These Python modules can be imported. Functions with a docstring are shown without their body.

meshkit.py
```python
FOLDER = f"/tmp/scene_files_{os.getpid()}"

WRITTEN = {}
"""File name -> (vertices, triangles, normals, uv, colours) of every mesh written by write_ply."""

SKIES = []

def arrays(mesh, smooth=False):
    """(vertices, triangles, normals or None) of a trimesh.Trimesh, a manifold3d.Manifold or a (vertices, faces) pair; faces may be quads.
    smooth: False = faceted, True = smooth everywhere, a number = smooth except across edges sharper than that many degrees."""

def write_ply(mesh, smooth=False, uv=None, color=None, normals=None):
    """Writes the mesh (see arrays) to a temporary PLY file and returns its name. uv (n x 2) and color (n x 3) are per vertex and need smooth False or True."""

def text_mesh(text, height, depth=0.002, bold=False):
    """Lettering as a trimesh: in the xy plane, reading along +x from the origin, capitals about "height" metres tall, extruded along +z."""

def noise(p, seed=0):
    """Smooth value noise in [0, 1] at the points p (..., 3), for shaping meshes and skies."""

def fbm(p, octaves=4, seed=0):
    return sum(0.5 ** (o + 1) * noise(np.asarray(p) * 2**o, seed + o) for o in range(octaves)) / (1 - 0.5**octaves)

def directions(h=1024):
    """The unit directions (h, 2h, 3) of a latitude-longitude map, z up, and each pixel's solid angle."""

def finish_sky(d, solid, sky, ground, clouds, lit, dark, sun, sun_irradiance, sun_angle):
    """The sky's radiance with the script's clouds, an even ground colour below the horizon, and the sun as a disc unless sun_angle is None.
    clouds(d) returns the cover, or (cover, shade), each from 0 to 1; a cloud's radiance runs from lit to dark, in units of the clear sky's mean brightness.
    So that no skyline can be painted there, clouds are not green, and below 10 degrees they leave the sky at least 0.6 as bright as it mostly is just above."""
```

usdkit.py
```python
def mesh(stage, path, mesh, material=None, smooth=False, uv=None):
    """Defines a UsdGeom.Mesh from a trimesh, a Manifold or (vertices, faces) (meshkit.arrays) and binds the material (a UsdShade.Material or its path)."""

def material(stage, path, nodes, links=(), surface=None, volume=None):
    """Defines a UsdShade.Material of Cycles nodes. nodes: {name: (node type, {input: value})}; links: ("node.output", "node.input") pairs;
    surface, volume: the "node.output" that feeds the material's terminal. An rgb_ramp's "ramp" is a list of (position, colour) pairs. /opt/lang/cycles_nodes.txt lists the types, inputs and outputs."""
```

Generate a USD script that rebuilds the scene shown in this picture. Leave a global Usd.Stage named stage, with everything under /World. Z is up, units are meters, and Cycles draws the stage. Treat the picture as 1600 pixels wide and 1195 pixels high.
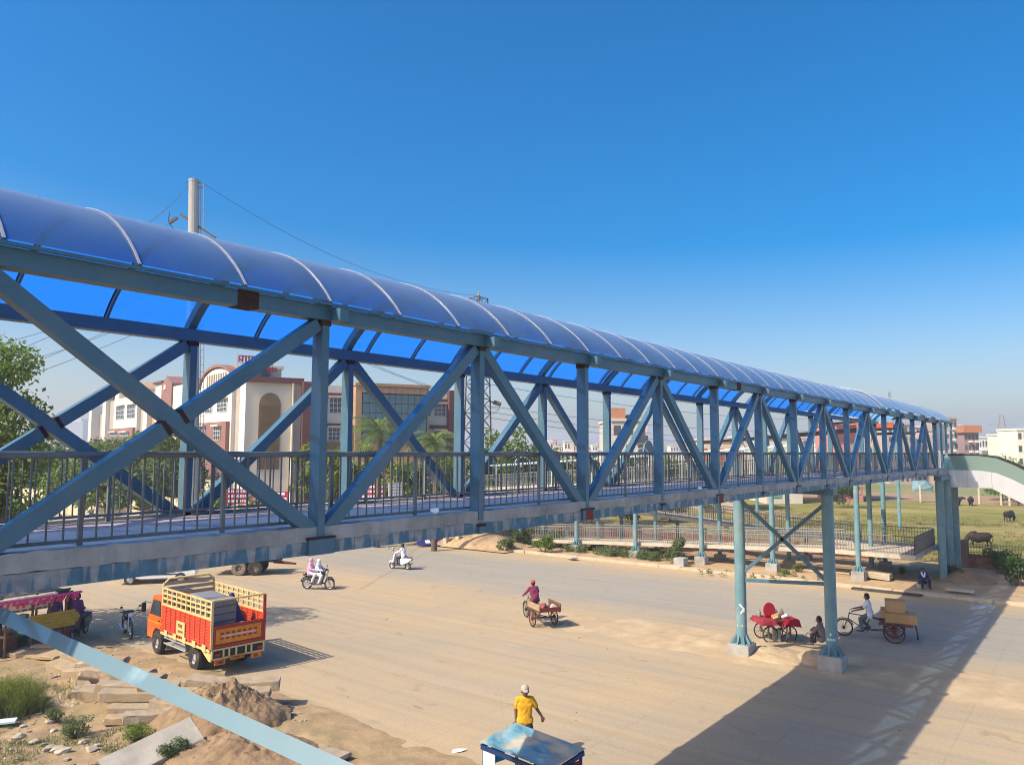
import math, random
import numpy as np, trimesh, shapely, manifold3d as m3
from shapely.geometry import Polygon
from pxr import Usd, UsdGeom, UsdLux, UsdShade, Gf, Sdf, Vt
import usdkit, meshkit

stage = Usd.Stage.CreateInMemory()
UsdGeom.SetStageUpAxis(stage, UsdGeom.Tokens.z)
UsdGeom.SetStageMetersPerUnit(stage, 1.0)
world = UsdGeom.Xform.Define(stage, '/World')
stage.SetDefaultPrim(world.GetPrim())
UsdGeom.Scope.Define(stage, '/World/Looks')

# ---------------------------------------------------------------- camera
# world x runs along the foot bridge, world y across it (away from the viewer), z up; camera stands above the origin
FPX, PITCH, ROLL, HEYE, TH = 1192.0, math.radians(5.1), math.radians(0.2), 7.5, math.radians(38.06)
S_, C_ = math.sin(TH), math.cos(TH)
def cam2w(x, y): return np.array([x * S_ + y * C_, -x * C_ + y * S_, 0.0])
FW0, RT0 = cam2w(0, 1), cam2w(1, 0)
FWD = FW0 * math.cos(PITCH) + np.array([0, 0, math.sin(PITCH)])
UPV = -FW0 * math.sin(PITCH) + np.array([0, 0, math.cos(PITCH)])
EYE = np.array([0, 0, HEYE])
cr, sr = math.cos(ROLL), math.sin(ROLL)
RT = RT0 * cr + UPV * sr      # image right
UP = -RT0 * sr + UPV * cr     # image up
cam = UsdGeom.Camera.Define(stage, '/World/camera')
cam.CreateHorizontalApertureAttr(36.0)
cam.CreateVerticalApertureAttr(36.0 * 764 / 1024)
cam.CreateFocalLengthAttr(36.0 * FPX / 1600)
cam.CreateClippingRangeAttr(Gf.Vec2f(0.1, 6000))
M4 = np.eye(4); M4[0, :3], M4[1, :3], M4[2, :3], M4[3, :3] = RT, UP, -FWD, EYE
cam.AddTransformOp().Set(Gf.Matrix4d(M4.tolist()))
cam.CreateExposureAttr(0.45)

# ---------------------------------------------------------------- sky and sun
SUN = np.array([-0.953, 0.358, 1.0]); SUN /= np.linalg.norm(SUN)
ELEV = math.asin(SUN[2]); ROT = math.atan2(SUN[0], SUN[1])
dome = UsdLux.DomeLight.Define(stage, '/World/sky')
dm = usdkit.material(stage, '/World/Looks/sky', {
    'sky': ('sky_texture', {'sky_type': 'single_scattering', 'sun_disc': False, 'sun_elevation': ELEV, 'sun_rotation': ROT,
                            'altitude': 0.0, 'air_density': 1.0, 'aerosol_density': 3.2, 'ozone_density': 2.4}),
    'tc': ('texture_coordinate', {}), 'sp': ('separate_xyz', {}),
    'sat': ('rgb_ramp', {'ramp': [(0.0, (.68,) * 3), (.06, (.7,) * 3), (.2, (.79,) * 3), (.45, (.96,) * 3), (1.0, (1.0,) * 3)]}), 'sat2': ('math', {'math_type': 'multiply', 'value2': 2.1}),
    'tint': ('rgb_ramp', {'ramp': [(0.0, (1.12, 1.10, 1.13)), (.08, (1.05, 1.02, 1.05)), (.2, (.98, .98, 1.0)), (.4, (1.0, 1.0, 1.0)), (1.0, (1.0, 1.0, 1.0))]}), 'tm': ('mix_color', {'blend_type': 'multiply', 'fac': 1.0}),
    'hsv': ('hsv', {'hue': 0.5, 'saturation': 1.0, 'value': 1.0, 'fac': 1.0}),
    'bg': ('background_shader', {'strength': 0.145})}, [('tc.generated', 'sp.vector'), ('sp.z', 'sat.fac'), ('sat.color', 'sat2.value1'), ('sat2.value', 'hsv.saturation'), ('sp.z', 'tint.fac'), ('sky.color', 'hsv.color'), ('hsv.color', 'tm.a'), ('tint.color', 'tm.b'), ('tm.result', 'bg.color')], surface='bg.background')
UsdShade.MaterialBindingAPI.Apply(dome.GetPrim()).Bind(dm)
dome.GetPrim().SetCustomDataByKey('kind', 'structure')
sun = UsdLux.DistantLight.Define(stage, '/World/sun')
sun.CreateIntensityAttr(1.2); sun.CreateAngleAttr(0.5); sun.CreateColorAttr(Gf.Vec3f(1, 0.91, 0.76)); sun.CreateNormalizeAttr(True)
zx = SUN; xx = np.cross([0, 0, 1], zx); xx /= np.linalg.norm(xx); yx = np.cross(zx, xx)
ML = np.eye(4); ML[0, :3], ML[1, :3], ML[2, :3] = xx, yx, zx
sun.AddTransformOp().Set(Gf.Matrix4d(ML.tolist()))

# ---------------------------------------------------------------- helpers: measuring the place
def ray(px, py): return FWD * FPX + RT * (px - 800) + UP * (597.5 - py)
def at(px, py, z=0.0):
    d = ray(px, py); return EYE + d * ((z - HEYE) / d[2])
def atD(px, py, D):
    d = ray(px, py); return EYE + d * (D / (d @ FW0))
def hitA(px, py, A):
    d = ray(px, py); return EYE + d * (A / d[0])
def hitP(px, py, P):
    d = ray(px, py); return EYE + d * (P / d[1])
def v(*a): return np.array(a, float)
def norm(a): a = np.asarray(a, float); return a / max(np.linalg.norm(a), 1e-12)

# ---------------------------------------------------------------- helpers: prims
COUNT = {}
def numbered(parent, name):
    k = (parent, name); COUNT[k] = COUNT.get(k, 0) + 1
    return name if COUNT[k] == 1 else f'{name}_{COUNT[k]-1:03d}'
def path_of(p): return '/World' if p is None else str(p.GetPath())
def setd(o, label=None, cat=None, group=None, kind=None):
    for k, t in (('label', label), ('category', cat), ('group', group), ('kind', kind)):
        if t: o.SetCustomDataByKey(k, t)
    return o
def thing(name, label, cat, loc=(0, 0, 0), rz=0.0, group=None, kind=None):
    x = UsdGeom.Xform.Define(stage, '/World/' + numbered('/World', name))
    x.AddTranslateOp().Set(Gf.Vec3d(*map(float, loc))); x.AddRotateZOp().Set(math.degrees(rz))
    return setd(x.GetPrim(), label, cat, group, kind)
def dup(root, name, label, loc, rz=0.0, cat=None, group=None):
    was = root.GetCustomData()
    r = thing(name, label, cat or was['category'], loc, rz, group or was.get('group'))
    r.GetReferences().AddInternalReference(root.GetPath()); r.SetInstanceable(True)
    return r

class MB:
    def __init__(s): s.V, s.F, s.n = [], [], 0
    def add(s, vv, ff):
        vv = np.asarray(vv, float); ff = np.asarray(ff, int)
        if ff.shape[1] == 4: ff = np.vstack([ff[:, [0, 1, 2]], ff[:, [0, 2, 3]]])
        s.V.append(vv); s.F.append(ff + s.n); s.n += len(vv); return s
    def tm(s, m, M=None):
        vv, ff, _ = meshkit.arrays(m)
        if M is not None: vv = vv @ M[:3, :3].T + M[:3, 3]
        return s.add(vv, ff)
    def frame(s, c, ex, ey, ez, sx, sy, sz):
        k = np.array([[x, y, z] for x in (-.5, .5) for y in (-.5, .5) for z in (-.5, .5)])
        vv = np.asarray(c, float) + k[:, :1] * sx * ex + k[:, 1:2] * sy * ey + k[:, 2:] * sz * ez
        return s.add(vv, [[0, 1, 3, 2], [4, 6, 7, 5], [0, 4, 5, 1], [2, 3, 7, 6], [0, 2, 6, 4], [1, 5, 7, 3]])
    def box(s, c, size, rz=0.0):
        c_, s_ = math.cos(rz), math.sin(rz)
        return s.frame(c, v(c_, s_, 0), v(-s_, c_, 0), v(0, 0, 1), *size)
    def b2(s, lo, hi):
        lo, hi = np.array(lo, float), np.array(hi, float); return s.box((lo + hi) / 2, hi - lo)
    def bar(s, p, q, w, h, up=(0, 0, 1), ext=0.0):
        p, q = np.asarray(p, float), np.asarray(q, float); e = norm(q - p); p = p - e * ext; q = q + e * ext
        up = np.asarray(up, float)
        if abs(e @ norm(up)) > .99: up = v(1, 0, 0) if abs(e[0]) < .9 else v(0, 1, 0)
        y = norm(np.cross(up, e)); z = np.cross(e, y)
        return s.frame((p + q) / 2, e, y, z, np.linalg.norm(q - p), w, h)
    def tube(s, p, q, r, n=8, r2=None, cap=True): return s.path([p, q], [r, r if r2 is None else r2], n, cap)
    def path(s, pts, r, n=8, cap=True):
        pts = [np.asarray(p, float) for p in pts]; k = len(pts)
        rr = [r] * k if np.ndim(r) == 0 else list(r)
        ref = None; vv = []
        for i in range(k):
            e = norm(pts[min(i + 1, k - 1)] - pts[max(i - 1, 0)])
            if ref is None: ref = v(0, 0, 1) if abs(e[2]) < .9 else v(1, 0, 0)
            x = norm(np.cross(ref, e)); y = np.cross(e, x); ref = y
            t = np.arange(n) * 2 * np.pi / n
            vv.append(pts[i] + rr[i] * (np.cos(t)[:, None] * x + np.sin(t)[:, None] * y))
        ff = [[i * n + j, i * n + (j + 1) % n, (i + 1) * n + (j + 1) % n, (i + 1) * n + j] for i in range(k - 1) for j in range(n)]
        ff = np.array(ff); tri = [np.vstack([ff[:, [0, 1, 2]], ff[:, [0, 2, 3]]])]
        vv = np.vstack(vv)
        if cap:
            vv = np.vstack([vv, pts[0], pts[-1]]); a, b = k * n, k * n + 1
            tri.append(np.array([[a, (j + 1) % n, j] for j in range(n)] + [[b, (k - 1) * n + j, (k - 1) * n + (j + 1) % n] for j in range(n)]))
        return s.add(vv, np.vstack(tri))
    def prism(s, poly, O, ex, ey, depth, d0=0.0):
        """polygon (points in ex, ey) extruded along ex x ey from d0 to d0+depth"""
        P = poly if hasattr(poly, 'exterior') else Polygon(poly)
        ex, ey = np.asarray(ex, float), np.asarray(ey, float); ez = np.cross(ex, ey)
        for g in getattr(P, 'geoms', [P]):
            m = trimesh.creation.extrude_polygon(g, abs(depth), engine='earcut'); w = np.array(m.vertices)
            w[:, 2] += d0 if depth > 0 else d0 + depth
            s.add(np.asarray(O, float) + w[:, :1] * ex + w[:, 1:2] * ey + w[:, 2:] * ez, m.faces)
        return s
    def lathe(s, prof, c, ax=(0, 0, 1), n=16):
        ax = norm(ax); x = norm(np.cross(ax, v(0, 0, 1) if abs(ax[2]) < .9 else v(1, 0, 0))); y = np.cross(ax, x)
        t = np.arange(n) * 2 * np.pi / n; k = len(prof); vv = []
        for r, h in prof: vv.append(np.asarray(c, float) + ax * h + r * (np.cos(t)[:, None] * x + np.sin(t)[:, None] * y))
        return s.add(np.vstack(vv), [[i * n + j, i * n + (j + 1) % n, (i + 1) * n + (j + 1) % n, (i + 1) * n + j] for i in range(k - 1) for j in range(n)])
    def ring(s, c, R, r, ax=(0, 1, 0), n=24, m=6):
        t = np.arange(m + 1) * 2 * np.pi / m
        return s.lathe([(R + r * math.cos(q), r * math.sin(q)) for q in t], c, ax, n)
    def ell(s, c, r, sub=2, R=None):
        m = trimesh.creation.icosphere(subdivisions=sub); w = np.array(m.vertices) * np.asarray(r, float)
        if R is not None: w = w @ np.asarray(R).T
        return s.add(w + np.asarray(c, float), m.faces)
    def hull(s, pts): 
        h = trimesh.convex.convex_hull(np.asarray(pts, float)); return s.add(h.vertices, h.faces)
    def rbox(s, c, size, r, rz=0.0):
        q = []
        hx, hy, hz = [max(a / 2 - r, 1e-4) for a in size]
        sp = np.array(trimesh.creation.icosphere(subdivisions=1).vertices) * r
        for x in (-hx, hx):
            for y in (-hy, hy):
                for z in (-hz, hz): q.append(sp + [x, y, z])
        q = np.vstack(q); c_, s_ = math.cos(rz), math.sin(rz)
        q = q @ np.array([[c_, s_, 0], [-s_, c_, 0], [0, 0, 1]])
        return s.hull(q + np.asarray(c, float))
    def mesh(s): return np.vstack(s.V), np.vstack(s.F)
    def build(s, name, mat, parent=None, smooth=False, label=None, cat=None, group=None, kind=None):
        if not s.V: return None
        pp = path_of(parent)
        m = usdkit.mesh(stage, pp + '/' + numbered(pp, name), s.mesh(), mat, smooth)
        return setd(m.GetPrim(), label, cat, group, kind)

# ---------------------------------------------------------------- helpers: materials
MATS = {}
def C(col, rough=.6, var=.12, scale=4.0, metallic=0.0, bump=0.0, spec=.4, name='paint', dirt=None, dirt_amt=.0, detail=4.0):
    key = (tuple(np.round(col, 4)), rough, var, scale, metallic, bump, spec, dirt, dirt_amt)
    if key in MATS: return MATS[key]
    col = np.array(col, float)
    nodes = {'g': ('geometry', {}), 'n': ('noise_texture', {'scale': scale, 'detail': detail, 'roughness': .6}),
             'r': ('rgb_ramp', {'ramp': [(.25, tuple(np.clip(col * (1 - var), 0, 1))), (.75, tuple(np.clip(col * (1 + var), 0, 1)))]}),
             'p': ('principled_bsdf', {'roughness': rough, 'metallic': metallic, 'specular_ior_level': spec})}
    links = [('g.position', 'n.vector'), ('n.fac', 'r.fac')]
    out = 'r.color'
    if dirt is not None:
        nodes['n2'] = ('noise_texture', {'scale': scale * .45, 'detail': 6.0, 'roughness': .65})
        nodes['mr'] = ('map_range', {'from_min': .6 - dirt_amt * .5, 'from_max': .85 - dirt_amt * .4, 'to_min': 0.0, 'to_max': .85, 'clamp': True})
        nodes['mx'] = ('mix_color', {'blend_type': 'mix', 'b': dirt})
        links += [('g.position', 'n2.vector'), ('n2.fac', 'mr.value'), ('mr.result', 'mx.fac'), (out, 'mx.a')]
        out = 'mx.result'
    links.append((out, 'p.base_color'))
    if bump:
        nodes['b'] = ('bump', {'strength': min(1.0, bump), 'distance': .02}); nodes['n3'] = ('noise_texture', {'scale': scale * 6, 'detail': 4.0})
        links += [('g.position', 'n3.vector'), ('n3.fac', 'b.height'), ('b.normal', 'p.normal')]
    MATS[key] = usdkit.material(stage, f'/World/Looks/{numbered("/World/Looks", name)}', nodes, links, surface='p.BSDF')
    return MATS[key]

STEEL = C((.054, .135, .185), .42, .16, 2.2, spec=.5, name='blue_steel', dirt=(.12, .16, .17), dirt_amt=.2, bump=.15)
STEELC = C((.125, .235, .265), .5, .14, 2.0, spec=.4, name='column_steel', dirt=(.30, .33, .30), dirt_amt=.15)
STEELL = C((.105, .19, .225), .45, .06, 3.0, name='pale_blue_steel', dirt=(.32, .47, .52), dirt_amt=.12)
RAILM = C((.155, .155, .145), .5, .18, 6.0, name='rail_steel', dirt=(.12, .08, .06), dirt_amt=.15)
RUST = C((.045, .017, .012), .85, .5, 9.0, name='rust', bump=.4)
CONC = C((.33, .315, .285), .9, .22, 2.5, name='concrete', bump=.5, dirt=(.16, .145, .125), dirt_amt=.25)
CONCW = C((.45, .38, .28), .95, .18, 3.0, name='dusty_concrete', bump=.6, dirt=(.42, .29, .15), dirt_amt=.25)
BLACK = C((.015, .015, .016), .6, .2, 8, name='black_plastic')
RUBBER = C((.025, .024, .023), .85, .3, 12, name='tyre_rubber', dirt=(.16, .13, .09), dirt_amt=.2)
CHROME = C((.55, .55, .55), .3, .05, 8, metallic=.9, name='chrome')
GREYM = C((.28, .29, .30), .5, .1, 5, name='grey_metal')
WHITE = C((.78, .78, .77), .4, .05, 4, name='white_paint')
SKIN = C((.13, .07, .045), .6, .1, 20, name='skin')
HAIR = C((.012, .010, .009), .7, .2, 30, name='hair')
WOOD = C((.14, .075, .04), .8, .35, 7, name='dark_wood', bump=.4)
WOODL = C((.34, .24, .14), .8, .25, 7, name='bare_wood', bump=.4)
DARK = C((.02, .02, .022), .7, .2, 4, name='dark_void')

def glass_pane(col, name, refl=.25, rough=.03):
    return usdkit.material(stage, '/World/Looks/' + name, {'f': ('fresnel', {'IOR': 1.5}), 'mr': ('map_range', {'from_min': 0., 'from_max': 1., 'to_min': refl, 'to_max': 1., 'clamp': True}),
        't': ('transparent_bsdf', {'color': col}), 'g': ('glossy_bsdf', {'color': (.9, .95, .95), 'roughness': rough}), 'm': ('mix_closure', {})},
        [('f.fac', 'mr.value'), ('mr.result', 'm.fac'), ('t.BSDF', 'm.closure1'), ('g.BSDF', 'm.closure2')], surface='m.closure')
def roof_mat(name, tint, glow, dust, dfac):
    """blue polycarbonate: tinted and slightly milky sheet with a dusty, glossy upper face"""
    return usdkit.material(stage, '/World/Looks/' + name, {
        'geo': ('geometry', {}), 'lw': ('layer_weight', {'blend': .35}),
        'n': ('noise_texture', {'scale': 1.3, 'detail': 6.0, 'roughness': .65}), 'map': ('mapping', {'scale': (1., .25, 1.)}),
        'nr': ('map_range', {'from_min': .3, 'from_max': .75, 'to_min': dfac * .75, 'to_max': dfac * 1.3, 'clamp': True}),
        'sq': ('math', {'math_type': 'multiply'}), 'add': ('math', {'math_type': 'multiply_add', 'value2': .7}), 'inv': ('math', {'math_type': 'subtract', 'value1': 1.0}),
        'mul': ('math', {'math_type': 'multiply', 'use_clamp': True}), 'mx': ('math', {'math_type': 'maximum', 'value2': .04}),
        't': ('transparent_bsdf', {'color': tint}), 'tl': ('translucent_bsdf', {'color': glow}), 'mt': ('mix_closure', {'fac': .62}),
        'nr2': ('mix_color', {'a': dust, 'b': (.22, .245, .31)}), 'df': ('math', {'math_type': 'multiply_add', 'value2': 1.25, 'value3': -.15, 'use_clamp': True}),
        'p': ('principled_bsdf', {'roughness': .22, 'specular_ior_level': .7}), 'm': ('mix_closure', {})},
        [('geo.position', 'map.vector'), ('map.vector', 'n.vector'), ('n.fac', 'nr.value'), ('lw.facing', 'sq.value1'), ('lw.facing', 'sq.value2'), ('sq.value', 'add.value1'), ('nr.result', 'add.value3'),
         ('geo.backfacing', 'inv.value2'), ('add.value', 'mul.value1'), ('inv.value', 'mul.value2'), ('mul.value', 'mx.value1'), ('mx.value', 'm.fac'),
         ('sq.value', 'df.value1'), ('df.value', 'nr2.fac'), ('nr2.result', 'p.base_color'), ('t.BSDF', 'mt.closure1'), ('tl.BSDF', 'mt.closure2'), ('mt.closure', 'm.closure1'), ('p.BSDF', 'm.closure2')], surface='m.closure')
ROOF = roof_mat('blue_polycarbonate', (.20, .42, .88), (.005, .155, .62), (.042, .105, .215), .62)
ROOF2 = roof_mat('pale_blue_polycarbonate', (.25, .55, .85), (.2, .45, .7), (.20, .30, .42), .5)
def leaf_mat(name, dark, light, trans=.35):
    return usdkit.material(stage, '/World/Looks/' + name, {
        'g': ('geometry', {}), 'n': ('noise_texture', {'scale': .7, 'detail': 2.0}), 'ad': ('math', {'math_type': 'multiply_add', 'value2': .55, 'use_clamp': True}), 'hm': ('math', {'math_type': 'multiply', 'value2': .45}),
        'r': ('rgb_ramp', {'ramp': [(.1, dark), (.9, light)]}), 'p': ('principled_bsdf', {'roughness': .5, 'specular_ior_level': .35}),
        't': ('translucent_bsdf', {}), 'm': ('mix_closure', {'fac': trans})},
        [('g.position', 'n.vector'), ('n.fac', 'hm.value1'), ('g.random_per_island', 'ad.value1'), ('hm.value', 'ad.value3'), ('ad.value', 'r.fac'), ('r.color', 'p.base_color'), ('r.color', 't.color'),
         ('p.BSDF', 'm.closure1'), ('t.BSDF', 'm.closure2')], surface='m.closure')
LEAF_D = leaf_mat('leaf_dark', (.035, .075, .015), (.12, .19, .03))
LEAF_M = leaf_mat('leaf_mid', (.10, .17, .022), (.34, .42, .06), .45)
LEAF_Y = leaf_mat('leaf_yellow_green', (.15, .19, .012), (.44, .46, .05))
LEAF_G = leaf_mat('leaf_grey_green', (.09, .125, .04), (.26, .31, .13))
LEAF_DRY = leaf_mat('leaf_dry', (.16, .13, .04), (.36, .33, .13))
BARK = C((.12, .085, .055), .9, .3, 10, name='bark', bump=.6)
# ================================================================ GROUND
def posmat(name, build): return build(name)
def ground_mat():
    return usdkit.material(stage, '/World/Looks/ground', {
        'g': ('geometry', {}), 'n1': ('noise_texture', {'scale': .05, 'detail': 6.0, 'roughness': .6}), 'n2': ('noise_texture', {'scale': 1.7, 'detail': 6.0, 'roughness': .7}),
        'r1': ('rgb_ramp', {'ramp': [(.35, (.30, .20, .105)), (.55, (.26, .20, .09)), (.75, (.14, .15, .05))]}),
        'r2': ('rgb_ramp', {'ramp': [(.25, (.72, .7, .66)), (.75, (1.1, 1.08, 1.02))]}), 'm': ('mix_color', {'blend_type': 'multiply', 'fac': 1.0}),
        'b': ('bump', {'strength': .5, 'distance': .04}), 'p': ('principled_bsdf', {'roughness': .95, 'specular_ior_level': .1})},
        [('g.position', 'n1.vector'), ('g.position', 'n2.vector'), ('n1.fac', 'r1.fac'), ('n2.fac', 'r2.fac'), ('r1.color', 'm.a'), ('r2.color', 'm.b'), ('n2.fac', 'b.height'), ('b.normal', 'p.normal'), ('m.result', 'p.base_color')], surface='p.BSDF')
def road_mat(name, grey, dust, a_ramp, streak=(.9, .05, 1.0)):
    """concrete road with wheel-smeared dust; a_ramp = [(world x, dustiness)]"""
    lo, hi = a_ramp[0][0], a_ramp[-1][0]
    return usdkit.material(stage, '/World/Looks/' + name, {
        'g': ('geometry', {}), 'sx': ('separate_xyz', {}), 'mr': ('map_range', {'from_min': lo, 'from_max': hi, 'to_min': 0., 'to_max': 1., 'clamp': True}),
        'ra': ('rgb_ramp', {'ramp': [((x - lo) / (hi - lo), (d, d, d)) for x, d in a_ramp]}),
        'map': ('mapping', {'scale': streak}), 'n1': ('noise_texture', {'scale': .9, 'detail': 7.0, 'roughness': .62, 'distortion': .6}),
        'map2': ('mapping', {'rotation': (0, 0, .55), 'scale': (.5, .09, 1.)}), 'n4': ('noise_texture', {'scale': 1.3, 'detail': 6.0, 'roughness': .6, 'distortion': .4}),
        'n2': ('noise_texture', {'scale': .22, 'detail': 5.0, 'roughness': .6}), 'n3': ('noise_texture', {'scale': 14., 'detail': 5.0, 'roughness': .7}),
        'a1': ('math', {'math_type': 'multiply_add', 'value2': .65}), 'a2': ('math', {'math_type': 'multiply_add', 'value2': .85}), 'a4': ('math', {'math_type': 'multiply_add', 'value2': .6}), 'a3': ('math', {'math_type': 'subtract', 'value2': 1.02, 'use_clamp': True}),
        'mc': ('mix_color', {'a': grey, 'b': dust}), 'r3': ('rgb_ramp', {'ramp': [(.3, (.8, .8, .8)), (.7, (1.08, 1.08, 1.08))]}), 'mm': ('mix_color', {'blend_type': 'multiply', 'fac': .8}),
        'bk': ('brick_texture', {'scale': 1.0, 'brick_width': 4.6, 'row_height': 3.6, 'offset': 0.0, 'mortar_size': .022, 'mortar_smooth': .3, 'color1': (1., 1., 1.), 'color2': (.92, .92, .93), 'mortar': (.66, .64, .62)}),
        'mk': ('mix_color', {'blend_type': 'multiply', 'fac': .28}),
        'map5': ('mapping', {'rotation': (0, 0, -.2), 'scale': (2.6, .07, 1.)}), 'n5': ('noise_texture', {'scale': 1.0, 'detail': 4.0, 'roughness': .55}), 'r5': ('rgb_ramp', {'ramp': [(.30, (.78, .77, .76)), (.5, (1.0, 1.0, 1.0)), (.68, (1.14, 1.12, 1.08))]}), 'm5': ('mix_color', {'blend_type': 'multiply', 'fac': .42}),
        'n6': ('noise_texture', {'scale': .75, 'detail': 8.0, 'roughness': .75, 'distortion': 1.2}), 'r6': ('rgb_ramp', {'ramp': [(.30, (.62, .60, .58)), (.40, (1.0, 1.0, 1.0))]}), 'm6': ('mix_color', {'blend_type': 'multiply', 'fac': .85}),
        'vo': ('voronoi_texture', {'feature': 'distance_to_edge', 'scale': .33}), 'wv': ('mix_vector', {'fac': .16}), 'nw': ('noise_texture', {'scale': .9, 'detail': 4.0}), 'r7': ('rgb_ramp', {'ramp': [(.0, (.6, .58, .56)), (.006, (1., 1., 1.))]}), 'm7': ('mix_color', {'blend_type': 'multiply', 'fac': .2}),
        'b': ('bump', {'strength': .25, 'distance': .01}), 'p': ('principled_bsdf', {'roughness': .85, 'specular_ior_level': .25})},
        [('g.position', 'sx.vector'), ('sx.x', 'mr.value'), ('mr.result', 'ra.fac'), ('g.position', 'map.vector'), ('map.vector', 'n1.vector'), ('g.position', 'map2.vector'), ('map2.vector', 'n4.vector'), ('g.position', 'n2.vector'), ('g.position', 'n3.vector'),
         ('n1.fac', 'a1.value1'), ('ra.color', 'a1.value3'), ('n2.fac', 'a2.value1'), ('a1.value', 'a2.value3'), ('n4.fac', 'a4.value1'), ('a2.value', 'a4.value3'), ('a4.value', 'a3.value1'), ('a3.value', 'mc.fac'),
         ('n3.fac', 'r3.fac'), ('mc.result', 'mm.a'), ('r3.color', 'mm.b'), ('g.position', 'bk.vector'), ('mm.result', 'mk.a'), ('bk.color', 'mk.b'),
         ('g.position', 'map5.vector'), ('map5.vector', 'n5.vector'), ('n5.fac', 'r5.fac'), ('mk.result', 'm5.a'), ('r5.color', 'm5.b'), ('g.position', 'n6.vector'), ('n6.fac', 'r6.fac'), ('m5.result', 'm6.a'), ('r6.color', 'm6.b'),
         ('g.position', 'nw.vector'), ('g.position', 'wv.a'), ('nw.color', 'wv.b'), ('wv.result', 'vo.vector'), ('vo.distance', 'r7.fac'), ('m6.result', 'm7.a'), ('r7.color', 'm7.b'), ('m7.result', 'p.base_color'), ('n3.fac', 'b.height'), ('b.normal', 'p.normal')], surface='p.BSDF')
GROUND = ground_mat()
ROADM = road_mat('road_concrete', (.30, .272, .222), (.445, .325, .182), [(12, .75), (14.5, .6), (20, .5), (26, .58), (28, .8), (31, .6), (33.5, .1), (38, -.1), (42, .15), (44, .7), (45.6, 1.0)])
DIRT = C((.40, .275, .15), .95, .28, 1.3, name='dirt', bump=.9, dirt=(.30, .21, .12), dirt_amt=.3, detail=8.0)
DIRTD = C((.225, .15, .085), .95, .3, 2.2, name='loose_soil', bump=1.0, dirt=(.29, .2, .115), dirt_amt=.3, detail=8.0)
SAND = C((.42, .315, .19), .95, .25, 1.1, name='sand', bump=.8, dirt=(.36, .26, .15), dirt_amt=.35, detail=8.0)

m = MB(); R_ = 3500.0
gx = np.array([-R_, -300, -60, 0, 60, 140, 300, 800, R_]); 
vv = [(x, y, 0.0) for x in gx for y in gx]; k = len(gx)
m.add(vv, [[i * k + j, (i + 1) * k + j, (i + 1) * k + j + 1, i * k + j + 1] for i in range(k - 1) for j in range(k - 1)])
m.build('ground', GROUND, kind='structure')

def sheet(name, x0, x1, y0, y1, z, mat, nx=2, ny=2, hfun=None, edge=None, **kw):
    xs, ys = np.linspace(x0, x1, nx), np.linspace(y0, y1, ny)
    X, Y = np.meshgrid(xs, ys, indexing='ij'); Z = np.full_like(X, z)
    if hfun is not None: Z = Z + hfun(X, Y)
    if edge is not None: X, Y = edge(X, Y)
    vv = np.stack([X, Y, Z], -1).reshape(-1, 3)
    ff = [[i * ny + j, (i + 1) * ny + j, (i + 1) * ny + j + 1, i * ny + j + 1] for i in range(nx - 1) for j in range(ny - 1)]
    return MB().add(vv, ff).build(name, mat, smooth=hfun is not None, **kw)
def fb(X, Y, s, seed=0, o=4): return meshkit.fbm(np.stack([X * s, Y * s, np.zeros_like(X) + seed * 7.3], -1), o, seed)
def redge(X, Y):   # ragged road edges near the viewer
    w = np.clip((15.0 - X) / 1.6, 0, 1); return X + w * (fb(X * 0, Y, .5, 3) - .5) * 2.2, Y
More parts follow.
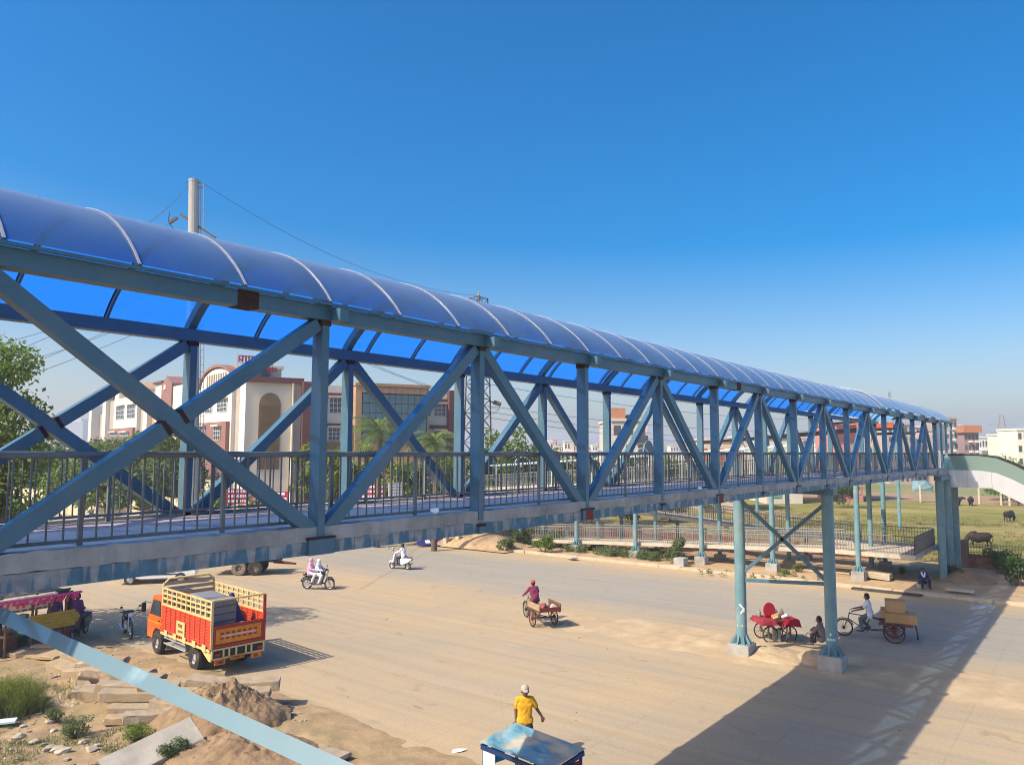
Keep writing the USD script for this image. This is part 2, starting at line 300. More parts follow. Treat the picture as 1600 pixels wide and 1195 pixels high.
sheet('road', 13.2, 45.45, -60, 130, .004, ROADM, 60, 260, edge=redge, kind='structure')
# dusty middle strip between the carriageways: low, lumpy
def medh(X, Y):
    e = np.clip(1 - np.abs((X - 29.0) / 2.5) ** 2, 0, 1); f = np.clip((24 - Y) / 9, 0, 1)
    return e * f * (.015 + .16 * (fb(X, Y, .55, 5) - .36)) - .03 * (1 - e * f)
sheet('median_strip', 26.2, 31.8, -40, 26, .008, SAND, 56, 460, hfun=medh, kind='structure')
# far verge with real kerb stones
rng = np.random.default_rng(11)
def verh(X, Y): return .10 * (fb(X, Y, .5, 8) - .5) * np.clip((X - 46.0) / .6, 0, 1)
sheet('verge', 45.75, 58.2, -60, 60, .13, DIRT, 40, 300, hfun=verh, kind='structure')
kerb = thing('kerb', 'long dusty kerb of concrete stones along the far edge of the road', 'kerb', (0, 0, 0), kind=None)
KERBM = C((.46, .37, .26), .92, .16, 2.0, name='kerb_stone', bump=.5, dirt=(.42, .29, .16), dirt_amt=.35)
y = -12.0; i = 0
while y < 62:
    L = 1.55 + rng.uniform(-.05, .05)
    tilt = rng.normal(0, .018); dx = rng.normal(0, .02)
    z = .155 + rng.normal(0, .012)
    mb = MB(); c, s = math.cos(tilt), math.sin(tilt)
    prof = [(45.42, -.05), (45.42, z - .03), (45.46, z), (45.86, z + .01), (45.86, -.05)]
    mb.prism([(q[0] - 45.6, q[1]) for q in prof], (45.6 + dx, y, 0), (c, -s, 0), (0, 0, 1), -(L - .025))
    mb.build('kerb_stone', KERBM, kerb); y += L; i += 1

# field of grass beyond the boundary wall, brown ploughed belt behind it
def field_mat():
    return usdkit.material(stage, '/World/Looks/field', {
        'g': ('geometry', {}), 'sx': ('separate_xyz', {}), 'map': ('mapping', {'scale': (.5, .16, 1.)}), 'n1': ('noise_texture', {'scale': .28, 'detail': 7.0, 'roughness': .62, 'distortion': .5}),
        'n2': ('noise_texture', {'scale': 2.6, 'detail': 6.0, 'roughness': .7}), 'ad': ('math', {'math_type': 'multiply_add', 'value2': .35}), 'sb': ('math', {'math_type': 'subtract', 'value2': .17}),
        'r': ('rgb_ramp', {'ramp': [(.3, (.105, .125, .03)), (.46, (.18, .175, .045)), (.58, (.26, .215, .08)), (.72, (.40, .31, .16))]}),
        'b': ('bump', {'strength': .7, 'distance': .08}), 'p': ('principled_bsdf', {'roughness': .95, 'specular_ior_level': .1})},
        [('g.position', 'map.vector'), ('map.vector', 'n1.vector'), ('g.position', 'n2.vector'), ('n2.fac', 'ad.value1'), ('n1.fac', 'ad.value3'), ('ad.value', 'sb.value1'), ('sb.value', 'r.fac'), ('n2.fac', 'b.height'), ('b.normal', 'p.normal'), ('r.color', 'p.base_color')], surface='p.BSDF')
FIELD = field_mat()
def fldh(X, Y): return .25 * (fb(X, Y, .12, 9) - .5)
sheet('field', 58.2, 128, -60, 75, .13, FIELD, 90, 160, hfun=fldh, kind='structure')
PLOUGH = C((.30, .19, .11), .95, .25, .35, name='ploughed_soil', bump=.6, dirt=(.2, .18, .07), dirt_amt=.35)
sheet('bare_earth_strip', 127.5, 152, -80, 95, .16, PLOUGH, 24, 60, hfun=lambda X, Y: .3 * (fb(X, Y, .2, 4) - .4), kind='structure')
FIELDG = C((.14, .17, .05), .95, .3, .12, name='green_field', dirt=(.28, .22, .1), dirt_amt=.3)
sheet('far_field', 151.5, 320, -160, 140, .012, FIELDG, kind='structure')
# near bank of dirt on the viewer's side
def bankh(X, Y):
    w = np.clip((15.3 - X) / 2.2, 0, 1); return w * (.10 + .42 * (fb(X, Y, .42, 2, 5) - .42) + .16 * (fb(X, Y, 2.6, 6, 4) - .5)) - .05 * (1 - w)
sheet('dirt_bank', -12, 15.3, 9, 60, .0, C((.31, .215, .118), .95, .34, 1.6, name='bank_dirt', bump=1.0, dirt=(.24, .19, .09), dirt_amt=.35, detail=9.0), 200, 380, hfun=bankh, kind='structure')
def gz(x, y):
    X, Y = np.array([[x]]), np.array([[y]])
    if x < 15.3 and y > 9: return float(bankh(X, Y)[0, 0])
    if 45.75 < x < 58.2: return .13 + float(verh(X, Y)[0, 0])
    if 58.2 <= x < 128: return .13 + float(fldh(X, Y)[0, 0])
    return 0.0
# white marking on the far carriageway
mk = thing('road_marking', 'worn white painted symbol on the shaded far carriageway', 'road marking')
WORN = C((.55, .55, .52), .8, .25, 6, name='worn_white', dirt=(.3, .27, .23), dirt_amt=.5)
for poly in ([(1527, 941), (1549, 944), (1548, 946.5), (1531, 943)], [(1524, 946), (1537, 944.5), (1544, 947.5), (1534, 951), (1520, 952.5), (1513, 950.5), (1518, 948)], [(1516, 945), (1522, 944), (1521, 946), (1515, 946)], [(1551, 949), (1554.5, 948), (1551, 953), (1547.5, 953)], [(1546.5, 954), (1550, 954), (1548, 957), (1544.5, 957)]):
    q = [at(*p)[:2] for p in poly]
    MB().prism(Polygon(q).buffer(0), (0, 0, .009), (1, 0, 0), (0, 1, 0), .004).build('painted_stroke', WORN, mk)

# ================================================================ FOOT BRIDGE
PN, PF, A0, SP = 7.99, 11.19, 6.187, 3.116
ZB, ZT = 6.41, 9.165
br = thing('foot_bridge', 'long blue steel truss footbridge with arched blue translucent roof across the road', 'footbridge')
AEND, ASTART = 49.9, -4.0
na = [2.3] + [A0 + k * SP for k in range(15)]      # node positions
for p_, sgn in ((PN, -1), (PF, 1)):
    MB().b2((ASTART, p_ - .1, ZT), (AEND, p_ + .1, ZT + .19)).build('top_chord', STEEL, br)
    for i, a in enumerate([-1.0] + na):
        MB().b2((a - .055, p_ - .1, ZB), (a + .055, p_ + .1, ZT - .002)).build('post', STEEL, br)
    # diagonals
    def diag(a1, z1, a2, z2, off=0.0):
        MB().bar((a1, p_ + off, z1), (a2, p_ + off, z2), .15, .165, up=(0, 0, 1)).build('diagonal', STEEL, br)
    diag(2.36, ZT - .02, 6.1, ZB + .08)
    mid = v(4.24, p_, 7.79); e = norm(v(6.1, p_, ZT - .06) - v(2.36, p_, ZB + .04))
    MB().bar((2.36, p_, ZB + .04), mid - e * .125, .15, .165).build('diagonal', STEEL, br)
    MB().bar(mid + e * .125, (6.1, p_, ZT - .06), .15, .165).build('diagonal', STEEL, br)
    for sg in (-1, 1):   # rusty weld bands at the crossing
        MB().bar(mid + sg * e * .085, mid + sg * e * .14, .153, .168).build('weld_band', RUST, br)
    for k in range(14):
        a1, a2 = A0 + k * SP, A0 + (k + 1) * SP
        if k % 2 == 0: diag(a1 + .1, ZB + .06, a2 - .1, ZT - .04)
        else: diag(a1 + .1, ZT - .04, a2 - .1, ZB + .06)
    # gussets and outriggers
    for k, a in enumerate([A0 + k * SP for k in range(15)]):
        if k % 2 == 0:
            MB().b2((a - .2, p_ - .128, 6.196), (a + .2, p_ + .128, ZB - .002)).build('node_box', STEEL, br)
            MB().b2((a - .215, p_ - .135, ZB - .02), (a + .215, p_ + .135, ZB + .006)).build('node_plate', RUST, br)
            if k in (2, 4): MB().b2((a - .09, p_ - .133, 6.2), (a + .15, p_ - .127, ZB - .03)).build('primer_patch', C((.19, .03, .015), .8, .3, 6, name='red_primer'), br)
        else:
            MB().b2((a - .085, p_ - .132, ZB - .10), (a + .085, p_ + .132, ZB - .06)).build('bracket', RUST, br)
            MB().b2((a - .07, p_ - .125, 6.2), (a + .07, p_ + .125, ZB - .1)).build('stiffener', STEEL, br)
        MB().b2((a - .075, p_ - .104, ZT - .07), (a + .075, p_ + .104, ZT + .004)).build('weld_band', RUST, br)
        # outrigger stub under the eave
        MB().b2((a + .06, p_ + sgn * .10 - .001, ZT + .0), (a + .2, p_ + sgn * .30, ZT + .15)).build('eave_bracket', STEEL, br)
    for a in ((5.05, 20.1, 31.5) if p_ == PN else ()):
        MB().b2((a - .14, p_ - .104, ZT - .004), (a + .14, p_ + .104, ZT + .193)).build('rust_patch', RUST, br)
# concrete edge over a painted channel, streaked with cement
def streak_mat():
    return usdkit.material(stage, '/World/Looks/cement_streaked_girder', {
        'g': ('geometry', {}), 'sx': ('separate_xyz', {}), 'map': ('mapping', {'scale': (4.2, 1.0, .22)}), 'n': ('noise_texture', {'scale': 1.6, 'detail': 5.0, 'roughness': .65}),
        'mapb': ('mapping', {'scale': (1.1, 1., .05)}), 'nb': ('noise_texture', {'scale': 1.0, 'detail': 3.0}),
        'h': ('map_range', {'from_min': 6.20, 'from_max': 6.37, 'to_min': -.03, 'to_max': .06, 'clamp': True}), 'ad': ('math', {'math_type': 'add'}), 'ab': ('math', {'math_type': 'multiply_add', 'value2': .5}),
        'mr': ('map_range', {'from_min': .76, 'from_max': .83, 'to_min': 0., 'to_max': 1., 'clamp': True}),
        'n2': ('noise_texture', {'scale': 9., 'detail': 5.0}), 'rc': ('rgb_ramp', {'ramp': [(.3, (.2, .21, .205)), (.7, (.36, .355, .34))]}),
        'rb': ('rgb_ramp', {'ramp': [(.3, (.06, .135, .18)), (.75, (.11, .21, .27))]}), 'm': ('mix_color', {}), 'p': ('principled_bsdf', {'roughness': .65, 'specular_ior_level': .3})},
        [('g.position', 'sx.vector'), ('sx.z', 'h.value'), ('g.position', 'map.vector'), ('map.vector', 'n.vector'), ('g.position', 'mapb.vector'), ('mapb.vector', 'nb.vector'), ('n.fac', 'ad.value1'), ('h.result', 'ad.value2'), ('nb.fac', 'ab.value1'), ('ad.value', 'ab.value3'), ('ab.value', 'mr.value'),
         ('g.position', 'n2.vector'), ('n2.fac', 'rc.fac'), ('n2.fac', 'rb.fac'), ('mr.result', 'm.fac'), ('rb.color', 'm.a'), ('rc.color', 'm.b'), ('m.result', 'p.base_color')], surface='p.BSDF')
STREAK = streak_mat()
for p_, s_ in ((PN, -1), (PF, 1)):
    MB().b2((ASTART, p_ - .082, 6.20), (AEND, p_ + .082, 6.365)).build('edge_channel', STREAK, br)
    xs = np.arange(ASTART, AEND, .12); rr = np.random.default_rng(5).normal(0, .008, len(xs)); rr2 = np.random.default_rng(6).normal(0, .006, len(xs))
    vv, ff = [], []
    for i, x in enumerate(xs):
        o = p_ + s_ * (.088 + rr2[i]); q = p_ - s_ * .1
        vv += [(x, o, 6.366 + .6 * rr[i]), (x, o, 6.545 + rr[i]), (x, q, 6.55), (x, q, 6.366)]
    for i in range(len(xs) - 1): ff += [[i * 4 + j, i * 4 + (j + 1) % 4, i * 4 + 4 + (j + 1) % 4, i * 4 + 4 + j] for j in range(4)]
    MB().add(vv, ff).add(vv[:4], [[0, 1, 2, 3]]).add(vv[-4:], [[0, 1, 2, 3]]).build('concrete_edge', CONC, br)
DECKM = usdkit.material(stage, '/World/Looks/deck_tiles', {
    'g': ('geometry', {}), 'bk': ('brick_texture', {'scale': 1.0, 'brick_width': .6, 'row_height': .3, 'offset': 0.5, 'mortar_size': .008, 'color1': (.52, .40, .34), 'color2': (.46, .36, .31), 'mortar': (.3, .26, .23)}),
    'n': ('noise_texture', {'scale': .8, 'detail': 6.0}), 'r': ('rgb_ramp', {'ramp': [(.3, (.75, .75, .78)), (.7, (1.05, 1.03, 1.)), ]}), 'm': ('mix_color', {'blend_type': 'multiply', 'fac': 1.}), 'p': ('principled_bsdf', {'roughness': .8})},
    [('g.position', 'bk.vector'), ('g.position', 'n.vector'), ('n.fac', 'r.fac'), ('bk.color', 'm.a'), ('r.color', 'm.b'), ('m.result', 'p.base_color')], surface='p.BSDF')
MB().b2((ASTART, PN + .1, 6.37), (AEND, PF - .1, 6.505)).build('deck', DECKM, br)
mb = MB()
for a in np.arange(-3, AEND, SP): mb.b2((a - .06, PN + .1, 6.21), (a + .06, PF - .1, 6.365))
mb.build('cross_beam', STEEL, br)
# roof
RW = 1.79; PC = (PN + PF) / 2 ; RISE = .9; RR = (RW * RW + RISE * RISE) / (2 * RISE); PH = math.asin(RW / RR)
def arc(t, z0=9.40, ex=0.0):  # t in -1..1
    return PC + (RR + ex) * math.sin(PH * t), z0 + RISE - RR + (RR + ex) * math.cos(PH * t)
NA = 22
def arcsheet(a0, a1, t0, t1, z0=9.40, ex=0.0, n=NA):
    ts = np.linspace(t0, t1, n); vv = []
    for t in ts:
        y, z = arc(t, z0, ex); vv += [(a0, y, z), (a1, y, z)]
    return MB().add(vv, [[2 * i, 2 * i + 1, 2 * i + 3, 2 * i + 2] for i in range(n - 1)])
def arcbar(a, w, h, z0=9.40, ex=0.0, n=NA, t0=-1, t1=1):
    ts = np.linspace(t0, t1, n); vv = []
    for t in ts:
        y0, z0_ = arc(t, z0, ex); y1, z1 = arc(t, z0, ex + h)
        vv += [(a - w / 2, y0, z0_), (a + w / 2, y0, z0_), (a + w / 2, y1, z1), (a - w / 2, y1, z1)]
    ff = [[4 * i + j, 4 * i + (j + 1) % 4, 4 * i + 4 + (j + 1) % 4, 4 * i + 4 + j] for i in range(n - 1) for j in range(4)]
    return MB().add(vv, ff).add(vv[:4], [[3, 2, 1, 0]]).add(vv[-4:], [[0, 1, 2, 3]])
STRAP = C((.42, .43, .47), .35, .08, 5, metallic=.3, name='aluminium_strap')
a = 3.72 - 1.232 * 6; k = 0; BREAK = 36.4
while a < AEND + .6:
    b = a + 1.232; z0 = 9.40 if a < BREAK else 9.46
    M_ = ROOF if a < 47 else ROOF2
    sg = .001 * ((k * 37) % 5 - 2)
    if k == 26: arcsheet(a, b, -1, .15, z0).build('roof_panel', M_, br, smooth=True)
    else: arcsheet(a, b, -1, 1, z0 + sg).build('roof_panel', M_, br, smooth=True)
    arcbar(a, .03, .007, z0, .004).build('roof_strap', STRAP, br, smooth=30)
    mb = arcbar(a + .02, .035, -.04, z0, -.02); mb.build('purlin_arch', C((.1, .13, .16), .5, .1, 5, name='dark_purlin'), br, smooth=30)
    a = b; k += 1
for a in na: arcbar(a, .13, -.12, 9.40, -.065).build('roof_arch', STEEL, br, smooth=30)
arcbar(BREAK - .1, .05, .03, 9.46, .02).build('roof_end_trim', STRAP, br, smooth=30)
# crown cover strip seen as a pale edge on the second half, eave angles
for t in (-1, 1):
    y, z = arc(t)
    MB().b2((ASTART, y - .02 + .03 * -t, z - .05), (AEND, y + .02 + .03 * -t, z - .012)).build('eave_angle', STEEL, br)
# railings: every baluster its own piece
def railing(p_, first, lab):
    rl = MB().tube((ASTART, p_, 7.44), (AEND, p_, 7.44), .032, 10).b2((ASTART, p_ - .02, 6.575), (AEND, p_ + .02, 6.61)).build('railing', RAILM, br, label=lab)
    xs = np.arange(1.4, AEND - .1, .1558); rest = MB()
    for i, x in enumerate(xs):
        heavy = i % 10 == 3
        t = MB()
        if heavy: t.b2((x - .022, p_ - .022, 6.472), (x + .022, p_ + .022, 7.42))
        else: t.tube((x, p_, 6.60), (x, p_, 7.42), .0105, 6, cap=False)
        if i < first: t.build('stanchion' if heavy else 'baluster', RAILM, rl)
        else: rest.add(*t.mesh())
    rest.build('far_balusters', RAILM, rl, kind='stuff')
railing(PN + .17, 200, 'near railing of dark grey round bars')
railing(PF - .17, 90, 'far railing of dark grey round bars')
# columns of the median bent, cross braced
def ribs(mb, x, y, z, r, n=10, h=.34, w=.2):
    for k in range(n):
        t = 2 * np.pi * k / n; e = v(math.cos(t), math.sin(t), 0); q = v(-math.sin(t), math.cos(t), 0)
        P = [v(x, y, z) + e * (r - .01), v(x, y, z) + e * (r + w), v(x, y, z + .02) + e * (r + w), v(x, y, z + h) + e * (r - .01)]
        vv = [a_ + q * s_ for s_ in (-.008, .008) for a_ in P]
        mb.add(vv, [[0, 1, 2, 3], [7, 6, 5, 4], [0, 4, 5, 1], [1, 5, 6, 2], [2, 6, 7, 3], [3, 7, 4, 0]])
def column(par, x, y, z0, z1, r, ped=(.62, .5), name='column', collar=True):
    m_ = MB().tube((x, y, z0), (x, y, z1), r, 20)
    if collar: m_.b2((x - r * 1.7, y - r * 1.7, z0), (x + r * 1.7, y + r * 1.7, z0 + .025))
    c_ = m_.build(name, STEELC, par, smooth=30)
    if collar:
        rb = MB(); ribs(rb, x, y, z0 + .02, r); rb.build('base_ribs', STEELC, c_)
    if ped: MB().rbox((x, y, z0 - ped[1] / 2 - .05), (ped[0] * 1.3, ped[0] * 1.3, ped[1] + .1), .02).build('pedestal', CONC, c_)
    return c_
cA = column(br, 28.2, PN - .02, .52, 6.08, .2)
cB = column(br, 28.2, PF, .42, 6.08, .2)
MB().b2((28.2 - .26, PN - .3, 6.0), (28.2 + .26, PF + .26, 6.194)).build('cap_beam', STEEL, br)
for (za, zb) in ((5.6, 3.05), (3.05, 5.6)):
    MB().bar((28.2, PN + .14, za), (28.2, PF - .16, zb), .09, .12).build('cross_brace', STEEL, br)
MB().bar((28.2, PN + .14, 2.9), (28.2, PF - .16, 2.72), .09, .12).build('tie_beam', STEEL, br)
WP = C((.75, .75, .73), .6, .05, 9, name='chalk_white')
def on_column(par, c, r, polys_, name):   # painted marks wrapped on a column's face towards -x-y (viewer)
    base = math.atan2(-c[1], -c[0])
    for poly in polys_:
        m_ = trimesh.creation.extrude_polygon(Polygon(poly).buffer(.001), .004, engine='earcut').subdivide(); w = np.array(m_.vertices)
        t = base + w[:, 0] / r; rad = r + .0015 + w[:, 2] * .5
        MB().add(np.stack([c[0] + rad * np.cos(t), c[1] + rad * np.sin(t), w[:, 1]], -1), m_.faces).build(name, WP, par)
def stroke(x0, z0, x1, z1, w):
    d = norm(v(x1 - x0, z1 - z0)); q = v(-d[1], d[0]) * w / 2
    return [(x0 + q[0], z0 + q[1]), (x1 + q[0], z1 + q[1]), (x1 - q[0], z1 - q[1]), (x0 - q[0], z0 - q[1])]
on_column(cB, (28.2, PF), .2, [stroke(-.05, 1.86, .1, 1.7, .05), stroke(.1, 1.7, -.02, 1.52, .05), stroke(.13, 1.72, .1, 1.56, .04), stroke(-.14, 1.08, .2, 1.08, .06)], 'chalk_mark')
on_column(cA, (28.2, PN), .2, [stroke(.02, 1.62, .16, 1.38, .05), stroke(-.02, 1.26, .02, 1.2, .07), stroke(.02, 1.2, .07, 1.28, .06), stroke(.05, 2.2, .18, 2.4, .06)], 'chalk_mark')
tx = meshkit.text_mesh('Norinder', .085, .004, bold=True); w = np.array(tx.vertices); w[:, 0] -= w[:, 0].mean(); base = math.atan2(-PN, -28.2)
w[:, 0] *= .62; t_ = base + w[:, 0] / .2; rad = .2015 + w[:, 2] * .5
MB().add(np.stack([28.2 + rad * np.cos(t_), PN - .02 + rad * np.sin(t_), w[:, 1] + 1.02], -1), tx.faces).build('painted_name', WP, cA)
# end tower columns by the escalator landing
for a in (50.6, 53.2, 55.8):
    MB().tube((a, 8.0, .1), (a, 8.0, 6.1), .22, 18).build('end_column', STEELC, br, smooth=30)
MB().b2((50.2, 7.8, 5.86), (56.2, 8.2, 6.128)).build('end_beam', STEEL, br)
MB().b2((50.3, 8.24, 1.85), (56.0, 8.42, 2.1)).build('end_beam', STEEL, br)
MB().b2((49.902, PN - .1, 6.13), (56.2, PF + .1, 6.46)).build('landing_slab', CONC, br)
for a in (50.2, 51.9, 53.6, 55.6):
    MB().b2((a - .06, PN - .06, 6.46), (a + .06, PN + .06, 9.3)).build('landing_post', STEELL, br)
GLS = glass_pane((.55, .75, .74), 'green_glass', .18)
for a in (50.28, 51.98): MB().b2((a, PN - .01, 7.6), (a + 1.5, PN + .01, 9.2)).build('landing_pane', GLS, br)
MB().b2((49.95, PN - .09, 9.3), (56.1, PN + .09, 9.42)).build('landing_beam', STEEL, br)
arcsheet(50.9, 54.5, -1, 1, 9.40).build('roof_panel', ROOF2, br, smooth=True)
# loose bags and wire on the deck
for (a, z, s_) in ((8.3, 6.54, .07), (17.6, 6.54, .07)):
    rr = np.random.default_rng(int(a * 10)); q = rr.normal(0, 1, (14, 3)); q = q / np.linalg.norm(q, axis=1)[:, None] * v(1.5, .7, .8) * s_
    MB().hull(q + v(a, PN - .04, z + .07)).build('plastic_bag', WHITE, None, label='crumpled white plastic bag caught at the foot of the bridge railing, ' + ('nearer one' if a < 10 else 'farther one'), cat='plastic bag')

# light blue brace beam in the foreground
P0, P1 = atD(-70, 928, 7.4), atD(600, 1234, 4.6)
fb_ = thing('brace_beam', 'pale blue square steel beam sloping across the lower left foreground', 'steel beam')
vd = norm((P0 + P1) / 2 - EYE)
MB().bar(P0, P1, .115, .115, up=vd).build('beam', STEELL, fb_)
e_ = norm(P1 - P0); q_ = P0 + e_ * .75
MB().bar(q_, q_ + e_ * .14, .121, .121, up=vd).build('collar', STEEL, fb_)

rg = np.random.default_rng(91); gm = [MB(), MB()]
for k in range(700):
    x = rg.uniform(15, 44.5); y = rg.uniform(4, 48)
    if k % 2: x = 44.6 - abs(rg.normal(0, .8)) if k % 4 == 1 else 29 + rg.normal(0, 2.2)
    s_ = abs(rg.normal(0, .016)) + .007; t_ = rg.normal(0, 1, (6, 3)); t_ /= np.linalg.norm(t_, axis=1)[:, None]
    gm[k % 5 == 0].hull(t_ * v(1.3, 1, .5) * s_ + v(x, y, .012))
gm[0].build('road_grit', C((.2, .17, .13), .95, .3, 9, name='dark_grit'), None, label='dark grit strewn over the road', cat='grit', kind='stuff')
gm[1].build('road_grit', C((.5, .46, .4), .95, .2, 9, name='pale_grit'), None, label='pale crumbs and scraps strewn over the road', cat='grit', kind='stuff')
# ================================================================ ZIGZAG ACCESS RAMP
rp = thing('access_ramp', 'zigzag pedestrian ramp with grey railings on round columns behind the footbridge end', 'ramp')
RAMPC = C((.46, .40, .31), .9, .14, 2.5, name='ramp_concrete', bump=.3, dirt=(.3, .25, .18), dirt_amt=.2)
PALE = C((.175, .18, .165), .5, .12, 4, name='pale_rail_paint', dirt=(.2, .2, .18), dirt_amt=.1)
def flight(x0, x1, y0, z0, y1, z1, th=.24, pales=(PALE, PALE), side=True):
    vv = [(x, y, z + d) for (y, z) in ((y0, z0), (y1, z1)) for x in (x0, x1) for d in (-th, 0)]
    sl = MB().add(vv, [[0, 1, 3, 2], [4, 6, 7, 5], [0, 4, 5, 1], [2, 3, 7, 6], [0, 2, 6, 4], [1, 5, 7, 3]]).build('ramp_slab', RAMPC, rp)
    for x, pm in ((x0 + .06, pales[0]), (x1 - .06, pales[1])):
        m_ = MB(); L = abs(y1 - y0); n = int(L / .155)
        m_.tube((x, y0, z0 + 1.0), (x, y1, z1 + 1.0), .03, 8).tube((x, y0, z0 + .74), (x, y1, z1 + .74), .018, 6).tube((x, y0, z0 + .1), (x, y1, z1 + .1), .018, 6)
        for i in range(n + 1):
            t = i / n; yy, zz = y0 + (y1 - y0) * t, z0 + (z1 - z0) * t
            r = .026 if i % 12 == 0 else .0125
            m_.b2((x - r, yy - r, zz), (x + r, yy + r, zz + 1.0))
        m_.build('ramp_railing', pm, rp, kind='stuff')
DKRAIL = C((.14, .13, .12), .6, .2, 5, name='dark_rail_paint')
flight(48.2, 50.2, 41, .45, 13.2, 1.75)
flight(52.0, 54.0, 13.2, 1.85, 44, 4.05, pales=(PALE, DKRAIL))
flight(48.2, 50.2, 44, 4.25, 13.0, 6.30)
# landings
MB().b2((47.9, 8.9, 1.5), (54.2, 13.2, 1.75)).build('landing', RAMPC, rp)
MB().b2((48.0, 44, 3.95), (54.2, 47.5, 4.2)).build('landing', RAMPC, rp)
MB().b2((48.2, PF + .12, 6.07), (52.0, 13.0, 6.28)).build('landing', RAMPC, rp)
m_ = MB()
for (p, q) in (((47.95, 13.2), (47.95, 8.95)), ((47.95, 8.95), (54.15, 8.95)), ((54.15, 8.95), (54.15, 13.2))):
    p, q = v(*p, 1.75), v(*q, 1.75); n = int(np.linalg.norm(q - p) / .155)
    for h, r in ((1.0, .03), (.74, .018), (.1, .018)): m_.tube(p + v(0, 0, h), q + v(0, 0, h), r, 6)
    for i in range(n + 1):
        c = p + (q - p) * i / n; m_.b2(c - v(.0125, .0125, 0), c + v(.0125, .0125, 1.0))
m_.build('landing_railing', DKRAIL, rp, kind='stuff')
f3 = lambda y: 4.25 + (44 - y) / 31 * 2.05
for y in (11.9, 16.9, 21.6, 26.5, 31.4, 36.6):
    for x, top in ((47.9, f3(y) - .26), (50.9, f3(y) - .26), (54.5, 1.85 + (y - 13.2) / 30.8 * 2.2 - .26 if y > 13 else 6.0)):
        r = .15 if x < 50 else .14
        ped = (.55, .55) if x < 50 else (.5, .4)
        column(rp, x, y, .62 if x < 50 else .45, max(top, 1.2), r, ped, 'ramp_column', collar=x < 50)
# canopy hoops over the upper flight and landing, with light blue posts
HOOP = C((.40, .50, .52), .4, .08, 5, name='hoop_paint')
for y in (41, 37.4, 33.8, 30.2, 26.6, 23.0, 19.4, 15.8):
    zf = f3(y); m_ = MB()
    pts = [v(49.2 + 1.05 * math.cos(t), y, zf + 1.75 + .55 * math.sin(t)) for t in np.linspace(0, math.pi, 12)]
    m_.path([v(50.25, y, zf)] + pts + [v(48.15, y, zf)], .045, 8)
    m_.build('canopy_hoop', HOOP, rp, smooth=40)
for x in (48.15, 50.25): MB().tube((x, 41, f3(41) + 1.75), (x, 15.8, f3(15.8) + 1.75), .05, 8).build('canopy_rail', HOOP, rp, smooth=40)
for y in (29.5, 20.0):   # dark arched end panel seen edge on
    zf = f3(y) + 2.0
    MB().prism([(math.cos(t) * .9, math.sin(t) * 1.15) for t in np.linspace(0, math.pi, 14)], (55.5, y, zf), (1, 0, 0), (0, 0, 1), .1).build('arched_end_panel', C((.10, .15, .17), .4, .1, 3, name='dark_panel'), rp)

# ================================================================ ESCALATOR
es = thing('escalator', 'grey clad escalator with green glass balustrade and black handrail', 'escalator')
CLAD = C((.55, .55, .54), .35, .08, 1.5, metallic=.25, name='brushed_cladding')
GBAL = usdkit.material(stage, '/World/Looks/balustrade_glass', {'t': ('transparent_bsdf', {'color': (.45, .62, .55)}), 'p': ('principled_bsdf', {'base_color': (.25, .33, .29), 'roughness': .15}), 'm': ('mix_closure', {'fac': .62})},
    [('t.BSDF', 'm.closure1'), ('p.BSDF', 'm.closure2')], surface='m.closure')
EX0, EX1 = 53.4, 55.4
def esp(px, py, x=EX0): P = hitA(px, py, x); return (P[1], P[2])
top = [esp(1474, 729), esp(1500, 729)]
y0 = esp(1474, 729)[0]
zl = 6.42; yk = y0 - 2.75; sl = math.tan(math.radians(30))
prof_top = [(y0, zl), (yk + .9, zl), (yk, zl - .14), (yk - .8, zl - .5), (yk - 10.6, zl - .5 - 9.8 * sl)]
prof_bot = [(yk - 10.6, 0.05), (yk - .35 - 9.0, .05), (yk + .3, 5.38), (y0, 5.38)]
joints = [y0, y0 - 1.25, yk + .25, yk - 3.0, yk - 6.2, yk - 12]
full = Polygon(prof_top + prof_bot).buffer(0)
for i in range(len(joints) - 1):
    sec = full.intersection(shapely.box(joints[i + 1] + .006, -1, joints[i] - .006, 9))
    for x in (EX0, EX1 - .04):
        MB().prism(sec, (x + .04, 0, 0), (0, 1, 0), (0, 0, 1), -.04).build('cladding_panel', CLAD, es)
inner = full.buffer(-.05)
MB().prism(inner, (EX1 - .06, 0, 0), (0, 1, 0), (0, 0, 1), -(EX1 - EX0 - .12)).build('truss_body', GREYM, es)
def off(pr, h): return [(y, z + h) for y, z in pr]
for x in (EX0 + .2, EX1 - .2):
    bal = Polygon(prof_top[::1] + off(prof_top, .92)[::-1]).buffer(0)
    MB().prism(bal, (x, 0, 0), (0, 1, 0), (0, 0, 1), -.012).build('balustrade_glass', GBAL, es)
    MB().path([v(x - .006, y, z) for y, z in off([(y0 + .02, zl - .5)] + [(y0 + .02, zl)] + prof_top, .93)], .045, 8).build('handrail', BLACK, es, smooth=40)
MB().b2((EX0 - .8, y0 - .02, 6.30), (EX1 + .6, y0 + 2.6, 6.47)).build('blue_landing_beam', C((.02, .05, .16), .5, .1, 5, name='navy_paint'), es)
m_ = MB()
for k in range(9): m_.tube((EX0 - .75, y0 + .1 + k * .3, 6.47), (EX0 - .75, y0 + .1 + k * .3, 7.45), .012, 6)
m_.tube((EX0 - .75, y0 + .1, 7.45), (EX0 - .75, y0 + 2.5, 7.45), .025, 8).build('landing_rail', RAILM, es, kind='stuff')

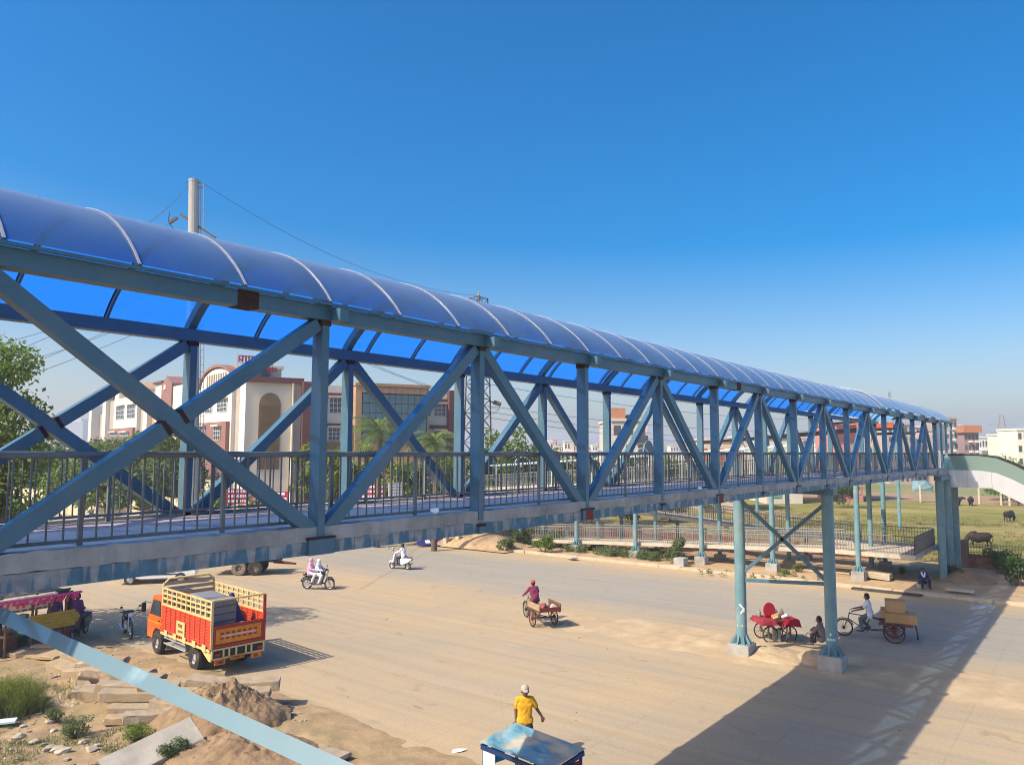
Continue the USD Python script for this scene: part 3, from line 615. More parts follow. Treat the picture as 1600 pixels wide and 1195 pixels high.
# ================================================================ BOUNDARY WALL OF BRICK WITH GRILLE
BRICKS = [C(c, .9, .2, 9, name='brick_clay') for c in ((.20, .075, .045), (.24, .095, .055), (.16, .065, .045), (.27, .12, .075))]
def brick_wall(name, label, y0, y1, x=57.35, h=1.0, fine=True):
    w_ = thing(name, label, 'wall')
    MB().b2((x + .02, min(y0, y1), -.1), (x + .2, max(y0, y1), h)).build('mortar_core', C((.24, .2, .16), .95, .2, 5, name='mortar'), w_)
    rr = np.random.default_rng(3); ya, yb = min(y0, y1), max(y0, y1); nrow = int(h / .125)
    cnt = 0; rest = [MB() for _ in BRICKS]
    for r in range(nrow):
        yy = ya + (r % 2) * .125
        while yy < yb - .1:
            L = min(.24, yb - yy); q = rr.integers(len(BRICKS)); d = rr.uniform(0, .014)
            t = MB().b2((x - d, yy + .008, r * .125 + .01), (x + .03, yy + L - .008, r * .125 + .115))
            if fine and cnt < 300 and yy > y1 - 7: t.build('brick', BRICKS[q], w_); cnt += 1
            else: rest[q].add(*t.mesh())
            yy += .25
    for q, t in enumerate(rest): t.build('bricks', BRICKS[q], w_, kind='stuff')
    g = MB(); n = int((yb - ya) / .16)
    for hh in (.1, .42, .62): g.b2((x + .09, ya, h + hh), (x + .12, yb, h + hh + .03))
    for i in range(n + 1): g.b2((x + .095, ya + i * .16 - .01, h), (x + .115, ya + i * .16 + .01, h + .72))
    g.build('iron_grille', DKRAIL, w_, kind='stuff')
    yp = y1 if y1 > 0 else y0
    for yp in (ya + .2, yb - .2): MB().rbox((x + .1, yp, .9), (.45, .45, 1.9), .02).build('gate_pillar', C((.19, .125, .085), .9, .2, 5, name='pillar_render'), w_)
    return w_
brick_wall('brick_wall', 'low red brick boundary wall with iron grille in front of the grazing field', -14, 8.0)
brick_wall('brick_wall', 'long brick boundary wall with grille in the shade under the ramp', 13.0, 46, fine=False)

# ================================================================ UTILITY: facades
class Fac:
    def __init__(s, O, d): s.O, s.d = np.array([O[0], O[1], 0.0]), norm([d[0], d[1], 0]); s.n = v(s.d[1], -s.d[0], 0)
    def tz(s, px, py):
        r = ray(px, py); k = ((s.O - EYE) @ s.n) / (r @ s.n); P = EYE + r * k; return (P - s.O) @ s.d, P[2]
    def P(s, t, z, o=0): return s.O + s.d * t + v(0, 0, z) + s.n * o
    def slab(s, mb, t0, t1, z0, z1, o0, o1):
        return mb.frame(s.P((t0 + t1) / 2, (z0 + z1) / 2, (o0 + o1) / 2), s.d, s.n, v(0, 0, 1), abs(t1 - t0), abs(o1 - o0), abs(z1 - z0))
    def poly(s, mb, pts, o0, depth): return mb.prism(pts, s.O + s.n * o0, s.d, v(0, 0, 1), depth)
WGL = C((.03, .045, .06), .12, .3, .8, spec=.8, name='window_glass')
WGLB = C((.035, .10, .13), .08, .25, .6, spec=1.0, name='curtain_glass')
WFR = C((.62, .62, .6), .5, .06, 5, name='window_frame')
CREAM = C((.62, .55, .42), .85, .06, .4, name='cream_render', dirt=(.5, .44, .34), dirt_amt=.12)
OFFW = C((.64, .585, .48), .85, .05, .4, name='offwhite_render', dirt=(.55, .5, .42), dirt_amt=.1)
GREYR = C((.36, .32, .27), .85, .08, .8, name='grey_render')
MAROON = C((.13, .05, .042), .8, .12, .7, name='maroon_render')
ROSE = C((.235, .12, .10), .8, .1, .7, name='rose_render')
BROWN = C((.22, .14, .065), .8, .1, .9, name='brown_cladding')
TAN = C((.42, .25, .135), .6, .08, .9, name='tan_cladding')
def window(par, f, t0, t1, z0, z1, o=0.0, nx=2, nz=3, gl=None, fr=None, rec=True):
    gl = gl or WGL; fr = fr or WFR
    w_ = f.slab(MB(), t0, t1, z0, z1, o - .02, o + .03).build('window', gl, par)
    m_ = MB(); b = .026
    for i in range(nx + 1):
        t = t0 + (t1 - t0) * i / nx; f.slab(m_, t - b, t + b, z0, z1, o + .03, o + .08)
    for i in range(nz + 1):
        z = z0 + (z1 - z0) * i / nz; f.slab(m_, t0, t1, z - b, z + b, o + .03, o + .075)
    m_.build('frame', fr, w_)
    if rec: f.slab(MB(), t0 - .15, t1 + .15, z1 + .05, z1 + .2, o, o + .4).build('hood', OFFW, w_)
    return w_

# ---------------- main institution building
Yc = 75.0
Cn = atD(385, 700, Yc); Cn = v(Cn[0], Cn[1], 0)
def camdir(deg): q = math.radians(deg); return cam2w(math.sin(q), math.cos(q))
ff_ = Fac(Cn, camdir(63))                 # front, to the right
if ff_.n @ (EYE - Cn) < 0: ff_.n = -ff_.n
fw_ = Fac(Cn, camdir(-40))                # wing, to the left
if fw_.n @ (v(0, 0, 0) - Cn) < 0: fw_.n = -fw_.n
bl = thing('institute_building', 'large cream and maroon institute block with arched niche and dark glass front', 'building')
T = lambda px, f=ff_: f.tz(px, 650)[0]
Zf = lambda px, py, f=ff_: f.tz(px, py)[1]
ztop = Zf(400, 597)
ff_.slab(MB(), 0, T(471), 0, ztop, -14, 0).build('wall', CREAM, bl)
ff_.slab(MB(), -.3, T(471) + .1, ztop, ztop + .55, -14.2, .35).build('cornice', MAROON, bl)
t0, t1 = T(404), T(438); za, zb = Zf(420, 733), Zf(420, 633); r_ = (t1 - t0) / 2
arch = [(t0, za), (t1, za), (t1, zb)] + [((t0 + t1) / 2 + r_ * math.cos(q), zb + 1.25 * math.sin(q)) for q in np.linspace(0.15, math.pi - .15, 12)] + [(t0, zb)]
ar = ff_.poly(MB(), arch, 0, .06 if np.cross(ff_.d, v(0, 0, 1)) @ ff_.n > 0 else -.06).build('arched_niche', BROWN, bl)
m_ = MB()
for k in range(26):
    z = za + .15 + k * (zb - za) / 26; ff_.slab(m_, t0 + .05, t1 - .05, z, z + .05, .06, .09)
m_.build('louvre_lines', C((.14, .085, .04), .8, .1, 3, name='louvre_brown'), ar, kind='stuff')
ff_.slab(MB(), T(455), T(457), 0, ztop, 0, .5).build('pilaster', CREAM, bl)
ff_.slab(MB(), T(470), T(486), 0, ztop + .2, -3, .9).build('maroon_pilaster', MAROON, bl)
tb = T(552); zt2 = Zf(505, 601)
ff_.slab(MB(), T(486), tb, 0, zt2, -14, -.4).build('wall', OFFW, bl)
for ya, yb in ((613, 620), (661, 666), (690, 702)):
    ff_.slab(MB(), T(486), tb, Zf(510, yb), Zf(510, ya), -.42, -.15).build('band', MAROON if yb < 690 else BROWN, bl)
window(bl, ff_, T(516), T(534), Zf(520, 645), Zf(520, 621), -.4, 3, 3)
window(bl, ff_, T(515), T(533), Zf(520, 688), Zf(520, 668), -.4, 3, 3)
zt3 = Zf(560, 603)
ff_.slab(MB(), tb, T(666), 0, zt3, -14, .8).build('wall', TAN, bl)
f2 = ff_
cg0, cg1 = T(563), T(662); cz0, cz1 = Zf(610, 690), Zf(610, 617)
nx, nz = 10, 5
for i in range(nx):
    for j in range(nz):
        f2.slab(MB(), cg0 + (cg1 - cg0) * (i + .03) / nx, cg0 + (cg1 - cg0) * (i + .97) / nx, cz0 + (cz1 - cz0) * (j + .03) / nz, cz0 + (cz1 - cz0) * (j + .97) / nz, .8, .88).build('curtain_pane', WGLB, bl)
for i in range(nx):
    f2.slab(MB(), cg0 + (cg1 - cg0) * (i + .02) / nx, cg0 + (cg1 - cg0) * (i + .98) / nx, cz1 + .1, zt3 - .1, .8, .9).build('cladding_tile', TAN, bl)
f2.slab(MB(), cg0 - .1, cg1 + .1, cz0 - .1, cz1 + .1, .79, .82).build('mullion_back', DARK, bl)
f2.slab(MB(), tb - .1, T(666) + .1, zt3, zt3 + .3, -14, 1.0).build('parapet', TAN, bl)
te = T(712); zt4 = Zf(690, 613)
f2.slab(MB(), T(666), te, 0, zt4, -14, -.6).build('wall', OFFW, bl)
for ya, yb in ((623, 629), (664, 670)): f2.slab(MB(), T(666), te, Zf(690, yb), Zf(690, ya), -.62, -.3).build('band', MAROON, bl)
window(bl, ff_, T(681), T(699), Zf(690, 650), Zf(690, 631), -.6, 3, 3)
window(bl, ff_, T(668), T(676), Zf(670, 650), Zf(670, 634), -.6, 2, 2)
window(bl, ff_, T(681), T(699), Zf(690, 690), Zf(690, 673), -.6, 3, 3)
f2.slab(MB(), T(701), T(713), 0, zt4 + .25, -6, .2).build('maroon_pilaster', MAROON, bl)
# low entrance glimpsed through the railing: slab, columns
f2.slab(MB(), T(590), T(690), 3.6, 4.1, .8, 5.5).build('porch_roof', GREYR, bl)
for px in (600, 625, 650, 672): MB().tube(f2.P(T(px), 0, 5.0), f2.P(T(px), 3.6, 5.0), .22, 10).build('porch_column', OFFW, bl)
f2.slab(MB(), T(592), T(688), .2, 3.4, .8, .86).build('entrance_glass', WGL, bl)
# roof clutter: tank, stair head, pipes
c = ff_.P(T(414), 0, -4); MB().lathe([(.001, ztop + .6), (1.1, ztop + .6), (1.1, ztop + 1.7), (.9, ztop + 2.0), (.3, ztop + 2.15), (.001, ztop + 2.2)], (c[0], c[1], 0)).build('water_tank', C((.03, .04, .06), .5, .1, 5, name='tank_black'), bl, smooth=40)
ff_.slab(MB(), T(424) , T(452), ztop, ztop + 1.9, -9, -5).build('stair_head', OFFW, bl)
ff_.slab(MB(), T(422), T(455), ztop + 1.9, ztop + 2.2, -9.4, -4.6).build('stair_head_roof', OFFW, bl)
ff_.slab(MB(), T(396), T(408), ztop, ztop + 1.1, -6, -4).build('roof_box', GREYR, bl)
# ---- wing: panels from the corner leftwards
sgnw = 1 if np.cross(fw_.d, v(0, 0, 1)) @ fw_.n > 0 else -1
TW = lambda px: fw_.tz(px, 650)[0]
ZW = lambda px, py: fw_.tz(px, py)[1]
wing_top = ZW(372, 597)
fw_.slab(MB(), 0, TW(141), 0, wing_top * .93, -13, -1.2).build('wing_wall', GREYR, bl)
fw_.slab(MB(), 0, TW(378), 0, wing_top, -3, .25).build('pilaster', OFFW, bl)
fw_.slab(MB(), TW(378), TW(363), 0, wing_top - .5, -2, -.3).build('grey_panel', GREYR, bl)
def pavilion(pl, pr, ytop, xc, win_up, win_lo, bay, slots):
    tl, tr = TW(pr), TW(pl); zc = ZW(xc, ytop) - .35
    zs = zc - 2.0
    pts = [(tl, 0), (tr, 0), (tr, zs)] + [((tl + tr) / 2 + (tr - tl) / 2 * math.cos(q), zs + (zc - zs) * math.sin(q)) for q in np.linspace(.12, math.pi - .12, 14)] + [(tl, zs)]
    fw_.poly(MB(), pts, -.6, sgnw * .7).build('pavilion_wall', OFFW, bl)
    rim = [((tl + tr) / 2 + (tr - tl) / 2 * 1.06 * math.cos(q), zs + (zc - zs + .1) * math.sin(q)) for q in np.linspace(0, math.pi, 16)]
    rim2 = [((tl + tr) / 2 + (tr - tl) / 2 * 1.09 * math.cos(q), zs + (zc - zs + .42) * math.sin(q)) for q in np.linspace(0, math.pi, 16)][::-1]
    fw_.poly(MB(), rim + rim2, -.7, sgnw * 1.0).build('arched_trim', ROSE, bl)
    fw_.poly(MB(), rim2[::-1], -3.4, sgnw * 2.6).build('barrel_roof', TAN, bl)
    s0, s1, y0s, y1s = slots; n = 9; m_ = MB()
    for i in range(n):
        a_ = TW(s1) + (TW(s0) - TW(s1)) * (i + .2) / n; b_ = TW(s1) + (TW(s0) - TW(s1)) * (i + .75) / n
        fw_.slab(m_, a_, b_, ZW((s0 + s1) / 2, y1s), ZW((s0 + s1) / 2, y0s), .09, .14)
    m_.build('vent_slots', C((.2, .17, .14), .8, .1, 4, name='slot_shade'), bl, kind='stuff')
    for (a_, b_, ya, yb) in win_up: window(bl, fw_, TW(b_), TW(a_), ZW((a_ + b_) / 2, yb), ZW((a_ + b_) / 2, ya), .1, 3, 3)
    b0, b1, ya, yb = bay
    fw_.slab(MB(), TW(b1), TW(b0), ZW((b0 + b1) / 2, yb), ZW((b0 + b1) / 2, ya), .1, .5).build('rose_bay', ROSE, bl)
    for (a_, b_, ya, yb) in win_lo: window(bl, fw_, TW(b_), TW(a_), ZW((a_ + b_) / 2, yb), ZW((a_ + b_) / 2, ya), .5, 3, 3)
pavilion(314, 363, 571, 340, [(341, 356, 624, 643), (322, 333, 627, 645)], [(317, 329, 667, 687), (343, 353, 667, 687)], (312, 361, 660, 745), (322, 354, 585, 604))
pavilion(179, 215, 597, 198, [(183, 195, 635, 655), (200, 212, 633, 653)], [(180, 190, 676, 690), (196, 208, 676, 690)], (177, 214, 669, 740), (186, 199, 611, 622))
fw_.slab(MB(), TW(313), TW(285), 0, ZW(300, 600), -2, -.2).build('white_bay', OFFW, bl)
t0, t1 = TW(269), TW(253); zg = ZW(262, 588); z_ = ZW(262, 600)
fw_.poly(MB(), [(t0, 0), (t1, 0), (t1, z_), ((t0 + t1) / 2, zg), (t0, z_)], -4.2, sgnw * 4.4).build('maroon_tower', ROSE, bl)
window(bl, fw_, TW(260), TW(257), ZW(258, 609), ZW(258, 602), .2, 1, 1, gl=OFFW, rec=False)
fw_.slab(MB(), TW(285), TW(269), 0, ZW(280, 602), -2, 0).build('white_bay', OFFW, bl)
fw_.slab(MB(), TW(252), TW(240), 0, ZW(245, 600), -2, -.1).build('white_bay', OFFW, bl)
fw_.slab(MB(), TW(253), TW(239), ZW(245, 600), ZW(245, 597), -2.2, .2).build('cornice', MAROON, bl)
fw_.slab(MB(), TW(240), TW(232), 0, ZW(236, 612), -2, -.4).build('tan_panel', TAN, bl)
fw_.slab(MB(), TW(232), TW(226), 0, ZW(229, 608), -2, .2).build('pilaster', OFFW, bl)
fw_.slab(MB(), TW(226), TW(215), 0, ZW(220, 612), -2, -.4).build('grey_panel', GREYR, bl)
fw_.slab(MB(), TW(179), TW(167), 0, ZW(172, 621), -2, -.4).build('grey_panel', GREYR, bl)
fw_.slab(MB(), TW(180), TW(164), ZW(172, 621), ZW(172, 618.5), -2, .1).build('cornice', MAROON, bl)
fw_.slab(MB(), TW(167), TW(162), 0, ZW(164, 621), -2, .2).build('pilaster', OFFW, bl)
fw_.slab(MB(), TW(144), TW(140), 0, ZW(142, 634), -2, .1).build('pilaster', OFFW, bl)
# ---- rooftop sign: crimson letters hung from a head line
SIGNR = C((.36, .03, .06), .5, .15, 5, name='crimson_letters')
sg_ = thing('rooftop_sign', 'two row crimson lettered sign on a frame on the institute roof', 'sign')
fs = Fac(ff_.P(-2.0, 0, -3), ff_.d); fs.n = ff_.n
def glyph(mb, f, t, z, h, kind, th):
    L = {0: [(0, .95, 0, 0), (.0, .5, .35, .5), (.35, .5, .45, .3), (.45, .3, .25, .15), (.6, 1, .6, 0)], 1: [(.3, 1, .3, 0)],
         2: [(.0, .9, .0, .5), (0, .5, .45, .4), (.5, 1, .5, 0)], 3: [(.1, .8, .45, .7), (.45, .7, .1, .35), (.1, .35, .5, 0)],
         4: [(.0, .7, .3, .75), (.3, .75, .3, .3), (.3, .3, 0, .3), (.55, 1, .55, 0)], 5: [(.25, 1, .25, 0), (.0, .6, .5, .6), (0, .6, .0, .35), (.5, .6, .55, .3)]}[kind]
    for x0, y0, x1, y1 in L: mb.bar(f.P(t + x0 * h, z + y0 * h), f.P(t + x1 * h, z + y1 * h), th, th)
def deva(par, f, t, z, h, seq, mat, th, name='letter'):
    for k in seq:
        m_ = MB(); glyph(m_, f, t, z, h, k, th); m_.bar(f.P(t - .05 * h, z + h), f.P(t + .75 * h, z + h), th, th * 1.1); m_.build(name, mat, par); t += .78 * h
    return t
zs1, zs2 = fs.tz(385, 566)[1], fs.tz(410, 581)[1]
deva(sg_, fs, fs.tz(373, 570)[0], zs1, .62, [0, 1, 2, 5, 3, 4], SIGNR, .12)
deva(sg_, fs, fs.tz(405, 580)[0], zs2, .45, [2, 1, 4, 3, 0], SIGNR, .09)
m_ = MB()
for px in (371, 385, 398, 410, 417, 426): m_.tube(fs.P(fs.tz(px, 575)[0], ztop - .5, -.1), fs.P(fs.tz(px, 575)[0], zs1 + 1.0 - (px - 371) * .02, -.1), .03, 6)
for z in (zs1 - .1, zs2 - .1): m_.tube(fs.P(fs.tz(371, 575)[0], z, -.1), fs.P(fs.tz(426, 575)[0], z, -.1), .03, 6)
m_.build('sign_frame', GREYM, sg_)

# ---------------- boundary wall on the far left with banners
wl = thing('compound_wall', 'long cream compound wall across the side road, trees behind it', 'wall')
W0, W1 = at(30, 796), at(190, 811); e_ = norm(W1 - W0); L_ = np.linalg.norm(W1 - W0)
A_, B_ = W0 - e_ * 60, W0 + e_ * L_ * 2.35
YW = C((.62, .50, .30), .9, .08, .6, name='cream_wall', dirt=(.45, .36, .22), dirt_amt=.2)
tot = np.linalg.norm(B_ - A_); n = int(tot / 3.2)
for i in range(n):
    MB().bar(A_ + e_ * (i * tot / n + .03) + v(0, 0, 1.3), A_ + e_ * ((i + 1) * tot / n - .03) + v(0, 0, 1.3), .16, 2.6).build('wall_panel', YW, wl)
    MB().bar(A_ + e_ * (i * tot / n - .15) + v(0, 0, 1.34), A_ + e_ * (i * tot / n + .15) + v(0, 0, 1.34), .28, 2.72).build('wall_pier', YW, wl)
sw = thing('side_road_kerb', 'pale raised footpath edge below the cream compound wall', 'kerb')
nrm = np.cross(e_, v(0, 0, 1)); nrm = nrm if nrm @ (EYE - A_) > 0 else -nrm
for i in range(24): MB().bar(A_ + e_ * (i * tot / 24 + .03) + nrm * 3 + v(0, 0, .05), A_ + e_ * ((i + 1) * tot / 24 - .03) + nrm * 3 + v(0, 0, .05), .3, .2).build('kerb_stone', KERBM, sw)
CRIM = C((.42, .03, .08), .6, .08, 3, name='crimson_banner')
def banner(px0, px1, py0, py1, D, label, rows, post=True, white=False):
    b_ = thing('banner_board', label, 'banner')
    p, q = atD(px0, py1, D), atD(px1, py1, D + .6); z0, z1 = p[2], atD(px0, py0, D)[2]
    e = norm(v(q[0] - p[0], q[1] - p[1], 0)); f = Fac(p[:2], e); f.n = f.n if f.n @ (EYE - f.O) > 0 else -f.n
    w = np.linalg.norm((q - p)[:2])
    f.slab(MB(), 0, w, z0, z1, -.03, .03).build('panel', WHITE if white else CRIM, b_)
    rr = np.random.default_rng(int(px0))
    h = (z1 - z0)
    for r in range(rows):
        z = z1 - h * (r + .7) / rows; t = .06 * w; m_ = MB()
        while t < w * .9:
            l = rr.uniform(.04, .12) * w; f.slab(m_, t, min(t + l, w * .95), z, z + h * .5 / rows, .03, .036); t += l + .03 * w
        m_.build('text_line', C((.3, .3, .32), .6, .05, 3, name='grey_print') if white else WHITE, b_, kind='stuff')
    if post:
        for t in (.04 * w, .96 * w): MB().tube(f.P(t, 0, -.08), f.P(t, z1, -.08), .04, 8).build('post', GREYM, b_)
banner(354, 388, 764, 787, 66, 'crimson banner with white lines left of the maroon pilaster, nearest the pole', 3)
banner(392, 450, 768, 800, 63, 'wide crimson banner with rows of white text in front of the arched niche', 4)
banner(556, 602, 757, 787, 60, 'crimson banner with rows of white text below the dark glass front', 4)
banner(607, 629, 754, 778, 60, 'white notice board with grey rows beside a crimson banner', 5, white=True)

# ================================================================ FAR CITY
def block(px0, px1, ytop, D, col, label, name='apartment_block', nx=4, nz=4, ybase=None, topcol=None, group=None, wcol=None, depth=None, cat='building'):
    b_ = thing(name, label, cat, group=group)
    p, q = atD(px0, 700, D), atD(px1, 700, D); e = norm(v(q[0] - p[0], q[1] - p[1], 0)); w = np.linalg.norm((q - p)[:2])
    f = Fac(p[:2], e); f.n = f.n if f.n @ (EYE - f.O) > 0 else -f.n
    z1 = atD((px0 + px1) / 2, ytop, D)[2]; dp = depth or max(8, w * .7)
    M_ = col if not isinstance(col, tuple) else C(col, .85, .08, .3, name='render')
    f.slab(MB(), 0, w, 0, z1, -dp, 0).build('wall', M_, b_)
    f.slab(MB(), -.2, w + .2, z1, z1 + .035 * z1, -dp - .2, .25).build('parapet', C(topcol, .85, .1, .4, name='parapet_render') if topcol else M_, b_)
    gl = C(wcol or (.07, .07, .075), .3, .3, .4, name='far_window')
    for i in range(nx):
        for j in range(nz):
            a, b = w * (i + .22) / nx, w * (i + .78) / nx; z0 = z1 * (j + .3) / nz; z2 = z1 * (j + .78) / nz
            if b - a < .4: continue
            f.slab(MB(), a, b, z0, z2, -.02, .05).build('window', gl, b_)
    return b_, f, w, z1
def balconies(b_, f, w, z1, n, col, spans):
    for (a, b) in spans:
        for j in range(n): f.slab(MB(), w * a, w * b, z1 * (j + .02) / n, z1 * (j + .26) / n, .06, 1.2).build('balcony', C(col, .8, .08, .5, name='balcony_render'), b_)
# right horizon
b_, f, w, z1 = block(1478, 1497, 655, 175, (.34, .27, .23), 'narrow brown apartment block just right of the roof end', nx=3, nz=6); balconies(b_, f, w, z1, 6, (.6, .55, .5), [(.35, .6)])
b_, f, w, z1 = block(1496, 1509, 667, 190, (.66, .58, .42), 'cream apartment tower between brown blocks beyond the escalator', nx=2, nz=6); balconies(b_, f, w, z1, 6, (.36, .28, .26), [(.1, .4)])
b_, f, w, z1 = block(1507, 1530, 676, 185, (.29, .20, .19), 'maroon brown apartment block with orange roof storey', nx=4, nz=5, topcol=(.42, .17, .08)); balconies(b_, f, w, z1, 5, (.6, .55, .52), [(.28, .42), (.7, .95)])
f.slab(MB(), -.5, w + .3, z1, z1 + 1.8, -9, 1.0).build('orange_roof_storey', C((.42, .16, .07), .8, .1, .5, name='orange_render'), b_)
b_, f, w, z1 = block(1530, 1548, 684, 230, (.70, .66, .58), 'low white house with layered terraces right of the orange topped block', nx=4, nz=3); balconies(b_, f, w, z1, 3, (.72, .68, .6), [(0, 1)])
b_, f, w, z1 = block(1540, 1575, 690, 240, (.70, .67, .60), 'long white flat roofed house below the far pylon', nx=6, nz=2)
block(1548, 1575, 683, 420, (.25, .22, .25), 'dim violet brown row of houses behind the white flats', nx=6, nz=3)
b_, f, w, z1 = block(1573, 1592, 680, 205, (.68, .62, .46), 'pale yellow flats left of the tall cream block at the right edge', nx=4, nz=3)
b_, f, w, z1 = block(1590, 1625, 672, 200, (.72, .68, .52), 'tall cream block at the right edge of the picture', nx=4, nz=4)
# seen through the truss
b_, f, w, z1 = block(955, 1012, 658, 120, (.47, .43, .38), 'grey beige slab block with brick rooms on its roof', nx=3, nz=4, name='office_block', depth=16)
f.slab(MB(), w * .02, w * .45, z1, z1 + 2.2, -9, -2).build('brick_roof_room', C((.36, .16, .08), .9, .15, 1.5, name='roof_brick'), b_)
f.slab(MB(), w * .55, w * .95, z1, z1 + 1.2, -9, -3).build('roof_room', C((.3, .26, .23), .9, .15, 1.5, name='roof_grey'), b_)
for j in range(3): f.slab(MB(), w * .62, w * 1.0, z1 * (.3 + .22 * j), z1 * (.38 + .22 * j), .06, .5).build('dark_window_band', WGL, b_)
block(1095, 1160, 688, 95, (.52, .42, .32), 'low tan building with orange panels seen through the truss', nx=5, nz=2, wcol=(.40, .14, .06), name='low_shop')
b_, f, w, z1 = block(1196, 1252, 684, 110, (.55, .50, .42), 'pale wall painted with yellow and green shapes', nx=1, nz=1, name='painted_wall', wcol=(.62, .52, .10))
for (a, b, zz0, zz1, c) in ((.1, .4, .1, .8, (.1, .32, .18)), (.72, .95, .2, .9, (.1, .3, .45))): f.slab(MB(), w * a, w * b, z1 * zz0, z1 * zz1, .06, .1).build('mural_patch', C(c, .8, .2, .6, name='mural_paint'), b_)
b_, f, w, z1 = block(1308, 1346, 664, 115, (.46, .20, .16), 'red brown building with dark upper band behind the red gantry', nx=3, nz=3, wcol=(.5, .26, .22), name='red_building')
f.slab(MB(), 0, w, z1 * .8, z1 * .98, .05, .3).build('dark_band', C((.16, .05, .05), .8, .1, .5, name='deep_red'), b_)
block(1352, 1392, 652, 190, (.58, .5, .43), 'pale tower flats behind the last truss bays', nx=5, nz=7)
block(1388, 1428, 664, 180, (.36, .29, .26), 'brown flats between the last bridge posts', nx=5, nz=6)
block(1424, 1462, 668, 185, (.55, .5, .46), 'greyish flats behind the glass landing panes', nx=5, nz=6)
rr = np.random.default_rng(21)
for i in range(22):
    x = 846 + i * 7.2 + rr.uniform(-2, 2); wd = rr.uniform(6, 11); yt = rr.uniform(684, 698); D = rr.uniform(300, 560)
    col = [(.60, .55, .46), (.66, .63, .58), (.50, .36, .28), (.42, .38, .36), (.62, .50, .34)][i % 5]
    block(x, x + wd, yt, D, col, 'tiny ' + ['cream', 'white', 'brick', 'grey', 'tan'][i % 5] + ' houses of the hazy far town beyond the arched hoops', nx=2, nz=3, name='town_house', group='tiny %s houses of the far town' % ['cream', 'white', 'brick', 'grey', 'tan'][i % 5])
for i in range(16):
    x = 1045 + i * 25 + rr.uniform(-4, 4); wd = rr.uniform(12, 24); yt = rr.uniform(682, 697); D = rr.uniform(260, 520)
    col = [(.60, .55, .46), (.66, .63, .58), (.46, .32, .26)][i % 3]
    block(x, x + wd, yt, D, col, ['cream', 'white', 'brown'][i % 3] + ' town houses glimpsed between the bridge posts on the right', nx=3, nz=3, name='town_house', group='%s houses behind the right bridge posts' % ['cream', 'white', 'brown'][i % 3])
b_, f, w, z1 = block(105, 128, 660, 900, (.34, .36, .40), 'hazy pair of high rise towers far off at the left', nx=7, nz=14, name='high_rise', depth=30)
f.slab(MB(), w * .15, w * .75, z1, z1 * 1.12, -20, -3).build('crown_storeys', C((.36, .38, .42), .8, .05, .2, name='hazy_render'), b_)
block(36, 84, 690, 420, (.55, .53, .52), 'pale houses far behind the trees at the left', nx=6, nz=3)

# ================================================================ PYLONS, POLES AND WIRES
STEELG = C((.20, .19, .18), .6, .15, 2, name='galvanised')
DKSTL = C((.075, .06, .055), .7, .25, 2, name='rusty_lattice')
def lattice(name, label, base, H, w0, w1, bays, mat, r=.07, arms=()):
    L_ = thing(name, label, 'pylon', base)
    cs = [v(sx, sy, 0) for sx in (-1, 1) for sy in (-1, 1)]
    for c in cs: MB().bar(c * w0 / 2, c * w1 / 2 + v(0, 0, H), r * 2, r * 2).build('leg', mat, L_)
    m_ = MB()
    for k in range(bays):
        za, zb = H * k / bays, H * (k + 1) / bays; wa, wb = w0 + (w1 - w0) * k / bays, w0 + (w1 - w0) * (k + 1) / bays
        for (i, j) in ((0, 1), (1, 3), (3, 2), (2, 0)):
            m_.bar(cs[i] * wa / 2 + v(0, 0, za), cs[j] * wb / 2 + v(0, 0, zb), r, r).bar(cs[j] * wa / 2 + v(0, 0, za), cs[i] * wb / 2 + v(0, 0, zb), r, r)
            m_.bar(cs[i] * wb / 2 + v(0, 0, zb), cs[j] * wb / 2 + v(0, 0, zb), r, r)
    m_.build('lacing', mat, L_, kind='stuff')
    for z, l, d in arms:
        wz = w0 + (w1 - w0) * z / H; d = norm(d); m_ = MB()
        for s_ in (-1, 1): m_.bar(d * wz * .5 * s_ + v(0, 0, z), d * s_ * l + v(0, 0, z + .2), r * 1.3, r * 1.3).bar(d * wz * .4 * s_ + v(0, 0, z + l * .35), d * s_ * l + v(0, 0, z + .2), r, r)
        m_.build('cross_arm', mat, L_)
        for s_ in (-1, 1): MB().tube(d * s_ * l + v(0, 0, z + .2), d * s_ * l + v(0, 0, z - l * .38), .1, 6).build('insulator', mat, L_)
    return L_
def gp(px, D): q = atD(px, 700, D); return v(q[0], q[1], 0)
PM = gp(746, 88); PMH = atD(746, 466, 88)[2]
lattice('lattice_pylon', 'dark lattice pylon rising behind the truss right of the glass front', PM, PMH, 2.6, 1.5, 15, DKSTL, .06)
c_ = thing('pylon_cap', 'small ceramic insulator bundle at the top of the dark lattice pylon', 'insulator', PM + v(0, 0, PMH)); MB().lathe([(.05, 0), (.25, .1), (.1, .2), (.25, .35), (.1, .5), (.2, .6), (.02, .75)], (0, 0, 0)).tube((-.9, 0, .1), (.9, 0, .1), .05).build('discs', GREYM, c_)
lp = gp(1457, 600); lattice('transmission_pylon', 'hazy transmission pylon above the houses right of the bridge end', gp(1567, 620), atD(1567, 648, 620)[2], 11, 2.4, 8, STEELG, .22, [(atD(1567, 664, 620)[2], 11, RT0), (atD(1567, 676, 620)[2], 10, RT0), (atD(1567, 688, 620)[2], 11, RT0)])
lattice('transmission_pylon', 'distant pylon tip poking above the bridge roof near its far end', gp(1393, 640), atD(1393, 612, 640)[2], 9, 1.2, 10, STEELG, .2)
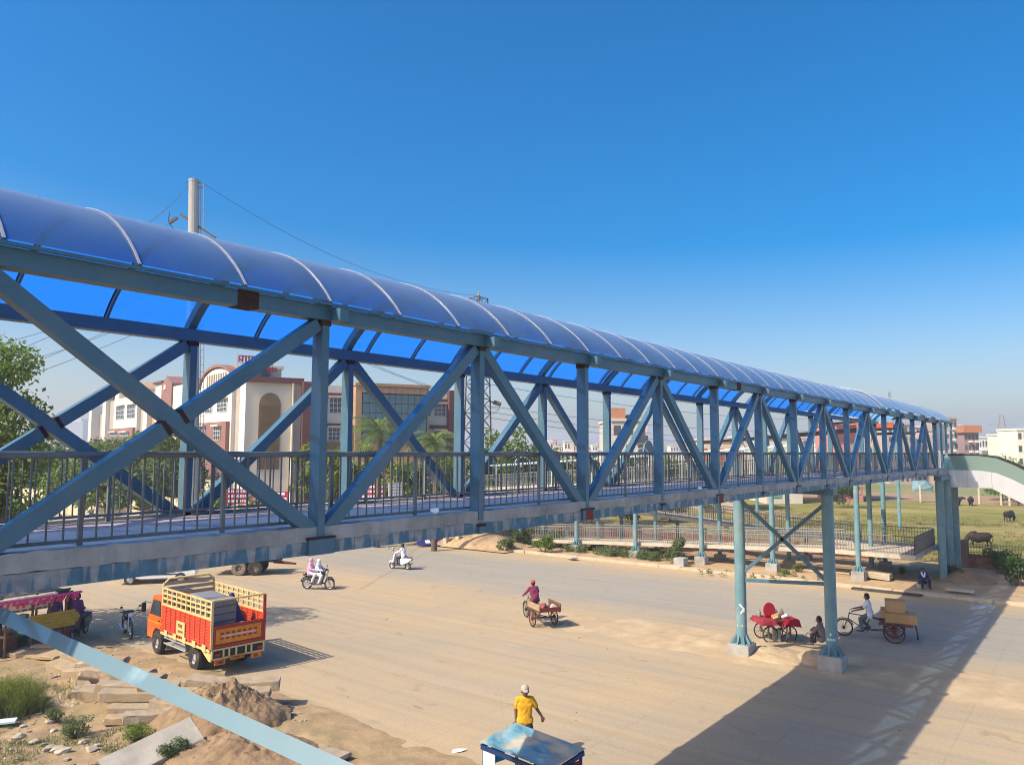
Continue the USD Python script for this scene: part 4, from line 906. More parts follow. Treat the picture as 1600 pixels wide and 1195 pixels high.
# monopole with ladder
Dm = 62.0; MP = gp(305, Dm); MZ = atD(304, 281, Dm)[2]
mp = thing('power_monopole', 'tall grey tapered steel monopole with a ladder up its side', 'pole', MP)
MONO = C((.33, .33, .31), .6, .06, .8, name='pole_grey', dirt=(.28, .26, .23), dirt_amt=.1)
LV = (atD(303, 281, Dm) - MP) * v(1, 1, 0) / MZ
def lean(m_):
    m_.V = [w + w[:, 2:3] * LV for w in m_.V]; return m_
lean(MB().lathe([(.60, 0), (.41, MZ), (.001, MZ)], (0, 0, 0), n=14)).build('shaft', MONO, mp)
lean(MB().lathe([(.43, 0), (.43, .25)], (0, 0, MZ - .25), n=14)).build('top_band', GREYM, mp)
m_ = MB(); rd = RT0 * .56
for o in (-.0, .28): m_.tube(rd * 1.25 + RT0 * o + v(0, 0, 2), rd + RT0 * (o - .02) + v(0, 0, MZ - .2), .03, 6)
for k in range(44): m_.tube(rd * 1.15 + v(0, 0, 3 + k * .6), rd * 1.15 + RT0 * .28 + v(0, 0, 3 + k * .6), .02, 5)
lean(m_).build('ladder', GREYM, mp, kind='stuff')
az = atD(304, 355, Dm)[2]
def rel(px, py, D=Dm): return atD(px, py, D) - MP
MB().bar(rel(282, 335), rel(337, 372), .18, .18).build('cross_arm', DKSTL, mp)
MB().bar(rel(277, 340), rel(264, 349), .22, .22).build('insulator_string', DKSTL, mp)
MB().path([rel(265, 331), rel(263, 345), rel(266, 352), rel(272, 358)], .03, 6).build('jumper_wire', BLACK, mp)
for py in (286, 293): MB().bar(rel(292, py), rel(318, py), .06, .06).build('top_bracket', DKSTL, mp)
WIRE = C((.10, .105, .115), .6, .05, 1, name='wire')
def wire(a, b, sag, label, r=.02, n=24):
    t = np.linspace(0, 1, n)[:, None]; P = a + (b - a) * t - v(0, 0, 1) * sag * 4 * t * (1 - t)
    MB().path(list(P), r, 5).build('overhead_wire', WIRE, None, label=label, cat='wire')
wire(atD(293, 292, Dm), atD(60, 430, 34), 1.0, 'thin wire running from the top of the monopole down to the left')
wire(atD(315, 285, Dm), PM + v(0, 0, PMH + .3), 2.0, 'thin wire running from the monopole top down to the pylon insulator')
wire(atD(264, 349, Dm), atD(180, 400, 45), .5, 'wire leaving the monopole insulator towards the left roof')
for i, (x0, y0, x1, y1, w_) in enumerate(((-10, 540, 100, 498, 'topmost'), (-20, 566, 105, 504, 'second'), (20, 570, 110, 528, 'third from top'), (20, 580, 200, 505, 'fourth from top'), (50, 585, 200, 522, 'lowest'))):
    wire(atD(x0, y0, 55), atD(x1 + 130, y1 - (y0 - y1) * .9, 70), .3, w_ + ' of the wires slanting over the tree at the left edge', .022)
for i, (x0, y0, x1, y1, w_) in enumerate(((565, 560, 700, 610, 'left'), (550, 558, 780, 640, 'steeper'), (735, 560, 770, 575, 'short'))):
    wire(atD(x0, y0, 75), atD(x1, y1, 85), .3, w_ + ' cable above the glass fronted building', .025)
for i, (y0, y1, w_) in enumerate(((585, 640, 'uppermost'), (600, 655, 'second'), (634, 672, 'third'), (643, 690, 'fourth'), (652, 698, 'lowest'))):
    wire(atD(762, y0, 88), atD(1300, y1, 150), 1.2, w_ + ' of the cables strung right from the dark pylon', .03)
isl = thing('strain_insulator', 'dark strain insulator with looped jumper right of the dark pylon', 'insulator')
MB().tube(atD(764, 626, 88), atD(771, 629, 88), .09).tube(atD(771, 628, 88), atD(783, 632, 88), .24, 8).build('rod', DKSTL, isl)
MB().path([atD(781, 633, 88), atD(779, 640, 88), atD(773, 645, 88), atD(765, 647, 88)], .03, 5).build('jumper_loop', BLACK, isl)
# red and black gantry beam
ga = thing('pipe_gantry', 'horizontal black pipes with an orange red beam on posts behind the bridge', 'gantry')
Dg = 74
for (x0, y0, x1, y1) in ((1090, 692, 1412, 663), (1150, 688, 1412, 668), (1300, 662, 1430, 651), (1370, 678, 1478, 675)):
    MB().tube(atD(x0, y0, Dg), atD(x1, y1, Dg), .12, 8).build('pipe', BLACK, ga)
MB().bar(atD(1340, 669, Dg - .5), atD(1394, 664, Dg - .5), .5, .5).build('red_beam', C((.50, .085, .035), .6, .15, 1.5, name='orange_red_paint'), ga)
MB().bar(atD(1340, 666, Dg - .7), atD(1394, 666, Dg - .7), .3, .3).build('red_beam', C((.56, .14, .06), .6, .15, 1.5, name='orange_paint'), ga)
MB().bar(atD(1430, 678, Dg), atD(1490, 676, Dg), .3, .25).build('pale_beam', C((.6, .42, .38), .6, .1, 1.5, name='pale_pink_paint'), ga)
for px in (1180, 1400): P = atD(px, 675, Dg); MB().tube((P[0], P[1], 0), P, .16, 10).build('post', STEELC, ga)

# ================================================================ HAZE
hz_ = MB().b2((-700, -1300, -1.0), (1500, 1200, 46)); hzm = usdkit.material(stage, '/World/Looks/haze', {'v': ('principled_volume', {'color': (.80, .86, .95), 'density': .0006, 'anisotropy': .2})}, [], volume='v.volume')
hz_.build('haze', hzm, None, kind='stuff', label='thin pale haze over the whole place', cat='haze')
# ================================================================ VEGETATION
def leafcloud(centers, radii, n, size, seed, flat=.0, squash=.8):
    """n leaf-sized faces spread through the outer volume of clumps"""
    r = np.random.default_rng(seed); centers = np.asarray(centers, float); radii = np.asarray(radii, float)
    w = radii ** 2; k = r.choice(len(centers), n, p=w / w.sum())
    d = r.normal(0, 1, (n, 3)); d /= np.linalg.norm(d, axis=1)[:, None]
    rad = radii[k] * (r.uniform(.25, 1.0, n) ** .45) * (1 + .35 * (r.random(n) < .07))
    p = centers[k] + d * rad[:, None] * v(1, 1, squash)
    nrm = d * .6 + r.normal(0, .8, (n, 3)) + v(0, 0, .5); nrm /= np.linalg.norm(nrm, axis=1)[:, None]
    t = np.cross(nrm, r.normal(0, 1, (n, 3))); t /= np.linalg.norm(t, axis=1)[:, None]; b = np.cross(nrm, t)
    s = size * r.uniform(.6, 1.35, n)[:, None]
    q = np.stack([p - t * s, p - b * s * .55 + nrm * s * .12, p + t * s, p + b * s * .55 + nrm * s * .12], 1).reshape(-1, 3)
    i = np.arange(n)[:, None] * 4
    return q, np.hstack([i, i + 1, i + 2, i + 3])
def tree(name, label, base, H, R, mat, n=2600, leaf=.3, seed=1, clumps=14, trunk=.16, group=None, low=.35, squash=.8, cat='tree'):
    r = np.random.default_rng(seed); t_ = thing(name, label, cat, base, group=group)
    cs, rs, limbs = [], [], MB()
    fork = v(r.normal(0, .15), r.normal(0, .15), H * low)
    for i in range(clumps):
        a = 2.399 * i + r.normal(0, .3); u = (i + .5) / clumps
        z = H * (low + .12) + (H * (.9 - low)) * u; rad = R * (1 - .62 * u ** 1.6) * r.uniform(.35, .95)
        c = v(math.cos(a) * rad, math.sin(a) * rad, z + r.normal(0, .06) * H); cr_ = R * r.uniform(.26, .5)
        cs.append(c); rs.append(cr_)
        mid = fork + (c - fork) * .5 + v(0, 0, -.04 * H)
        limbs.path([fork, mid, c], [trunk * .5, trunk * .3, trunk * .1], 5)
    tp = max(c[2] + q * squash for c, q in zip(cs, rs)); kz = H / tp
    cs = [c * v(1, 1, kz) for c in cs]; limbs = MB(); fork = fork * v(1, 1, kz)
    for c in cs: limbs.path([fork, fork + (c - fork) * .5 + v(0, 0, -.04 * H), c], [trunk * .5, trunk * .3, trunk * .1], 5)
    tk = MB().path([v(0, 0, -.1), v(fork[0] * .4, fork[1] * .4, fork[2] * .5), fork], [trunk, trunk * .8, trunk * .6], 8).build('trunk', BARK, t_, smooth=40)
    limbs.build('limbs', BARK, tk, smooth=40)
    q, f = leafcloud(cs, rs, n, leaf, seed, squash=squash); q[:, 2] = np.maximum(q[:, 2], .05)
    MB().add(q, f).build('crown', mat, t_)
    return t_
def shrub(label, base, H, R, mat, n=700, leaf=.07, seed=1, name='shrub', group=None, cat='shrub', stems=9, squash=1.0):
    r = np.random.default_rng(seed); t_ = thing(name, label, cat, base, group=group); cs, rs = [], []; m_ = MB()
    for i in range(stems):
        a = r.uniform(0, 2 * np.pi); q = R * math.sqrt(r.random()) * .75; c = v(math.cos(a) * q, math.sin(a) * q, H * r.uniform(.3, .85)); cs.append(c); rs.append(R * r.uniform(.25, .45))
        m_.path([v(c[0] * .2, c[1] * .2, -.05), c * v(.7, .7, .6), c], [.018, .012, .005], 4)
    m_.build('stems', BARK, t_, kind='stuff')
    q, f = leafcloud(cs, rs, n, leaf, seed, squash=squash * H / max(2 * R, .1)); q[:, 2] = np.maximum(q[:, 2], .01); MB().add(q, f).build('foliage', mat, t_); return t_
# left edge
LT = atD(-12, 640, 30); LB = v(LT[0], LT[1], 0)
tree('peepal_tree', 'bright green broad leaved tree leaning in at the left edge', LB, 12.4, 2.8, LEAF_M, 8200, .105, 4, 30, .22, low=.35)
shrub('dark leafy bush low at the left edge beyond the deck railing', gp(14, 46) + v(0, 0, 0), 4.6, 1.6, LEAF_D, 2200, .12, 6, stems=16)
# belt behind the compound wall
rb = np.random.default_rng(31)
for i, (px, py, D, R_, mt, lab) in enumerate(((-30, 690, 108, 4.5, LEAF_D, 'dark tree behind the cream wall at the far left'), (40, 715, 100, 3.8, LEAF_D, 'dark round tree behind the wall under the left diagonal'), (72, 690, 118, 3.6, LEAF_G, 'greyish thin tree in front of the pale houses'),
    (112, 715, 92, 3.5, LEAF_M, 'light green tree behind the cream wall left of the railing bars'), (142, 688, 92, 3.6, LEAF_M, 'feathery light green tree at the left end of the wing'), (172, 683, 95, 3.4, LEAF_G, 'olive brown tree in front of the left pavilion'), (203, 684, 90, 3.4, LEAF_G, 'grey green tree below the left pavilion windows'),
    (232, 676, 88, 3.6, LEAF_M, 'green tree in front of the wing right of the left pavilion'), (262, 668, 84, 3.3, LEAF_M, 'tall light green tree against the wing just left of the monopole'), (285, 700, 78, 3.0, LEAF_D, 'dark green tree at the foot of the monopole'), (225, 730, 80, 3.2, LEAF_D, 'low dark tree over the wall left of the monopole'), (170, 730, 84, 3.2, LEAF_M, 'low bright tree over the wall behind the railing'))):
    b = gp(px, D); z = atD(px, py, D)[2]
    tree('tree', lab, b, z, R_, mt, 2500, .26, 40 + i, 15, .2, low=.25)
for i, (px, py, D, H, mt, lab) in enumerate(((330, 752, 70, 0, LEAF_Y, 'yellow green bush beside the crimson banner near the monopole'), (350, 758, 69, 0, LEAF_M, 'small bush right of the monopole in front of the banner'), (405, 768, 64, 0, LEAF_M, 'small bush under the arched niche'))):
    z = atD(px, py, D)[2]; shrub(lab, gp(px, D), max(z, 2.5), 1.5, mt, 1300, .14, 60 + i, stems=12)
for i, (px, py, D, R_, mt, lab) in enumerate(((488, 694, 70, 1.9, LEAF_Y, 'slim yellow green tree beside the maroon pilaster'), (530, 702, 66, 1.9, LEAF_Y, 'yellow green tree between bridge post and wide tan post'), (570, 694, 68, 2.0, LEAF_Y, 'bright yellow green tree left of the larger palm'), (618, 718, 66, 2.0, LEAF_Y, 'bushy yellow green tree below the larger palm'), (645, 722, 64, 1.9, LEAF_M, 'green tree between the two palms'), (706, 706, 62, 2.0, LEAF_M, 'green tree right of the smaller palm'),
    (778, 672, 74, 3.0, LEAF_M, 'tall green tree right of the dark pylon'), (818, 666, 76, 3.4, LEAF_M, 'broad green tree behind the arched hoops'), (845, 690, 78, 2.6, LEAF_M, 'low green tree behind the right end of the hoops'), (755, 700, 68, 2.4, LEAF_D, 'dark tree beneath the dark pylon'),
    (880, 712, 72, 2.6, LEAF_D, 'dark hedge like tree behind the railing right of the hoops'), (925, 712, 74, 2.6, LEAF_D, 'dark green tree in front of the tiny far town'), (985, 712, 78, 2.8, LEAF_D, 'dark tree below the grey slab block'), (1045, 716, 80, 2.6, LEAF_M, 'green tree right of the grey slab block'), (1590, 712, 110, 4.2, LEAF_M, 'green tree at the right edge behind the escalator'), (1562, 722, 118, 3.6, LEAF_M, 'smaller green tree behind the escalator balustrade'))):
    b = gp(px, D); z = max(atD(px, py, D)[2], 4.0)
    tree('tree', lab, b, z, R_, mt, 2000, .2, 80 + i, 13, .15, low=.3)
def palm(label, base, H, L, seed):
    r = np.random.default_rng(seed); t_ = thing('palm_tree', label, 'palm', base)
    MB().path([v(0, 0, 0), v(.1, .05, H * .5), v(.05, 0, H)], [.24, .19, .17], 9).build('trunk', BARK, t_, smooth=40)
    for k in range(18):
        a = 2.399 * k; el = 1.25 - 1.7 * (k / 18); d = v(math.cos(a), math.sin(a), 0); q = v(-d[1], d[0], 0)
        sp = [v(.05, 0, H) + d * L * s_ * math.cos(el * (1 - .25 * s_)) + v(0, 0, 1) * (L * s_ * math.sin(el) - L * .62 * s_ ** 2.2) for s_ in np.linspace(0, 1, 7)]
        m_ = MB().path(sp, [.04, .035, .03, .025, .02, .015, .01], 4)
        for j in np.linspace(.12, .98, 22):
            i = min(int(j * 6), 5); f_ = j * 6 - i; P = sp[i] + (sp[i + 1] - sp[i]) * f_; e = norm(sp[i + 1] - sp[i]); ln = L * .3 * math.sin(math.pi * (.15 + .8 * j)) + .15
            for s_ in (-1, 1):
                tip = P + q * s_ * ln * .8 + e * ln * .45 - v(0, 0, .38 * ln); m_.add([P, P + e * .09, tip], [[0, 1, 2]])
        m_.build('frond', LEAF_G if k % 3 else LEAF_M, t_)
P_ = gp(592, 60); palm('larger palm in front of the dark glass front', P_, atD(592, 672, 60)[2], 3.3, 1)
P_ = gp(680, 58); palm('smaller palm to the right of the larger palm', P_, atD(680, 692, 58)[2], 2.6, 2)
# verge weeds and bushes
vg = lambda px, py: (lambda q: v(q[0], q[1], gz(q[0], q[1])))(at(px, py, .15))
for i, (px, py, H, R_, mt, n, lf, lab) in enumerate(((812, 852, 1.55, 1.1, LEAF_G, 1500, .10, 'grey green bush on the verge at the left end of the ramp'), (790, 858, 1.0, .8, LEAF_G, 700, .10, 'small bush left of the ramp end bush'), (850, 862, 1.3, .9, LEAF_M, 900, .09, 'bush growing by the first ramp columns'), (868, 855, 1.5, .7, LEAF_G, 700, .09, 'thin bush in front of the ramp railing'),
    (1054, 880, 1.75, .75, LEAF_G, 1300, .08, 'leafy grey green bush beside the concrete block under the ramp'), (1320, 793, 3.3, 2.2, LEAF_D, 2200, .13, 'solitary dark green bush out in the field'), (1592, 915, 1.7, .8, LEAF_D, 1200, .09, 'dark bush in front of the brick wall at the right'), (1562, 896, 1.5, .9, LEAF_D, 1200, .09, 'dense dark bush against the brick wall grille'), (1490, 905, .8, .8, LEAF_D, 900, .06, 'low dark weeds at the foot of the end columns'), (1245, 893, .5, .35, LEAF_M, 260, .05, 'small weed by the ramp pedestal'), (1226, 897, .35, .5, LEAF_M, 240, .05, 'flat weed on the kerb left of the slab stack'), (1409, 896, .55, .25, LEAF_M, 160, .05, 'little sapling beside the seated man'),
    (1100, 800, 2.5, 1.8, LEAF_M, 1500, .12, 'rounded green bush behind the ramp on the field'), (1045, 812, 2.4, 2.4, LEAF_D, 1600, .14, 'dark bush mass behind the ramp railing'), (985, 816, 2.2, 2.2, LEAF_D, 1400, .14, 'dark bush left of the rounded bush behind the ramp'))):
    shrub(lab, vg(px, py), H, R_, mt, n, lf, 120 + i, stems=14)
r = np.random.default_rng(77); cs, rs = [], []
for k in range(95):   # weeds along the kerb in front of the ramp
    px = r.uniform(880, 1045); q = vg(px, 851 + (px - 880) * .11 + r.uniform(0, 10)); cs.append(v(max(q[0], 46.3), q[1], q[2] + .22)); rs.append(r.uniform(.22, .46))
for k in range(26):
    px = r.uniform(1090, 1290); q = vg(px, 893 + (px - 1090) * .06 + r.uniform(-3, 4)); cs.append(q + v(0, 0, .08)); rs.append(r.uniform(.12, .26))
q, f = leafcloud(cs, rs, 13000, .06, 5, squash=1.0); q[:, 2] = np.maximum(q[:, 2], .14)
MB().add(q, f).build('verge_weeds', LEAF_G, None, label='grey green weeds growing along the kerb below the ramp', cat='weeds', kind='stuff')
# grass tufts on field and bank
def blades(pts, h, n, spread, seed, w=.012):
    r = np.random.default_rng(seed); k = np.repeat(np.arange(len(pts)), n); N_ = len(k); a = r.uniform(0, 2 * np.pi, N_); rad = spread * np.sqrt(r.random(N_))
    b = np.asarray(pts)[k] + np.stack([np.cos(a) * rad, np.sin(a) * rad, np.zeros(N_)], 1); hh = h * r.uniform(.4, 1.2, N_)
    ln = r.normal(0, .35, (N_, 2)) * hh[:, None]; tip = b + np.stack([ln[:, 0], ln[:, 1], hh], 1); t = r.uniform(0, np.pi, N_); s = np.stack([np.cos(t), np.sin(t), 0 * t], 1) * w
    mid = b + (tip - b) * .55 + v(0, 0, 1) * (hh * .08)[:, None]
    q = np.stack([b - s, b + s, mid + s * .7, tip, mid - s * .7], 1).reshape(-1, 3); i = np.arange(N_)[:, None] * 5
    return q, np.vstack([np.hstack([i, i + 1, i + 2]), np.hstack([i, i + 2, i + 4]), np.hstack([i + 4, i + 2, i + 3])])
r = np.random.default_rng(9); pts = []
while len(pts) < 2600:
    x, y = 58.6 + 40 * r.random() ** 1.6, r.uniform(-22, 34)
    if meshkit.noise(v(x * .16, y * .16, 3.0)[None])[0] > .45: pts.append((x, y, gz(x, y) - .02))
q, f = blades(pts, .2, 12, .4, 2, .02); MB().add(q, f).build('field_grass', LEAF_DRY, None, label='short dry grass tufts over the grazing field', cat='grass', kind='stuff')
r = np.random.default_rng(10); pts = []; ptd = []
while len(pts) < 500:
    px, py = r.uniform(-30, 330), r.uniform(1075, 1230); P = at(px, py)
    if meshkit.noise(v(P[0] * .7, P[1] * .7, 5.0)[None])[0] > .47 and P[0] < 12.6: pts.append((P[0], P[1], gz(P[0], P[1]) - .01))
q, f = blades(pts, .11, 26, .22, 4, .006); MB().add(q, f).build('bank_grass', LEAF_G, None, label='patchy green grass over the dirt bank at the lower left', cat='grass', kind='stuff')
bk = lambda px, py: (lambda q: v(q[0], q[1], gz(q[0], q[1])))(at(px, py, .1))
fr = thing('feathery_bush', 'large feathery light green bush at the left edge of the bank', 'bush', bk(2, 1112)); r = np.random.default_rng(61)
pp = [(r.normal(0, .5), r.normal(0, .42), -.03) for _ in range(150)]
q, f = blades(pp, .8, 34, .18, 62, .005); MB().add(q, f).build('fine_stems', LEAF_G, fr)
q, f = leafcloud([v(*p_[:2], .45 + r.uniform(-.2, .3)) for p_ in pp], [.26] * len(pp), 16000, .017, 63); MB().add(q, f).build('fine_leaves', LEAF_Y, fr)
for i, (px, py, H, R_, mt, n, lf, lab) in enumerate(((118, 1150, .55, .42, LEAF_G, 2600, .02, 'dull green weed clump among rubble on the bank'), (86, 1128, .4, .28, LEAF_G, 1200, .02, 'smaller dull weed clump left of the rubble'), (212, 1158, .42, .45, LEAF_M, 2200, .018, 'light green weed in front of the stacked slabs'), (270, 1192, .55, .35, LEAF_D, 1500, .022, 'dark weed beside the tilted concrete plate'), (60, 1108, .3, .3, LEAF_G, 900, .018, 'thin weeds at the right foot of the feathery bush'))):
    shrub(lab, bk(px, py), H, R_, mt, n, lf, 160 + i, stems=18)
r = np.random.default_rng(64); gv = MB()
for k in range(2600):
    px, py = r.uniform(-20, 480), r.uniform(1010, 1230); P = at(px, py)
    if P[0] > 14.2: continue
    s_ = abs(r.normal(0, .022)) + .008; t_ = r.normal(0, 1, (6, 3)); t_ /= np.linalg.norm(t_, axis=1)[:, None]
    gv.hull(t_ * v(1.2, .9, .6) * s_ + v(P[0], P[1], gz(P[0], P[1]) + s_ * .2))
gv.build('gravel', C((.44, .35, .24), .95, .25, 9, name='gravel'), None, label='loose gravel and clods over the dirt bank', cat='gravel', kind='stuff')
TB = atD(-170, 960, 29.0)  # shade tree over the stall, just out of frame
tree('shade_tree', 'shade tree over the roadside stall', (8.6, 37.2, 0), 9.5, 4.2, LEAF_D, 4500, .17, 15, 18, .3, low=.4)

# ================================================================ RUBBLE ON THE BANK, SLABS, SOIL
def slab_stone(label, px, py, L, W_, Hh, rz, tilt=0, roll=0, lift=0.0, mat=None, cat='kerb block', name='broken_block', seed=0):
    P = bk(px, py) + v(0, 0, lift); t_ = thing(name, label, cat, P, rz); r = np.random.default_rng(seed + int(px * 7 + py))
    prof = np.array([(-W_ / 2, 0), (W_ / 2, 0), (W_ / 2, Hh * .72), (W_ / 2 - .05, Hh), (-W_ / 2 + .03, Hh), (-W_ / 2, Hh * .9)])
    n = 7; vv = []
    for i in range(n):
        x = -L / 2 + L * i / (n - 1); j = r.normal(0, .008, prof.shape)
        vv += [(x + r.normal(0, .012) * (i in (0, n - 1)) * 2, *(p_ + j_)) for p_, j_ in zip(prof, j)]
    k = 6; ff = [[i * k + a, i * k + (a + 1) % k, (i + 1) * k + (a + 1) % k, (i + 1) * k + a] for i in range(n - 1) for a in range(k)]
    vv = np.array(vv); ct, st = math.cos(tilt), math.sin(tilt); vv = vv @ np.array([[ct, 0, -st], [0, 1, 0], [st, 0, ct]]).T.T
    cq, sq = math.cos(roll), math.sin(roll); vv = vv @ np.array([[1, 0, 0], [0, cq, sq], [0, -sq, cq]])
    m_ = MB().add(vv, ff); m_.add(vv[:k], [[0, i, i + 1] for i in range(1, k - 1)]); m_.add(vv[-k:], [[0, i + 1, i] for i in range(1, k - 1)])
    m_.build('stone', mat or CONCW, t_); return t_
BANKC = [C(c_, .95, .22, 3.0, name='old_kerb', bump=.7, dirt=(.36, .25, .13), dirt_amt=.4) for c_ in ((.33, .265, .18), (.29, .24, .175), (.35, .26, .16))]
b0 = math.atan2(RT0[1], RT0[0])   # image-right direction in the world
for (px, py, L, W_, Hh, rz, ti, ro, li, lab) in (
    (62, 1024, 1.9, .75, .09, -.25, .0, .05, .05, 'thin broad slab lying flat by the green tub'), (80, 1020, 1.2, .25, .07, .05, 0, .05, .17, 'narrow strip lying on the thin broad slab'), (118, 1047, 1.35, .3, .26, -.62, -.12, .1, .25, 'kerb block with lettered face just under the brace beam'),
    (118, 1060, 1.5, .3, .2, -.65, -.12, .1, .0, 'kerb block supporting the lettered one'), (130, 1066, 1.3, .28, .17, -.35, -.15, .1, .2, 'narrow kerb block leaning toward the heap'), (165, 1072, 1.0, .32, .24, -.12, 0, .1, .22, 'grey kerb block with sloped face in the middle of the heap'),
    (172, 1060, .9, .3, .16, -.05, .05, 0, .42, 'flat kerb piece on top of the middle block'), (150, 1096, 1.15, .55, .26, .1, .02, .04, .02, 'big squarish kerb stone at the front of the left heap'), (128, 1085, .8, .4, .22, -.8, .3, 0, .0, 'kerb stone tipped toward the big squarish one'),
    (205, 1090, .95, .45, .2, .05, 0, .05, .42, 'top kerb block with two square notches'), (232, 1096, .8, .34, .2, -.08, 0, 0, .38, 'short kerb block right of the notched one'), (205, 1110, 1.45, .4, .2, .12, .03, 0, .2, 'long kerb block in the middle of the right stack'), (225, 1118, 1.6, .4, .16, .16, .04, 0, .03, 'long kerb block under the right stack'), (200, 1130, 1.0, .35, .14, .2, .05, 0, .0, 'bottom kerb strip at the front of the right stack'),
    (288, 1116, 1.0, .38, .2, .08, 0, 0, .3, 'upper kerb stone left of the soil heap'), (285, 1130, 1.1, .4, .22, .05, 0, 0, .05, 'lower kerb stone left of the soil heap'), (300, 1075, 1.1, .4, .12, .0, 0, 0, .0, 'pale flat slab behind the brace beam'), (382, 1112, 1.2, .45, .2, .12, 0, 0, .35, 'kerb stone capping the right end of the soil heap'), (355, 1135, .9, .5, .3, .1, .05, .1, .1, 'block sticking out of the soil heap below the beam'), (505, 1178, 1.2, .5, .1, -.6, 0, 0, .0, 'pale slab lying flat right of the soil heap')):
    slab_stone(lab, px, py, L * 1.12, W_ * 1.2, Hh * 1.25, b0 + rz, ti, ro, li * 1.15, mat=BANKC[int(px) % 3])
for (px, py, L, W_, Hh, rz, ti, ro, li, lab) in (
    (100, 1052, 1.1, .5, .3, -.5, .1, .2, .05, 'thick kerb block half buried left of the lettered one'), (150, 1058, 1.2, .45, .28, -.3, -.2, .15, .3, 'thick kerb block lying across the left heap under the beam'), (182, 1082, 1.0, .5, .3, .2, .15, -.1, .1, 'blunt kerb block at the right end of the left heap'),
    (140, 1078, .8, .4, .3, .5, .3, .2, .15, 'upended kerb stump in the middle of the left heap'), (212, 1078, 1.2, .45, .26, -.2, -.1, .1, .3, 'kerb block leaning over the gap between the two heaps'), (245, 1106, 1.1, .5, .3, .3, .1, .1, .3, 'stout kerb block at the right end of the right stack'),
    (190, 1100, 1.3, .5, .28, 0, .05, .0, .25, 'stout kerb block at the left end of the right stack'), (262, 1122, .9, .45, .28, -.2, .1, 0, .1, 'short stout block between the right stack and the soil heap'), (232, 1132, 1.2, .45, .24, .25, 0, 0, .0, 'lowest stout block in front of the right stack'), (325, 1098, 1.2, .5, .25, -.1, .1, .1, .4, 'dusty block lying on the crest of the soil heap'), (400, 1100, 1.3, .55, .28, .1, 0, 0, .45, 'rounded block at the far right crest of the soil heap')):
    slab_stone(lab, px, py, L, W_, Hh, b0 + rz, ti, ro, li, mat=BANKC[int(px) % 3])
pl = bk(245, 1190); slab_stone('large grey concrete plate tilted up at the bottom edge', 238, 1188, 2.1, 1.0, .12, b0 + .75, -.28, .3, .25, mat=C((.27, .25, .215), .9, .18, 2, name='plate_concrete', bump=.5), cat='concrete plate', name='concrete_plate')
def heap(label, px, py, R_, H, mat, seed, sx=1.0, rz=0.0, name='soil_heap', cat='soil heap', res=96, rough=1.0):
    P = bk(px, py); t_ = thing(name, label, cat, P, rz); g = np.linspace(-1, 1, res); X, Y = np.meshgrid(g, g, indexing='ij'); d = np.sqrt(X * X + Y * Y)
    n1 = meshkit.fbm(np.stack([X * 2.2, Y * 2.2, X * 0 + seed], -1), 5, seed); n2 = np.abs(meshkit.fbm(np.stack([X * 6, Y * 6, X * 0 + seed + 9], -1), 4, seed) - .5)
    Z = H * np.clip(1 - (d * (1 + .5 * (n1 - .5))) ** 1.7, 0, 1) ** .8 * (.55 + .9 * n1) + H * rough * (n2 - .12) * .5 * np.clip(1.1 - d, 0, 1) - .04
    n3 = meshkit.fbm(np.stack([X * 15, Y * 15, X * 0 + seed + 3], -1), 4, seed + 5) - .5; Z = Z + H * .2 * rough * n3 * np.clip(1.15 - d, 0, 1)
    vv = np.stack([X * R_ * sx, Y * R_, Z], -1).reshape(-1, 3); ff = [[i * res + j, (i + 1) * res + j, (i + 1) * res + j + 1, i * res + j + 1] for i in range(res - 1) for j in range(res - 1)]
    MB().add(vv, ff).build('soil', mat, t_, smooth=25); return t_
heap('lumpy brown soil heap under the brace beam', 345, 1128, 1.35, .95, DIRTD, 3, 1.35, b0 + .3, rough=1.15)
heap('broad soil mound below the beam at the bottom edge', 380, 1185, 1.6, .55, DIRTD, 7, 1.3, b0, rough=1.3)
heap('small sandy pile behind the big squarish kerb stone', 118, 1094, .75, .4, SAND, 12, 1.0, 0)
heap('brown soil mound behind the drain slab near the seated man', 1505, 908, 1.35, .6, DIRTD, 14, 1.2, 1.5, rough=.5)
heap('small dirt hump around the vendor cart', 1210, 1020, 1.3, .28, SAND, 17, 1.2, 1.2, rough=.6)
heap('dirt hump beside the crouching man and the braced column', 1276, 1028, .9, .4, SAND, 19, 1.0, 1.2, rough=.6)
heap('earth bank left of the ramp end', 745, 850, 2.6, .9, DIRT, 23, 1.8, 1.6, rough=.4)
# rubble stones: things one can count
r = np.random.default_rng(41)
ROCKS = [C(c_, .9, .15, 6, name='rubble') for c_ in ((.40, .345, .265), (.33, .285, .23), (.28, .225, .165))]
spots = [(35, 1136, .1, 0), (28, 1155, .16, 0), (55, 1161, .14, 0), (68, 1163, .08, 1), (78, 1130, .14, 0), (83, 1141, .1, 0), (78, 1170, .16, 1), (92, 1172, .2, 0), (98, 1178, .18, 0), (142, 1172, .17, 0), (152, 1166, .09, 0), (104, 1189, .08, 0), (165, 1189, .08, 0), (95, 1095, .14, 0), (106, 1093, .12, 0), (115, 1102, .1, 1), (62, 1118, .08, 2), (45, 1147, .06, 2), (130, 1160, .12, 0), (85, 1058, .16, 2), (95, 1056, .12, 1), (70, 1072, .1, 0), (15, 1175, .07, 2), (190, 1120, .1, 1)]
spots += [(865 + 5 * k, 969 + r.uniform(-4, 4), r.uniform(.05, .1), 2) for k in range(6)] + [(606 + k * 9, 855 - k, r.uniform(.1, .2), 0) for k in range(4)]
